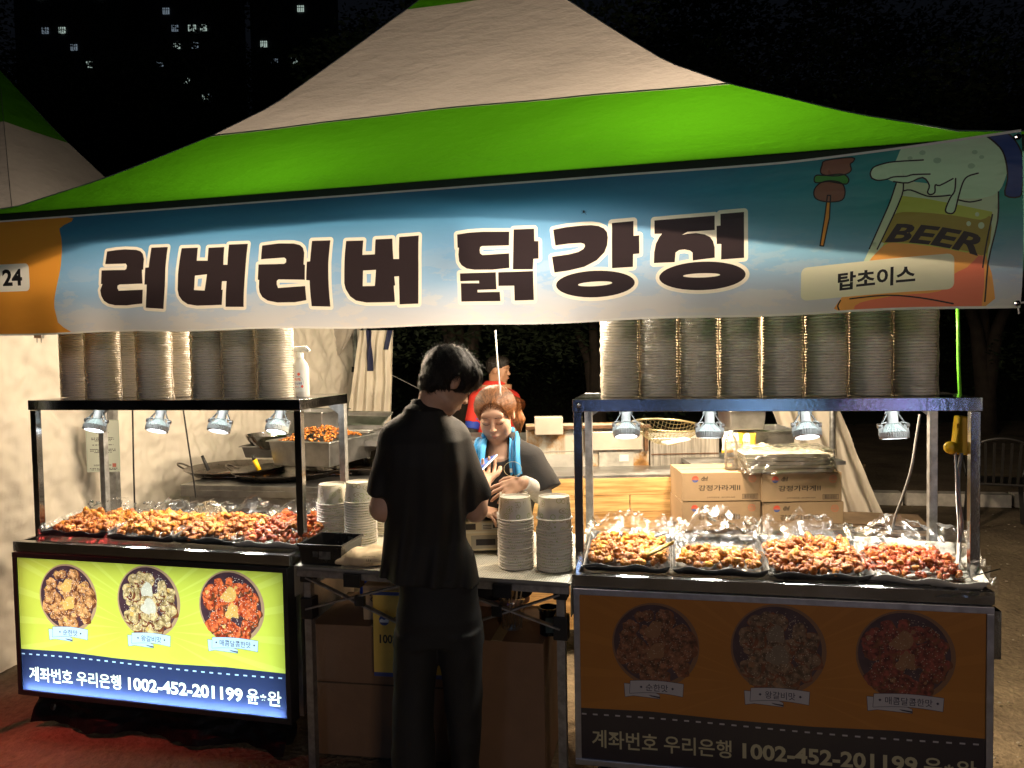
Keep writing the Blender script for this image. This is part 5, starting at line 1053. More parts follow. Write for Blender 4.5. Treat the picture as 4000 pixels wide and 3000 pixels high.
# paper bag lying on the table
P = at(1425, 2190, 2.90); s = SDF((P.x-.14, P.y-.12, TZ-.01), (P.x+.14, P.y+.12, TZ+.13), .004)
s.ell((P.x+.02, P.y, TZ+.032), (.095, .065, .036), k=0).cap((P.x-.04, P.y-.01, TZ+.03), (P.x-.105, P.y-.03, TZ+.018), .028, .008, k=.03).cap((P.x-.03, P.y+.01, TZ+.05), (P.x+.08, P.y+.01, TZ+.058), .012, .018, k=.02)
def crinkle(amp, f, seed): 
    r = np.random.default_rng(seed); W = [(r.normal(0, f, 3), r.uniform(0, 6)) for _ in range(9)]
    return lambda X, Y, Z: amp/3*sum(np.abs(np.sin(X*w[0]+Y*w[1]+Z*w[2]+p))-.6 for w, p in W)
s.disp(crinkle(.008, 26, 4)); s.cut((0, 0, TZ+.001), (0, 0, -1)); bagt = thing('paper_bag', 'crumpled tan paper bag lying on the table left of the customer', 'bag', (P.x, P.y, TZ))
o = link('bag_body', s.mesh('bag_body', mat('tan_bag', (.66, .52, .34), .7, var=.06)), bagt, (-P.x, -P.y, -TZ))
tx = bpy.data.meshes.new('printed_text'); tt = fit_text('Helen Lady Rose', 0, .014, .05, .006)+fit_text('COOKIES', 0, -.014, .034, .006, off=.02); V = []; F = []
for f in tt:
    b = len(V); V += [(x, 0, y) for x, y in f]; F.append(tuple(range(b, b+len(f))))
b = len(V); V += [(-.008, 0, -.004), (-.004, 0, -.004), (-.01, 0, .006), (-.002, 0, -.004), (.002, 0, -.004), (0, 0, .009), (.004, 0, -.004), (.008, 0, -.004), (.01, 0, .006)]; F += [(b, b+1, b+2), (b+3, b+4, b+5), (b+6, b+7, b+8)]
tx.from_pydata(V, [], F); tx.materials.append(mat('brown_ink', (.16, .10, .05), .7)); o = link('printed_text', tx, bagt, (.03, -.074, .036)); o.rotation_euler = (-.35, 0, 0)
# weighing scale
P = at(1893, 2100, 3.12); sc = thing('weighing_scale', 'cream electronic weighing scale with a steel platform beside the customer', 'scale', (P.x-.06, P.y+.05, TZ), ta+.32)
bm_ = mat('cream_plastic', (.66, .58, .40), .45, var=.06)
mb = MB(); mb.add([(-.15, -.15, .012), (.15, -.15, .012), (.15, .13, .012), (-.15, .13, .012), (-.14, -.105, .125), (.14, -.105, .125), (.14, .13, .125), (-.14, .13, .125)], [(3, 2, 1, 0), (4, 5, 6, 7), (0, 1, 5, 4), (1, 2, 6, 5), (2, 3, 7, 6), (3, 0, 4, 7)]); mb.build('housing', bm_, sc, bevel=.006)
MB().box((0, .015, .135), (.08, .08, .02)).build('platform_stem', blackm, sc); MB().box((0, .015, .152), (.31, .25, .014)).build('platform', steel_d, sc, bevel=.004)
def onf(x, t_, d=.001): return (x, -.15+.045*t_-d, .012+.113*t_)
def pq(x0, x1, t0, t1, d, nm, m): MB().add([onf(x0, t0, d), onf(x1, t0, d), onf(x1, t1, d), onf(x0, t1, d), onf(x0, t0, 0), onf(x1, t0, 0), onf(x1, t1, 0), onf(x0, t1, 0)], [(0, 1, 2, 3), (4, 7, 6, 5), (0, 4, 5, 1), (1, 5, 6, 2), (2, 6, 7, 3), (3, 7, 4, 0)]).build(nm, m, sc)
pq(.045, .125, .70, .93, .002, 'label_plate', mat('scale_label', (.62, .6, .52), .4)); pq(-.13, .02, .72, .92, .002, 'display_panel', mat('display_dark', (.03, .03, .03), .2)); pq(-.12, .12, .60, .66, .003, 'trim_strip', mat('pale_trim', (.72, .68, .55), .4)); pq(.0, .12, .08, .52, .003, 'printer_bay', mat('bay', (.34, .31, .24), .5)); pq(.02, .10, .20, .40, .006, 'slot', blackm)
for k in range(3): pq(.05+.0*k, .085, .735+.055*k, .755+.055*k, .0028, 'label_line', blackm)
pq(.092, .118, .76, .88, .0028, 'label_mark', blackm)
for x in (-.12, .12): MB().lathe([(.001, 0), (.014, 0), (.014, .012), (.001, .012)], 10, c=(x, -.1, 0)).build('foot', blackm, sc)
MB().box((.06, .10, .172), (.13, .04, .026)).build('customer_display', mat('display_glass', (.05, .06, .05), .15), sc, bevel=.003)
# ------------------------------------------------------------------ below the table: cartons, bank sign, small things
P0 = at(1240, 2480, 3.03); P1 = at(1700, 2505, 2.93)
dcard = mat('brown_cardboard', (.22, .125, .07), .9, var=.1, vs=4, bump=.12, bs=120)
def carton(name, label, c, rz, w, d, h, m=dcard, flap=None, group=None, cat='cardboard box'):
    t = thing(name, label, cat, c, rz, group); o = MB().box((0, 0, h/2), (w, d, h)).build('box_body', m, t, bevel=.003)
    dk = mat('carton_seam', (.07, .045, .025), .9)
    if flap == 'front': MB().box((0, -d/2-.0012, h*.56), (w-.004, .002, .006)).build('flap_joint', dk, t)
    if flap == 'side': MB().box((-w*.33, -d/2-.0012, h/2), (.004, .002, h-.02)).build('flap_joint', dk, t)
    MB().box((0, 0, h+.001), (w*.12, d, .0015)).build('packing_tape', mat('packing_tape', (.50, .38, .22), .25), t); return t
xa, xb = P0.x, at(1790, 2500, 2.93).x; carton('cardboard_box', 'big brown cardboard box under the left half of the folding table', ((xa+xb)/2, 3.03+.17, 0), -.16, xb-xa, .42, .548, flap='front')
xa, xb = at(1800, 2520, 2.86).x, at(2170, 2545, 2.78).x; carton('cardboard_box', 'big brown cardboard box under the right half of the folding table', ((xa+xb)/2, 2.82+.20, 0), -.20, xb-xa, .42, .55, flap='side')
sg = thing('bank_sign', 'yellow account number sign with navy borders leaning under the table', 'sign', at(1462, 2640, 2.92), -.16)
def sgp(u, v): P = at(u, v, 2.90)-sg.location; return (P.x, P.z)
sw = at(1765, 2640, 2.87).x-sg.location.x; sh_ = .345
lay = [([[(0, 0), (sw, 0), (sw, .016), (0, .016)], [(0, sh_-.02), (sw, sh_-.02), (sw, sh_-.006), (0, sh_-.006)]], 1), ([circ((.045, .225), .021)], 1), ([[(.026, .225), (.035, .231), (.045, .226), (.055, .231), (.065, .226), (.063, .216), (.026, .216)]], 2), (fit_text('우리은행', .155, .225, .15, .034, off=.02), 3), (fit_text('1002-452-201199', .165, .150, .28, .036, off=.03), 3), (fit_text('윤*완', .16, .07, .13, .034, off=.02), 3)]
lay = [([[(min(max(x, 0), sw), z) for x, z in p] for p in a], m) for a, m in lay]
link('sign_face', sheet_mesh('sign_face', 0, sw, 0, sh_, lay, 6, 6, lambda x, z: (x, .018*z, z), [mat('sign_yellow', (.72, .50, .10), .5, var=.05), mat('sign_navy', (.04, .07, .25), .5), mat('sign_pale', (.7, .75, .8), .5), mat('sign_ink', (.02, .02, .02), .5)]), sg)
MB().box((sw/2, .008, sh_/2), (sw-.004, .006, sh_-.004), rx=-.018).build('backing', card, sg)
t = carton('paper_carton', 'pale carton with black lettering standing behind the bank sign', (at(1545, 2400, 3.1).x, 3.16, .548), -.12, .24, .2, .145, m=cardl)
V = []; F = []
for f in fit_text('PAPER', -.035, .112, .11, .018, off=.03)+fit_text('CONTAINER', -.012, .088, .15, .018, off=.03):
    b = len(V); V += [(x, 0, y) for x, y in f]; F.append(tuple(range(b, b+len(f))))
me = bpy.data.meshes.new('printed_text'); me.from_pydata(V, [], F); me.materials.append(mat('sign_ink', (.02, .02, .02), .5)); link('printed_text', me, t, (0, -.1015, 0))
P = at(1465, 2285, 3.3); s = SDF((P.x-.1, P.y-.08, .545), (P.x+.1, P.y+.08, .80), .006); s.loft([(.55, P.x, P.y, .05, .04), (.60, P.x, P.y, .07, .055), (.70, P.x, P.y, .075, .05), (.765, P.x+.01, P.y, .05, .035)]).disp(crinkle(.012, 22, 9)); tag(link('blue_bag', s.mesh('blue_bag', mat('blue_vinyl', (.03, .16, .75), .4, trans=.3))), 'bright blue plastic bag behind the table braces', 'bag')
P = at(2145, 2420, 2.86); t = thing('black_canister', 'round black canister with a label standing on the right box under the table', 'canister', (P.x, P.y+.02, .552))
MB().lathe([(.001, 0), (.036, 0), (.038, .09), (.041, .095), (.041, .105), (.034, .105), (.034, .02), (.001, .02)], 28).build('canister_body', mat('glossy_black', (.01, .01, .01), .2), t, auto=40); MB().box((.0, -.038, .045), (.03, .003, .06)).build('label', mat('green_grey_label', (.18, .2, .13), .5, var=.3, vs=60), t)
P = at(2000, 2400, 2.95); t = thing('clear_cup', 'clear plastic tub of wooden sticks on the box behind the right brace', 'cup', (P.x, P.y, .552))
MB().lathe([(.001, 0), (.04, 0), (.05, .11), (.053, .112)], 24).build('cup_body', clear, t, smooth=True)
for k in range(9): a = k*.7; MB().bar((.02*math.cos(a), .02*math.sin(a), .005), (.045*math.cos(a+.3), .03*math.sin(a), .165), .004, .0015).build('stick', mat('pale_wood', (.62, .45, .24), .7), t)
# ------------------------------------------------------------------ back right: cabinets, board, cartons, containers
T = NT('rusty_steel'); tc = T.add('TexCoord'); n1 = T.add('TexNoise', Scale=5, Detail=9, Roughness=.7); T.l(tc.outputs['Object'], n1.inputs[0]); mp = T.add('Mapping'); mp.inputs['Scale'].default_value = (9, 9, .8); T.l(tc.outputs['Object'], mp.inputs[0]); n2 = T.add('TexNoise', Scale=3, Detail=6); T.l(mp.outputs[0], n2.inputs[0])
rp = T.add('ValToRGB'); e = rp.color_ramp.elements; e[0].position = .50; e[0].color = (.50, .47, .40, 1); e[1].position = .72; e[1].color = (.10, .04, .012, 1); x_ = e.new(.60); x_.color = (.40, .22, .07, 1); T.l(n1.outputs[0], rp.inputs[0])
rq = T.add('ValToRGB'); rq.color_ramp.elements[0].position = .45; rq.color_ramp.elements[1].position = .7; rq.color_ramp.elements[0].color = (1, 1, 1, 1); rq.color_ramp.elements[1].color = (.55, .42, .3, 1); T.l(n2.outputs[0], rq.inputs[0]); mu = T.add('Mix', _data_type='RGBA', _blend_type='MULTIPLY'); mu.inputs[0].default_value = .8; T.l(rp.outputs[0], mu.inputs[6]); T.l(rq.outputs[0], mu.inputs[7])
p = T.add('BsdfPrincipled', Roughness=.5, Metallic=.3); T.l(mu.outputs[2], p.inputs['Base Color']); T.l(p.outputs[0], T.out.inputs[0]); rusty = T.m
YC = 4.15
def gb(name, label, cat, u0, u1, v0, v1, Y, depth, m, rz=0, zb=None, group=None):
    a = at(u0, v0, Y); b = at(u1, v1, Y); z1 = a.z; z0 = b.z if zb is None else zb; w = b.x-a.x; t = thing(name, label, cat, ((a.x+b.x)/2, Y+depth/2, z0), rz, group); t['label'] = label
    return t, w, z1-z0
t, w, h = gb('griddle_cabinet', 'rust stained steel griddle cabinet with a hinged flap, behind the woman', 'cabinet', 2060, 2562, 1688, 1868, YC, .5, rusty)
MB().box((0, .1, h*.5), (w, .3, h)).build('cabinet_body', rusty, t, bevel=.004); MB().box((0, -.065, h+.004), (w+.01, .05, .014)).build('top_edge', mat('dark_rust', (.12, .06, .03), .6, .3, var=.4, vs=20), t)
fx = at(2425, 1750, YC).x-t.location.x; MB().box((fx, -.062, h*.71), (.31, .02, h*.40), rx=-.05).build('flap', mat('worn_panel', (.55, .48, .40), .4, .5, var=.1, vs=5), t, bevel=.004)
for s in (-1, 1): MB().box((fx+s*.175, -.066, h*.70), (.02, .03, h*.44)).build('hinge_bracket', mat('dark_rust', (.12, .06, .03), .6), t)
mb = MB().box((fx+.0, -.056, h*.26), (.20, .012, h*.40))
for s in (-.07, 0, .07): mb.box((fx+s, -.057, h*.055), (.025, .011, .018))
mb.build('vent_cover', mat('grey_cover', (.42, .41, .37), .5, .5, var=.2, vs=18), t); MB().box((fx+.045, -.0635, h*.33), (.055, .002, .04)).build('sticker', mat('white_sticker', (.65, .65, .6), .5, var=.1), t)
MB().box((-w*.22, -.052, h*.50), (w*.42, .004, .004)).box((-w*.22, -.0535, h*.22), (w*.42, .006, h*.42)).build('lower_panel', mat('greasy_steel', (.52, .50, .46), .4, .5, var=.2, vs=7), t)
t, w, h = gb('fryer_cabinet', 'grey galvanised fryer cabinet with drip streaks, left of the cartons', 'cabinet', 2566, 2850, 1728, 1868, YC-.02, .5, galv)
strk = mat('streaked_steel', (.40, .38, .34), .45, .6, var=.35, vs=5, stretch=(16, 16, .8)); MB().box((0, .1, h/2), (w, .3, h)).build('cabinet_body', strk, t, bevel=.004); MB().box((0, -.053, h*.55), (w-.01, .004, .006)).build('seam_strip', mat('dark_rust', (.12, .06, .03), .6), t)
for k in range(5): MB().lathe([(.001, 0), (.004, 0), (.001, .003)], 8, c=(-w/2+.012, -.054, h*.15+k*h*.18)).build('rivet', steel, t)
# wooden front board of the work bench, planks told apart
wb = thing('work_bench', 'pale pine panelled work bench standing behind the trays of the right cart', 'bench', (at(2300, 1950, 4.02).x, 4.02, 0), 0)
pine = mat('pine_plank', (.42, .23, .075), .55, var=.18, vs=4, col2=(.60, .37, .15), stretch=(.9, 6, 14), rnd=.10); zt = at(2300, 1868, 4.02).z
for k in range(9):
    z = zt-.045-k*.092; 
    for q, (xa, xb) in enumerate(((-.62, .02+.2*(k % 2)), (.022+.2*(k % 2), .86))):
        if z < .1: continue
        MB().box(((xa+xb)/2, random.uniform(-.001, .001), z), (xb-xa-.003, .03, .0895)).build('plank', pine, wb)
MB().box((.12, .28, zt+.004), (1.5, .58, .02)).build('bench_top', steel_d, wb)
for x in (-.55, .8): MB().box((x, .4, zt/2), (.05, .05, zt-.02)).build('leg', alum, wb)
# wire strainer
P = at(2600, 1720, 4.2); t = thing('wire_strainer', 'round wire mesh strainer resting on the fryer cabinet', 'strainer', (P.x, P.y, P.z)); t.rotation_euler = (-.25, .12, 0); wire = mat('brass_wire', (.45, .38, .22), .35, .8)
mb = MB(); R = .20; mb.tube([(R*math.cos(a), R*math.sin(a), .085) for a in [k*math.pi/18 for k in range(37)]], .006, 6)
mb.build('hoop', wire, t, smooth=True); mb = MB()
for k in range(-9, 10):
    c = k*.02; L = math.sqrt(max(0, R*R-c*c)); pts = [(c, -L+2*L*i/10, .085-.11*(1-(c*c+(-L+2*L*i/10)**2)/(R*R))) for i in range(11)]; mb.tube(pts, .0012, 4, cap=False); mb.tube([(y, x, z) for x, y, z in pts], .0012, 4, cap=False)
mb.build('wire_mesh', wire, t)
P = at(2640, 1722, 4.1); tag(MB().box(P, (.14, .08, .012), rz=.2, ry=-.15).build('foam_tray', whitep, bevel=.003), 'small white lid lying under the wire strainer', 'tray')  # flat white lid, not a foam tray
P = at(2140, 1668, 4.4); tag(MB().box((P.x, P.y-.1, P.z+.02), (.16, .1, .10)).build('metal_box', mat('worn_panel', (.55, .48, .40), .4), bevel=.003), 'small metal box standing on the rusty cabinet behind the woman', 'box')
# cartons with print
def carton_print(w, h):
    lay = [([circ((-w*.335, h*.28), h*.115, 24)], 1)]
    c = (-w*.335, h*.28); R = h*.115
    def lens(a0, a1): return [(c[0]+R*math.cos(a0+(a1-a0)*k/12), c[1]+R*math.sin(a0+(a1-a0)*k/12)) for k in range(13)]
    lay.append(([lens(math.pi*1.08, math.pi*1.92)], 2)); 
    for q in (-.35, -.05, .25): lay.append(([[(c[0]-R, c[1]+R*q-.1*R), (c[0], c[1]+R*q-.22*R), (c[0]+R, c[1]+R*q+.22*R), (c[0], c[1]+R*q-.08*R)]], 3))
    lay += [(fit_text('dhf', -w*.215, h*.29, w*.085, h*.15, off=.02), 4), (fit_text('강정가라게Ⅱ', -w*.03, -.03*h, w*.53, h*.20, off=.018), 4), (fit_text('소비자상담실 : (031)959-0630', -.01*w, -h*.36, w*.36, h*.07, off=.01), 4)]
    s = w*.39; lay += [([circ((s, h*.27), h*.125, 24)], 5), ([circ((s, h*.27), h*.11, 24)], 0), (fit_text('HACCP', s, h*.27, h*.19, h*.06, off=.02), 5), ([[(s-.012, h*.335), (s+.012, h*.335), (s+.012, h*.345), (s-.012, h*.345)], [(s-.012, h*.19), (s+.012, h*.19), (s+.012, h*.20), (s-.012, h*.20)]], 5)]
    x0, x1 = w*.26, w*.46; lay += [([[(x0, -h*.42), (x1, -h*.42), (x1, -h*.25), (x0, -h*.25)]], 4), ([[(x0+.002, -h*.42+.002), (x1-.002, -h*.42+.002), (x1-.002, -h*.25-.002), (x0+.002, -h*.25-.002)]], 0)]
    r = random.Random(2); x = x0+.005; bars = []
    while x < x1-.006: q = r.choice((.0008, .0014, .002)); bars.append([(x, -h*.40), (x+q, -h*.40), (x+q, -h*.27), (x, -h*.27)]); x += q+r.choice((.0008, .0015))
    lay.append((bars, 4)); return lay
CWd, CHt, CDp = .395, .147, .30
cmats = [card, mat('logo_red', (.70, .10, .06), .6), mat('logo_blue', (.05, .10, .35), .6), card, mat('carton_ink', (.03, .022, .018), .7), mat('stamp_red', (.68, .16, .08), .6)]
cprint = sheet_mesh('carton_print', -CWd/2+.004, CWd/2-.004, -CHt/2+.004, CHt/2-.004, carton_print(CWd, CHt), 4, 3, lambda x, z: (x, 0, z), cmats)
cbody = MB().box((0, 0, 0), (CWd, CDp, CHt-.003)).mesh('box_body', card); ctape = MB().box((0, 0, CHt/2), (CWd*.99, .055, .0016)).mesh('packing_tape', mat('carton_tape', (.52, .38, .22), .3))
cx0 = at(2820, 1900, 3.72).x; zt = atz(2680, 1845, 0).z; ztop_c = at(2820, 1845, 3.72).z
lvl = ['top', 'second', 'third', 'fourth', 'fifth', 'sixth', 'lowest']
for col in (0, 1):
    for k in range(7):
        z = ztop_c-CHt*(k+.5)-.004*col
        if z < .06: continue
        off = (.0, -.004, .012, 0, 0, 0, 0)[k] + (-.015 if (col and k == 0) else 0); x = cx0+col*(CWd+.012)+off; y = 3.72+CDp/2+col*-.03+(0, .0, .03, 0, 0, 0, 0)[k]
        t = thing('printed_carton', ('%s brown carton printed dhf in the %s stack behind the right cart' % (lvl[k], ('left', 'right')[col])), 'carton', (x, y, z), -.02+random.uniform(-.012, .012), 'brown printed cartons stacked behind the right cart')
        o = link('box_body', cbody, t); o = link('printed_front', cprint, t, (0, -CDp/2-.0015, 0)); link('packing_tape', ctape, t)
# water bottle
P = at(2856, 1850, 3.80); t = thing('water_bottle', 'clear ribbed plastic water bottle standing on the left carton stack', 'bottle', (P.x, 3.80, ztop_c))
pr = [(.001, .001), (.028, 0), (.033, .006)]+[(.034-.003*(k % 2), .012+.009*k) for k in range(10)]+[(.034, .11), (.033, .14), (.024, .165), (.012, .182), (.012, .188)]
MB().lathe(pr, 24).build('bottle_body', glassm, t, smooth=True); MB().lathe([(.001, .188), (.013, .188), (.013, .200), (.001, .200)], 16).build('cap', mat('clear_cap', (.6, .62, .62), .4), t, auto=40); MB().lathe([(.001, .003), (.030, .004), (.030, .06), (.001, .06)], 20).build('water', glassm, t, smooth=True)
# steel containers on the back right, food bags, wrapped trays
rk = thing('back_shelf', 'dim steel shelf behind the cartons carrying containers and bags', 'shelf', (at(2930, 1780, 4.3).x, 4.3, 0)); z_ = at(2930, 1785, 4.3).z; MB().box((0.03, 0, z_-.01), (.85, .45, .02)).build('shelf_board', steel_d, rk)
for x in (-.36, .43): MB().box((x, 0, z_/2-.01), (.04, .04, z_-.02)).build('leg', steel_d, rk)
container(2895, 1672, 4.15, .20, .24, .11, 'small steel container stored upside high behind the second lamp of the right cart', rz=.02)
container(2960, 1775, 4.25, .32, .3, .155, 'large steel container under the small one behind the food bags', rz=.02)
def pouch(u, v, w, h, lab, rz, lean):
    P = at(u, v, 4.05); t = thing('food_pouch', lab, 'bag', (P.x, P.y, P.z), rz, 'yellow and cream food pouches'); t.rotation_euler.x = lean
    def f(s): return lambda a, b: ((a-.5)*w*(1-.10*math.sin(math.pi*b)), s*(.028*math.sin(math.pi*a)**.6*math.sin(math.pi*b)**.6)+.004*noise.noise((a*6, b*6, u)), h*b)
    ym = mat('pouch_yellow', (.80, .50, .06), .35, var=.05); cmx = mat('pouch_cream', (.78, .74, .60), .35, var=.05)
    mb = MB(); mb.grid(f(-1), 16, 16, m=lambda a, b: 0 if (a > .62 or b < .12) else 1); mb.grid(f(1), 16, 16, m=0); mb.build('pouch_body', [ym, cmx], t, smooth=True)
    V = []; F = []
    for q in fit_text('강정소스', -w*.12, h*.52, w*.5, h*.13, off=.02):
        b = len(V); V += [(x, -.030, y) for x, y in q]; F.append(tuple(range(b, b+len(q))))
    me = bpy.data.meshes.new('printed_text'); me.from_pydata(V, [], F); me.materials.append(mat('carton_ink', (.03, .022, .018), .7)); link('printed_text', me, t)
pouch(2870, 1768, .15, .115, 'cream and yellow food pouch standing behind the water bottle', .1, -.1); pouch(2920, 1768, .10, .11, 'smaller yellow food pouch right of the cream one', -.1, -.15)
P = at(2960, 1768, 4.0); s = SDF((P.x-.12, P.y-.08, P.z-.03), (P.x+.12, P.y+.08, P.z+.09), .005); s.ell((P.x, P.y, P.z+.012), (.095, .055, .034)).cap((P.x, P.y, P.z+.03), (P.x+.05, P.y, P.z+.045), .02, .008, k=.02).disp(crinkle(.010, 30, 12)); tag(link('crumpled_pouch', s.mesh('crumpled_pouch', mat('pouch_cream', (.78, .74, .60), .35))), 'crumpled cream food wrapper lying flat beside the pouches', 'wrapper')
wt = thing('wrapped_tray_stack', 'film wrapped stack of white foam trays on the right carton stack', 'package', (at(3065, 1840, 3.78).x, 3.80, ztop_c-.004), -.04)
trm = mat('foam_tray', (.66, .62, .52), .5, var=.06); tm = MB().box((0, 0, 0), (.40, .24, .016), taper=1.04).mesh('foam_tray', trm)
for k in range(5): o = link('foam_tray', tm, wt, (random.uniform(-.004, .004)-k*.006, 0, .012+k*.019))
def wf(a, b):
    th = a*2*math.pi; ct_, st = math.cos(th), math.sin(th); x = .245*abs(ct_)**.35*(1 if ct_ > 0 else -1)*(1-.12*b); y = .14*abs(st)**.35*(1 if st > 0 else -1)*(1-.1*b); n = .014*noise.noise((x*24, y*24, b*6)); return (x+n, y+n, .118*b+n*.6*(b > .05))
mb = MB().grid(wf, 90, 8); mb.grid(lambda a, b: ((a-.5)*.44, (b-.5)*.25, .116+.012*noise.noise((a*14, b*9, 2))), 40, 18); mb.build('film_wrap', bag, wt)
# ------------------------------------------------------------------ flattened cardboard, plastic chair, power outlet, cables on the right
fc = thing('flattened_cardboard', 'stack of flattened cardboard lying on the ground behind the right cart', 'cardboard', (at(3465, 2000, 5.6).x, 5.75, 0), -.25)
for k in range(26):
    o = link('cardboard_sheet', (MB().box((0, 0, 0), (random.uniform(.5, .62), .42, .009)).mesh('cardboard_sheet', mat('old_cardboard', (.30, .21, .13), .9, var=.2, vs=5, rnd=.2))), fc, (random.uniform(-.02, .02), random.uniform(-.03, .03), .01+k*.0125)); o.rotation_euler = (random.uniform(-.01, .01), random.uniform(-.01, .01), random.uniform(-.08, .08))
tag(MB().box(at(3345, 1870, 6.3), (.12, .03, .26), ry=.12, rz=.2).build('leaning_card', mat('old_cardboard', (.3, .21, .13), .9)), 'small upright piece of cardboard behind the gathered curtain', 'cardboard')
ch = thing('plastic_chair', 'dark plastic garden chair standing by the kerb at the right edge', 'chair', (at(3925, 1950, 6.6).x, 6.7, 0), 2.7); pc = mat('dark_chair_plastic', (.012, .011, .010), .42)
MB().box((0, 0, .42), (.44, .42, .025)).build('seat', pc, ch, bevel=.01)
for x in (-.2, .2):
    for y in (-.19, .19): MB().bar((x, y, .42), (x*1.15, y*1.15, 0), .035, .028).build('leg', pc, ch)
back = [(-.22, .20, .43), (-.23, .24, .62), (-.19, .27, .78), (0, .29, .84), (.19, .27, .78), (.23, .24, .62), (.22, .20, .43)]; MB().tube(smooth_p(back), .016, 6).build('back_frame', pc, ch, smooth=True)
for x in (-.12, -.06, 0, .06, .12): MB().bar((x, .205, .43), (x*1.1, .285, .80), .022, .008).build('slat', pc, ch)
for s in (-1, 1): MB().tube(smooth_p([(s*.23, .24, .64), (s*.26, .05, .66), (s*.26, -.18, .64), (s*.22, -.19, .42)]), .016, 6).build('armrest', pc, ch, smooth=True)
t = thing('power_socket', 'bright yellow extension socket hanging inside the right post of the right cart', 'power socket', at(3762, 1700, 2.62), -.2); ym = mat('yellow_socket', (.95, .58, .015), .4)
mb = MB().box((0, 0, 0), (.060, .045, .135), ry=.10); mb.build('socket_body', ym, t, bevel=.006); mb = MB().lathe([(.001, 0), (.022, 0), (.022, .018), (.012, .026), (.001, .026)], 20); mb.v = [(-.046+p[0], -.012-p[2], -.042+p[1]) for p in mb.v]; mb.build('plug', ym, t, auto=40)
for z in (.035, -.0): MB().box((-.024, -.024, z), (.012, .006, .016), ry=.1).build('clip', ym, t)
wc = mat('white_cable', (.78, .76, .72), .45)
tag(MB().tube(smooth_p([at(3732, 1765, 2.60), at(3736, 1850, 2.6), at(3738, 1950, 2.6), at(3745, 2060, 2.6), at(3742, 2180, 2.6), at(3746, 2260, 2.55)]), .0042, 7).build('white_cable', wc, smooth=True), 'thin white cable dropping from the yellow plug', 'cable')
tag(MB().tube(smooth_p([at(3756, 1770, 2.60), at(3745, 1850, 2.6), at(3746, 1950, 2.6), at(3757, 2040, 2.6), at(3748, 2130, 2.6), at(3741, 2250, 2.55)]), .0062, 7).build('white_cable', wc, smooth=True), 'thicker white cable dropping from the yellow socket', 'cable')
tag(MB().tube(smooth_p([at(3594, 1618, 3.0), at(3578, 1720, 3.0), at(3560, 1830, 3.0), at(3530, 1930, 3.1), at(3500, 2010, 3.2), at(3485, 2075, 3.3)]), .0055, 7).build('grey_cable', mat('grey_cord', (.3, .3, .3), .7), smooth=True), 'grey cable slanting down behind the last lamp of the right cart', 'cable')
# ------------------------------------------------------------------ people
skin = mat('skin', (.60, .35, .235), .5, var=.05, vs=30, bump=.05, bs=200); skin2 = mat('skin_tanned', (.42, .22, .13), .5, var=.05); skin3 = mat('skin_fair', (.62, .375, .26), .45, var=.04, vs=25)
lipm = mat('lips', (.58, .20, .15), .4); lash = mat('lashes', (.03, .018, .014), .6)
def hairmat(n, a, b, rough=.42):
    return mat(n, a, rough, var=.1, vs=9, col2=b, stretch=(34, 34, 5), bump=.5, bs=16, spec=.35)
black_hair = hairmat('black_hair', (.007, .0055, .005), (.02, .015, .012)); brown_hair = hairmat('auburn_hair', (.09, .032, .010), (.34, .125, .035), .35)
def head(s, C, M, sc=1, fem=False, k=.018):
    C = Vector(C)
    def W(x, y, z): return C+M @ (Vector((x, y, z))*sc)
    E = lambda x, y, z, r, kk=k, op='u': s.ell(W(x, y, z), [q*sc for q in (r if hasattr(r, '__len__') else (r, r, r))], M, kk, op)
    E(0, -.012, .032, (.074, .094, .082)); E(0, .028, -.035, (.062, .062, .078), .03); E(0, .056, -.092, (.026, .024, .022), .03)
    for q in (-1, 1):
        E(q*.034, .054, -.030, (.026, .024, .028), .02); E(q*(.037 if fem else .045), .02, -.073, ((.021 if fem else .026), .035, .026), .025)
    E(0, .078, .030, (.046, .007, .015) if fem else (.05, .014, .018), .02)
    for q in (-1, 1): E(q*.031, .098, .008, (.019, .014, .011), .012, 'd'); E(q*.030, .072, .004, (.018, .0185, .0135), .004)
    s.cap(W(0, .086, .010), W(0, .106, -.026), .006*sc, (.0088 if fem else .011)*sc, .010); 
    for q in (-1, 1): E(q*(.0095 if fem else .0115), .098, -.030, .0065 if fem else .0075, .005)
    E(0, .082, -.060, (.022, .014, .012), .012); E(0, .0945, -.0585, (.0195, .007, .0045), .003); E(0, .0925, -.0665, (.016, .007, .0055), .003)
    for q in (-1, 1):
        E(q*.077, -.008, -.006, (.007, .019, .031), .006); E(q*.084, -.010, -.004, (.004, .010, .018), .003, 'd')
    return W
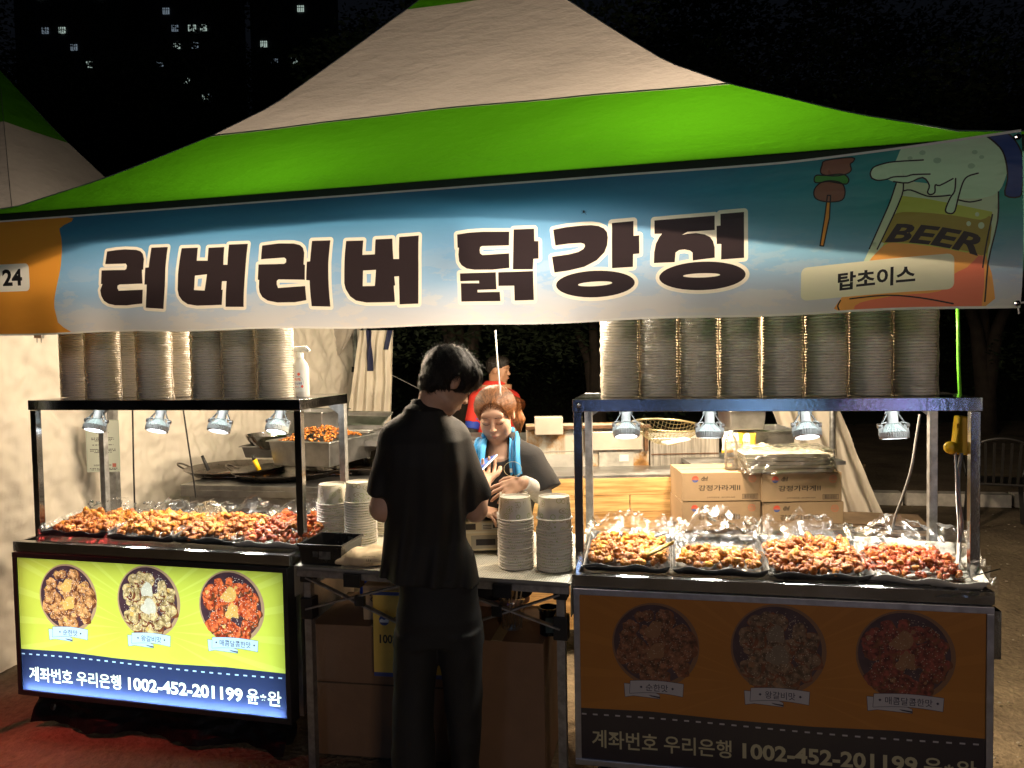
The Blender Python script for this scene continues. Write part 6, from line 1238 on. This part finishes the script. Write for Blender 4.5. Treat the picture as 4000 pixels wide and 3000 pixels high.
def face_marks(parent, W, M, sc, brow_m, fem=False):
    for q in (-1, 1):
        pts = [W(q*x, y, z)-parent.location for x, y, z in ((.012, .0865, -.003), (.022, .0905, -.0075), (.032, .0895, -.0085), (.043, .082, -.005), (.048, .077, -.001))]; MB().tube(pts, [.0006*sc, .0013*sc, .0015*sc, .0014*sc, .0007*sc], 5).build('eyelashes', lash, parent, smooth=True)
        pts = [W(q*x, y, z)-parent.location for x, y, z in ((.014, .0925, .024), (.026, .0925, .028), (.040, .085, .027), (.050, .075, .022))]; MB().tube(pts, [.0018*sc, .0022*sc, .0018*sc, .0006*sc], 5).build('eyebrow', brow_m, parent, smooth=True)
    mb = MB()
    for (z, r, y, wd) in ((-.0585, .0026, .1000, .018), (-.0668, .0032, .0975, .015)):
        pts = [W(wd*a, y-.0075*a*a, z+.0012*abs(a)-.001*a*a)-parent.location for a in (-1, -.6, -.2, .2, .6, 1)]; mb.tube(pts, [.0004, r*.8*sc, r*sc, r*sc, r*.8*sc, .0004], 6)
    mb.build('lips', lipm, parent, smooth=True)
def strands(parent, me, n, length, flow, m, w=.0009, seed=1, lift=.004, curl=.3, zmin=None, ctr=None):
    """thin strand ribbons lying along a hair shell (me in world space)"""
    r = random.Random(seed); V = []; F = []; vs = me.vertices; N = len(vs)
    for i in range(n):
        v = vs[r.randrange(N)]; p = v.co.copy(); nn = (p-ctr).normalized() if ctr else v.normal.copy()
        if zmin and p.z < zmin: continue
        d = flow(p); d = (d-nn*d.dot(nn)); 
        if d.length < 1e-4: continue
        d.normalize(); L = length*r.uniform(.5, 1.2); side = d.cross(nn).normalized(); b = len(V); cu = r.gauss(0, curl); li = lift*r.uniform(.1, 1.4); K = 5
        for k in range(K):
            t = k/(K-1); q = p+d*L*(t-.3)+side*cu*L*t*t*.4+nn*(li*math.sin(math.pi*min(1, t*1.0))+.0008-(L*(t-.3))**2/.15); ww = w*(1-t*.8); V += [tuple(q-side*ww), tuple(q+side*ww)]
        for k in range(K-1): F.append((b+2*k, b+2*k+1, b+2*k+3, b+2*k+2))
    me2 = bpy.data.meshes.new('hair_strands'); me2.from_pydata([tuple(Vector(q)-parent.location) for q in V], [], F); me2.materials.append(m); o = link('hair_strands', me2, parent); o['kind'] = 'stuff'; return o
def put(parent, name, me): o = link(name, me, parent); o.location = -parent.location; return o
def hand(s, wrist, d, up, sc=1, curl=(.5, .6, .7, .8), thumb=1, k=.006, spread=.1):
    """palm + five unequal bent fingers; d = direction of the fingers, up = back of the hand, thumb = +1/-1 side"""
    d = Vector(d).normalized(); up = Vector(up); up = (up-d*up.dot(d)).normalized(); sd = d.cross(up)*thumb; w = Vector(wrist)
    s.cap(w, w+d*.03*sc, .024*sc, .028*sc, k, sq=(up, 1.5)); 
    for i in range(4): s.cap(w+d*.02*sc+sd*(.022-.0145*i)*sc, w+d*.078*sc+sd*(.030-.0195*i)*sc, .013*sc, .0115*sc, .010)
    for i, (L, r) in enumerate(((.040, .0082), (.045, .0085), (.041, .0080), (.032, .0070))):
        b = w+d*(.080-.004*abs(i-1))*sc+sd*(.030-.0195*i)*sc; c = curl[i]; fd = (d+sd*(spread*(1.4-i))).normalized(); R = Matrix.Rotation(-c, 3, sd*thumb); d1 = (fd*math.cos(c*.6)-up*math.sin(c*.6)); d2 = (fd*math.cos(c*1.5)-up*math.sin(c*1.5)); d3 = (fd*math.cos(c*2.2)-up*math.sin(c*2.2))
        p1 = b+d1*L*sc; p2 = p1+d2*L*.62*sc; p3 = p2+d3*L*.45*sc; s.cap(b, p1, r*1.1*sc, r*sc, .004); s.cap(p1, p2, r*sc, r*.92*sc, .002); s.cap(p2, p3, r*.92*sc, r*.78*sc, .002)
    b = w+d*.018*sc+sd*.024*sc-up*.008*sc; t1 = b+(d*.55+sd*.75-up*.3).normalized()*.034*sc; t2 = t1+(d*.85+sd*.35-up*.3).normalized()*.028*sc; t3 = t2+(d*.95+sd*.0-up*.3).normalized()*.022*sc
    s.cap(b, t1, .014*sc, .0105*sc, .010); s.cap(t1, t2, .0105*sc, .0095*sc, .003); s.cap(t2, t3, .0095*sc, .0075*sc, .003)
# ---- the customer, seen from behind
YP = 2.50
cu = thing('person', 'man in black polo shirt seen from behind, looking down at his phone', 'person', (at(1680, 2000, YP).x, YP, 0))
def w_(u, v, Y=YP): return at(u, v, Y)
hc = at(1752, 1494, YP+.01); HM = frame((.76, .46, -.62))
shL = w_(1532, 1712, 2.50); shR = w_(1786, 1712, 2.56)
elL = w_(1496, 1985, 2.48); elR = w_(1856, 1990, 2.60); haR = w_(1892, 1880, 2.90); haL = w_(1800, 1885, 2.92)
neckb = w_(1672, 1640, 2.50)
s = SDF((-.50, 2.22, .02), (.08, 3.05, 1.75), .0062)
HS_ = .855; W = head(s, hc, HM, HS_)
s.cap(hc+HM @ Vector((0, -.03, -.05)), neckb, .045, .048, .03).cap(neckb, w_(1662, 1760, 2.5), .048, .08, .04)
sec = lambda v, ua, ub, ry, Y: (at(1700, v, Y).z, (at(ua, v, Y).x+at(ub, v, Y).x)/2, Y, (at(ub, v, Y).x-at(ua, v, Y).x)/2, ry)
s.loft([sec(2400, 1590, 1830, .06, 2.51), sec(2150, 1535, 1790, .08, 2.51), sec(1900, 1510, 1790, .09, 2.51), sec(1740, 1510, 1790, .085, 2.51)], .15, k=.03)
for (a, b_, c, hnd, hd, th) in ((shR, elR, haR, 1, (.02, 1, .12), -1), (shL, elL, haL, 1, (.3, 1, .15), 1)):
    s.cap(a, b_, .040, .041, .03).cap(b_, c, .041, .028, .02)
    hand(s, c, hd, (0, -.2, -1) , 1.0, (.55, .6, .65, .6), th)
for (xa, xb, va) in ((1618, 1620, 2500), (1800, 1806, 2500)):
    a = w_(xa, 2420, 2.51); s.cap(a, at(xb, 3120, 2.50)+Vector((0, (.035 if xa > 1700 else 0), 0)), .048, .034, .03); s.cap(at(xb, 3120, 2.50)+Vector((0, (.035 if xa > 1700 else 0), 0)), (at(xb, 3120, 2.5).x, 2.54 if xa > 1700 else 2.51, .07), .034, .030, .02)
    s.cap((at(xb, 3120, 2.5).x, 2.50, .06), (at(xb, 3120, 2.5).x+.03, 2.66, .05), .045, .038, .02)
put(cu, 'body', s.mesh('body', skin))
face_marks(cu, W, HM, HS_, black_hair)
# shirt
s = SDF((-.52, 2.30, .80), (.02, 2.75, 1.56), .0058)
s.loft([sec(2300, 1494, 1888, .125, 2.52), sec(2240, 1494, 1870, .120, 2.52), sec(2100, 1494, 1822, .112, 2.52), sec(1930, 1500, 1806, .112, 2.51), sec(1800, 1500, 1812, .115, 2.50), sec(1720, 1500, 1815, .105, 2.50), sec(1665, 1545, 1782, .085, 2.50), sec(1630, 1588, 1745, .072, 2.50), sec(1608, 1606, 1728, .066, 2.50)], .15, k=.02, p=2.5)
cL = shL+Vector((.012, 0, -.012)); cR = shR+Vector((-.012, -.01, -.005))
s.cap(cL, elL+(shL-elL)*.20, .064, .060, .045, flat=(0, 1)); s.cap(cR, elR+(shR-elR)*.16, .066, .068, .045, flat=(0, 1))
s.cap(w_(1660, 1640, 2.5), cL+Vector((.02, 0, .02)), .055, .05, .05).cap(w_(1675, 1640, 2.5), cR+Vector((-.02, 0, .02)), .055, .05, .05)
s.disp(cloth_noise((5, 9, 9), .0065, 3)); fn = cloth_noise((16, 10, 5), .0028, 8); s.disp(fn)
def vfold(X, Y, Z):      # long vertical folds falling to the hem, deeper low down
    q = np.clip((1.42-Z)/.5, 0, 1); return .0075*q*np.sin(X*58+Z*7+1.2*np.sin(Z*9))+.0045*q*np.sin(X*115-Z*9+2*np.sin(Z*6+X*8))+0*Y
s.disp(vfold)
s.cut((0, 0, at(1700, 2292, 2.52).z), (-.11, 0, -1))
blk = mat('black_jersey', (.015, .0135, .0125), .65, var=.12, vs=20, bump=.2, bs=260, spec=.3)
sm = s.mesh('polo_shirt', blk); o = put(cu, 'polo_shirt', sm)
# collar: folded band round the neck
s = SDF((-.40, 2.36, 1.40), (-.14, 2.64, 1.56), .0045); c0 = w_(1668, 1652, 2.50); c1 = w_(1678, 1572, 2.515)
s.cap(c0, c1, .078, .061, 0, flat=(1, 1)).cap(c0+(c1-c0)*.55, c1+(c1-c0)*.25, .048, .050, .004, 'd'); s.disp(cloth_noise((14, 14, 9), .003, 40)); put(cu, 'collar', s.mesh('collar', blk))
# trousers: hanging cloth legs
s = SDF((-.50, 2.30, .02), (.02, 2.74, .95), .0062); gz = lambda v: at(1700, v, 2.51).z
def sec2(v, ua, ub, ry, Y): return sec(v, ua, ub, ry, Y)
s.loft([sec2(2500, 1540, 1876, .10, 2.51), sec2(2400, 1548, 1872, .11, 2.51), sec2(2240, 1562, 1850, .10, 2.51)], .12, k=.02, p=2.4)
s.loft([(.03, at(1612, 3000, 2.5).x, 2.50, .072, .085)]+[sec2(3000, 1530, 1702, .085, 2.50), sec2(2800, 1532, 1695, .085, 2.50), sec2(2620, 1536, 1712, .09, 2.51), sec2(2450, 1541, 1725, .10, 2.51)], .0, k=.012, p=2.2)
s.loft([(.03, at(1822, 3000, 2.5).x, 2.54, .062, .085)]+[sec2(3000, 1762, 1878, .085, 2.54), sec2(2800, 1742, 1878, .088, 2.53), sec2(2620, 1720, 1880, .09, 2.52), sec2(2450, 1700, 1878, .10, 2.51)], .0, k=.012, p=2.2)
s.disp(cloth_noise((12, 8, 9), .0045, 5)); s.disp(cloth_noise((9, 9, 26), .0022, 6))
put(cu, 'trousers', s.mesh('trousers', mat('dark_trousers', (.007, .007, .008), .75, var=.2, vs=9, bump=.15, bs=200)))
for q, xx in ((0, 1612), (1, 1822)):
    X = at(xx, 3000, 2.5).x; s = SDF((X-.08, 2.38, -.005), (X+.12, 2.80, .12), .006); s.cap((X, 2.47, .045), (X+.02, 2.70, .035), .045, .042, .02).cut((0, 0, .004), (0, 0, -1)); put(cu, 'shoe', s.mesh('shoe', mat('shoe', (.02, .02, .02), .5)))
# hair
s = SDF((-.36, 2.30, 1.36), (-.02, 2.72, 1.72), .0048); Hh = lambda x, y, z: hc+HM @ (Vector((x, y, z))*.86)
s.ell(Hh(0, -.014, .042), (.086, .100, .086), HM).ell(Hh(0, .035, .062), (.078, .062, .052), HM, .02).ell(Hh(0, -.050, -.005), (.070, .048, .060), HM, .02).ell(Hh(0, .066, .050), (.062, .034, .028), HM, .02)
for q in (-1, 1): s.ell(Hh(q*.066, .028, .036), (.016, .042, .034), HM, .012)
s.ell(Hh(0, -.068, -.05), (.052, .03, .034), HM, .02)
def hn(X, Y, Z): return .0030*np.sin(X*150+60*Z)*np.sin(Y*130+X*40)+.0022*np.sin(X*310+Y*90)*np.sin(Z*220+X*70)
s.disp(hn); s.ell(Hh(0, .095, -.045), (.055, .05, .075), HM, .006, 'd')
for q in (-1, 1): s.ell(Hh(q*.090, -.006, -.016), (.022, .030, .042), HM, .004, 'd')
hm = s.mesh('hair', black_hair); put(cu, 'hair', hm)
cen = Hh(0, -.06, .11)
strands(cu, hm, 5200, .036, lambda p: (p-cen)+Vector((random.gauss(0, .02), random.gauss(0, .02), -.03)), black_hair, .0008, 2, .0022, .35, ctr=Hh(0, -.015, .02))
o = strands(cu, hm, 420, .05, lambda p: (p-cen)+Vector((random.gauss(0, .05), random.gauss(0, .05), .02)), black_hair, .0005, 12, .014, 1.2, zmin=hc.z+.02, ctr=Hh(0, -.015, .02))
# phone in the customer's hand
t = thing('phone', 'smartphone with a bluish lit screen held in front of the customer', 'phone', at(1886, 1818, 3.02)); t.rotation_euler = (-.42+1.0, .0, -.45)
t.rotation_euler = (.35, -.35, -.6)
MB().box((0, 0, 0), (.074, .150, .008)).build('phone_body', mat('phone_case', (.6, .66, .70), .25, .3), t, bevel=.003)
MB().box((0, 0, .0045), (.068, .142, .001)).build('screen', mat('phone_screen', (.02, .03, .06), .1, emit=(.22, .30, .75), es=.8), t)
# ---- the woman serving
YW = 3.20
wo = thing('person', 'woman with tied auburn hair, black t-shirt and blue towel looking down behind the table', 'person', (at(1960, 1800, YW).x, YW, 0))
hc2 = at(1936, 1616, YW); FM = frame((-.13, -.93, -.40), (0, 0, 1), .06); fsc = .985
s = SDF((-.35, 2.88, .55), (.38, 3.50, 1.56), .0042)
W = head(s, hc2, FM, fsc, True); nb = at(1950, 1775, YW+.03)
s.cap(hc2+FM @ Vector((0, -.03, -.05)), nb, .044, .047, .02).cap(nb, nb+Vector((0, .01, -.1)), .06, .11, .03)
wz = lambda v: at(1950, v, YW).z
def secw(v, ua, ub, ry, Y=YW+.04): return sec(v, ua, ub, ry, Y)
s.loft([secw(2350, 1850, 2070, .09), secw(2050, 1855, 2065, .085), secw(1900, 1850, 2070, .09), secw(1790, 1850, 2078, .08)], 0, k=.03)
sR2 = at(2088, 1795, YW+.02); eR2 = at(2112, 1925, YW-.02); wR2 = at(2040, 1886, YW-.13); sL2 = at(1830, 1795, YW+.04); eL2 = at(1818, 1935, YW); wL2 = at(1872, 1990, YW-.12)
s.cap(sR2, eR2, .048, .040, .02).cap(eR2, wR2, .038, .026, .015); s.cap(sL2, eL2, .046, .038, .02).cap(eL2, wL2, .036, .025, .015)
hand(s, wR2, (-.92, -.15, -.30), (-.15, -.80, .55), .96, (.30, .34, .38, .42), 1, spread=.07); hand(s, wL2, (.75, -.5, -.1), (0, -.2, 1), .92, (.4, .5, .5, .6), -1)
put(wo, 'body', s.mesh('body', skin3)); face_marks(wo, W, FM, fsc, mat('brown_brow', (.14, .07, .04), .7), True)
s = SDF((-.36, 2.95, .60), (.36, 3.48, 1.32), .0052)
s.loft([secw(2380, 1838, 2085, .12), secw(2100, 1842, 2078, .112), secw(1920, 1838, 2088, .115), secw(1820, 1840, 2098, .108), secw(1775, 1862, 2080, .09), secw(1745, 1885, 2045, .078), secw(1715, 1902, 2022, .07), secw(1698, 1918, 2008, .062)], 0, k=.02, p=2.4)
s.cap(sR2+Vector((-.02, 0, -.005)), eR2+(sR2-eR2)*.06+Vector((.012, 0, 0)), .066, .078, .04, flat=(0, 1)); s.cap(sL2+Vector((.02, 0, -.01)), eL2+(sL2-eL2)*.08, .066, .074, .04, flat=(0, 1))
s.cap(at(1950, 1740, YW+.04), sR2+Vector((-.03, 0, .01)), .05, .045, .05).cap(at(1950, 1740, YW+.04), sL2+Vector((.03, 0, .01)), .05, .045, .05)
s.disp(cloth_noise((7, 7, 10), .005, 21)); s.disp(cloth_noise((22, 9, 12), .0022, 22)); s.ell(nb+Vector((0, -.055, .035)), (.062, .07, .062), None, .008, 'd')
put(wo, 't_shirt', s.mesh('t_shirt', mat('washed_black_cotton', (.028, .027, .028), .85, var=.12, bump=.15, bs=240, spec=.3)))
# white arm sleeve
s = SDF((-.05, 2.9, 1.0), (.30, 3.35, 1.25), .0042); q0 = eR2+(wR2-eR2)*.02; s.cap(eR2+(sR2-eR2)*.10, eR2, .046, .046, .01).cap(eR2, eR2+(wR2-eR2)*.93, .0455, .0335, .012, flat=(0, 1)).disp(lambda X, Y, Z: .0016*np.sin((X*wx_[0]+Y*wx_[1]+Z*wx_[2])*330)*np.clip(1-np.abs((X-wR2.x)/.09), 0, 1)) if False else None
wx_ = (wR2-eR2).normalized(); s.cap(eR2+(sR2-eR2)*.18, eR2, .045, .046, .01).cap(eR2, eR2+(wR2-eR2)*.95, .0455, .0330, .012, flat=(0, 1)); s.disp(lambda X, Y, Z: .0016*np.sin((X*wx_[0]+Y*wx_[1]+Z*wx_[2])*300+np.sin(Y*60))*np.clip(1-np.abs((X-wR2.x)/.10), 0, 1))
put(wo, 'arm_sleeve', s.mesh('arm_sleeve', mat('white_knit', (.76, .74, .68), .8, bump=.2, bs=300)))
# ring on the finger
# hair and ponytail
s = SDF((-.22, 3.02, 1.18), (.14, 3.45, 1.56), .0042); Hw = lambda x, y, z: hc2+FM @ (Vector((x, y, z))*.925)
s.ell(Hw(0, -.016, .032), (.089, .106, .085), FM, 0).ell(Hw(0, -.01, .066), (.068, .080, .050), FM, .02)
s.cap(Hw(-.03, -.085, .02), Hw(-.06, -.12, -.02), .034, .036, .02).cap(Hw(-.06, -.12, -.02), Hw(-.085, -.10, -.09), .036, .026, .02).cap(Hw(-.085, -.10, -.09), Hw(-.080, -.09, -.15), .026, .010, .02)
s.disp(lambda X, Y, Z: .0007*np.sin((X-hc2.x)*420+Z*60)+.0008*np.sin((X-hc2.x)*230-Y*90)); s.ell(Hw(0, .096, -.022), (.074, .066, .104), FM, .006, 'd'); s.ell(Hw(.004, .112, .062), (.034, .05, .030), FM, .012, 'd')
for q in (-1, 1): s.ell(Hw(q*.088, .008, -.022), (.020, .032, .044), FM, .004, 'd')
hm = s.mesh('hair', brown_hair); put(wo, 'hair', hm); tie = Hw(-.03, -.10, .02)
strands(wo, hm, 3800, .065, lambda p: (tie-p)+Vector(((p.x-hc2.x)*1.2, 0, 0)), brown_hair, .0006, 5, .0012, .04, ctr=Hw(0, -.02, .02), zmin=hc2.z+.0)
strands(wo, hm, 1500, .07, lambda p: (tie-p)+Vector(((p.x-hc2.x)*1.2, 0, 0)), mat('dark_brown_strand', (.035, .014, .006), .45), .0007, 9, .0016, .04, zmin=hc2.z+.0, ctr=Hw(0, -.02, .02))
# towel round her neck: two strips and a tag
tw_m = mat('blue_towel', (.04, .30, .62), .75, var=.18, vs=5, bump=.35, bs=240, stretch=(1, 1, 1)); 
def strip(pts, w0, w1, nm, lab=None):
    P = smooth_p(pts, 6)
    def f(a, b):
        k = b*(len(P)-1); i = min(int(k), len(P)-2); p = P[i].lerp(P[i+1], k-i); w = w0+(w1-w0)*b; e = (a-.5); return (p.x+e*w, p.y-.010*math.cos(a*math.pi*3.0)+.02*abs(e), p.z+.004*math.sin(a*9+b*6))
    return MB().grid(f, 18, 40)
mb = strip([at(2004, 1690, 3.25), at(2010, 1712, 3.18), at(2010, 1745, 3.11), at(2010, 1800, 3.07), at(2017, 1858, 3.06)], .042, .048, 't'); mb2 = strip([at(1884, 1712, 3.19), at(1874, 1742, 3.10), at(1868, 1785, 3.07), at(1862, 1850, 3.06)], .05, .055, 't'); mb.add(mb2.v, mb2.f)
mb3 = MB().tube(smooth_p([at(1894, 1702, 3.18), at(1905, 1705, 3.26), at(1950, 1708, 3.30), at(1990, 1695, 3.27), at(1998, 1680, 3.22)]), .015, 8); mb.add(mb3.v, mb3.f)
tw = tag(mb.build('towel', tw_m, smooth=True, thick=.003), 'blue sports towel hanging round the neck of the woman', 'towel'); dk = mat('navy_stripe', (.01, .03, .10), .7)
o = MB().tube(smooth_p([at(2000, 1708, 3.16), at(2000, 1745, 3.09), at(2000, 1800, 3.045), at(2006, 1856, 3.035)]), .0018, 5).tube(smooth_p([at(2010, 1710, 3.16), at(2013, 1745, 3.09), at(2012, 1800, 3.045), at(2016, 1856, 3.035)]), .0015, 5).build('piping', dk, tw, smooth=True)
MB().box(at(1996, 1838, 3.035), (.010, .002, .016)).build('care_tag', whitep, tw)
tag(MB().tube([at(2003, 1832, 3.0)+Vector((.036*math.cos(a), -.0, .030*math.sin(a))) for a in [k*math.pi/16 for k in range(33)]], .0010, 5).build('cord_loop', mat('pale_yellow_cord', (.72, .62, .35), .6)), 'thin pale cord looped on the chest of the woman', 'cord')
# ---- the man in red further back
YM = 6.6; mn = thing('person', 'man in a red shirt with dark sleeves standing behind the stall', 'person', (at(1950, 1600, YM).x, YM, 0))
hc3 = at(1948, 1446, YM); MM = frame((.93, -.36, -.10)); s = SDF((-.55, 6.25, .03), (.35, 6.95, 1.68), .0095)
W = head(s, hc3, MM, 1.0); nk = at(1936, 1520, YM); s.cap(hc3+MM @ Vector((0, -.03, -.05)), nk, .055, .062, .02).cap(nk, nk+Vector((0, 0, -.12)), .065, .12, .03)
cxm = at(1935, 1600, YM).x; s.loft([(.85, cxm, YM, .15, .10), (1.1, cxm, YM, .14, .09), (1.38, cxm, YM, .15, .09)], 0, k=.03)
aL = at(1862, 1560, YM-.05); bL = at(1842, 1680, YM-.08); cLh = at(1858, 1790, YM-.15); aR = at(2000, 1560, YM+.05); bR = at(2012, 1680, YM+.02); cR2 = at(2000, 1790, YM-.1)
for a, b_, c in ((aL, bL, cLh), (aR, bR, cR2)): s.cap(a, b_, .052, .043, .02).cap(b_, c, .042, .03, .015); hand(s, c, (.1, -.2, -1), (-.5, -.8, 0), 1.0, (.3, .3, .35, .4), 1)
for q in (-1, 1): s.cap((cxm+q*.08, YM, .85), (cxm+q*.09, YM, .1), .085, .05, .03).cap((cxm+q*.09, YM, .06), (cxm+q*.09+.02, YM-.14, .05), .045, .04, .02)
put(mn, 'body', s.mesh('body', skin2)); face_marks(mn, W, MM, 1.0, black_hair)
s = SDF((-.55, 6.3, .75), (.35, 6.95, 1.50), .009); s.loft([(.86, cxm, YM, .18, .125), (1.15, cxm, YM, .17, .12), (at(1, 1575, YM).z, cxm, YM, .175, .12), (at(1, 1545, YM).z, cxm, YM, .13, .10), (at(1, 1522, YM).z, cxm, YM, .08, .075)], 0, k=.02)
s.cap(aL, bL+(aL-bL)*.25, .075, .075, .04, flat=(0, 1)).cap(aR, bR+(aR-bR)*.25, .075, .075, .04, flat=(0, 1)).disp(cloth_noise((8, 8, 8), .006, 31)); put(mn, 'shirt', s.mesh('shirt', mat('red_shirt', (.62, .03, .02), .7, var=.1, bump=.2, bs=120)))
s = SDF((-.55, 6.3, .75), (.35, 6.95, 1.50), .009); s.cap(bL+(aL-bL)*.42, bL+(aL-bL)*.05, .070, .062, 0, flat=(1, 1)); put(mn, 'sleeve_band', s.mesh('sleeve_band', mat('blue_band', (.02, .06, .45), .6)))
s = SDF((-.55, 6.2, .75), (.35, 6.95, 1.50), .009); s.cap(bL+(aL-bL)*.06, bL, .054, .052, 0).cap(bL, cLh, .052, .040, .02); put(mn, 'arm_sleeve', s.mesh('arm_sleeve', mat('black_sleeve', (.012, .012, .014), .7)))
T = NT('polka_collar'); tc = T.add('TexCoord'); vo = T.add('TexVoronoi', Scale=70, Randomness=.2); T.l(tc.outputs['Object'], vo.inputs[0]); rp = T.add('ValToRGB'); rp.color_ramp.elements[0].color = (.85, .7, .7, 1); rp.color_ramp.elements[1].color = (.55, .01, .03, 1); rp.color_ramp.elements[0].position = .2; rp.color_ramp.elements[1].position = .26; T.l(vo.outputs['Distance'], rp.inputs[0]); p = T.add('BsdfPrincipled', Roughness=.6); T.l(rp.outputs[0], p.inputs['Base Color']); T.l(p.outputs[0], T.out.inputs[0])
o = MB().grid(lambda a, b: (nk.x+(.066+.03*b)*math.cos(a*6.283), nk.y+(.062+.03*b)*math.sin(a*6.283), nk.z+.03-.065*b), 30, 4).build('collar', T.m, mn, smooth=True, thick=.006); o.location = -mn.location
o = MB().grid(lambda a, b: (aL.x+.10+.02*(a-.5)+.03*b, aL.y-.135+.12*(b-.5)**2*2, nk.z-.02-.30*b), 3, 12).build('strap', mat('olive_strap', (.10, .08, .03), .8), mn, smooth=True, thick=.004); o.location = -mn.location
s = SDF((-.40, 6.4, 1.35), (.15, 6.85, 1.72), .007); Hm = lambda x, y, z: hc3+MM @ Vector((x, y, z)); s.ell(Hm(0, -.018, .048), (.083, .104, .080), MM, 0).ell(Hm(0, .02, .085), (.06, .07, .04), MM, .02).ell(Hm(0, -.07, .0), (.06, .035, .05), MM, .02).disp(hn); s.ell(Hm(0, .09, -.035), (.08, .07, .085), MM, .005, 'd')
for q in (-1, 1): s.ell(Hm(q*.09, -.0, -.015), (.02, .03, .04), MM, .004, 'd')
hm = s.mesh('hair', black_hair); put(mn, 'hair', hm)
s = SDF((-.55, 6.3, .02), (.35, 6.95, 1.0), .012); s.loft([(.70, cxm, YM, .165, .11), (.95, cxm, YM, .16, .11)], 0)
for q in (-1, 1): s.loft([(.05, cxm+q*.09, YM, .06, .07), (.75, cxm+q*.085, YM, .09, .10)], 0, k=.02)
put(mn, 'trousers', s.mesh('trousers', mat('dark_trousers', (.007, .007, .008), .75)))
bpy.data.objects.remove(_to)
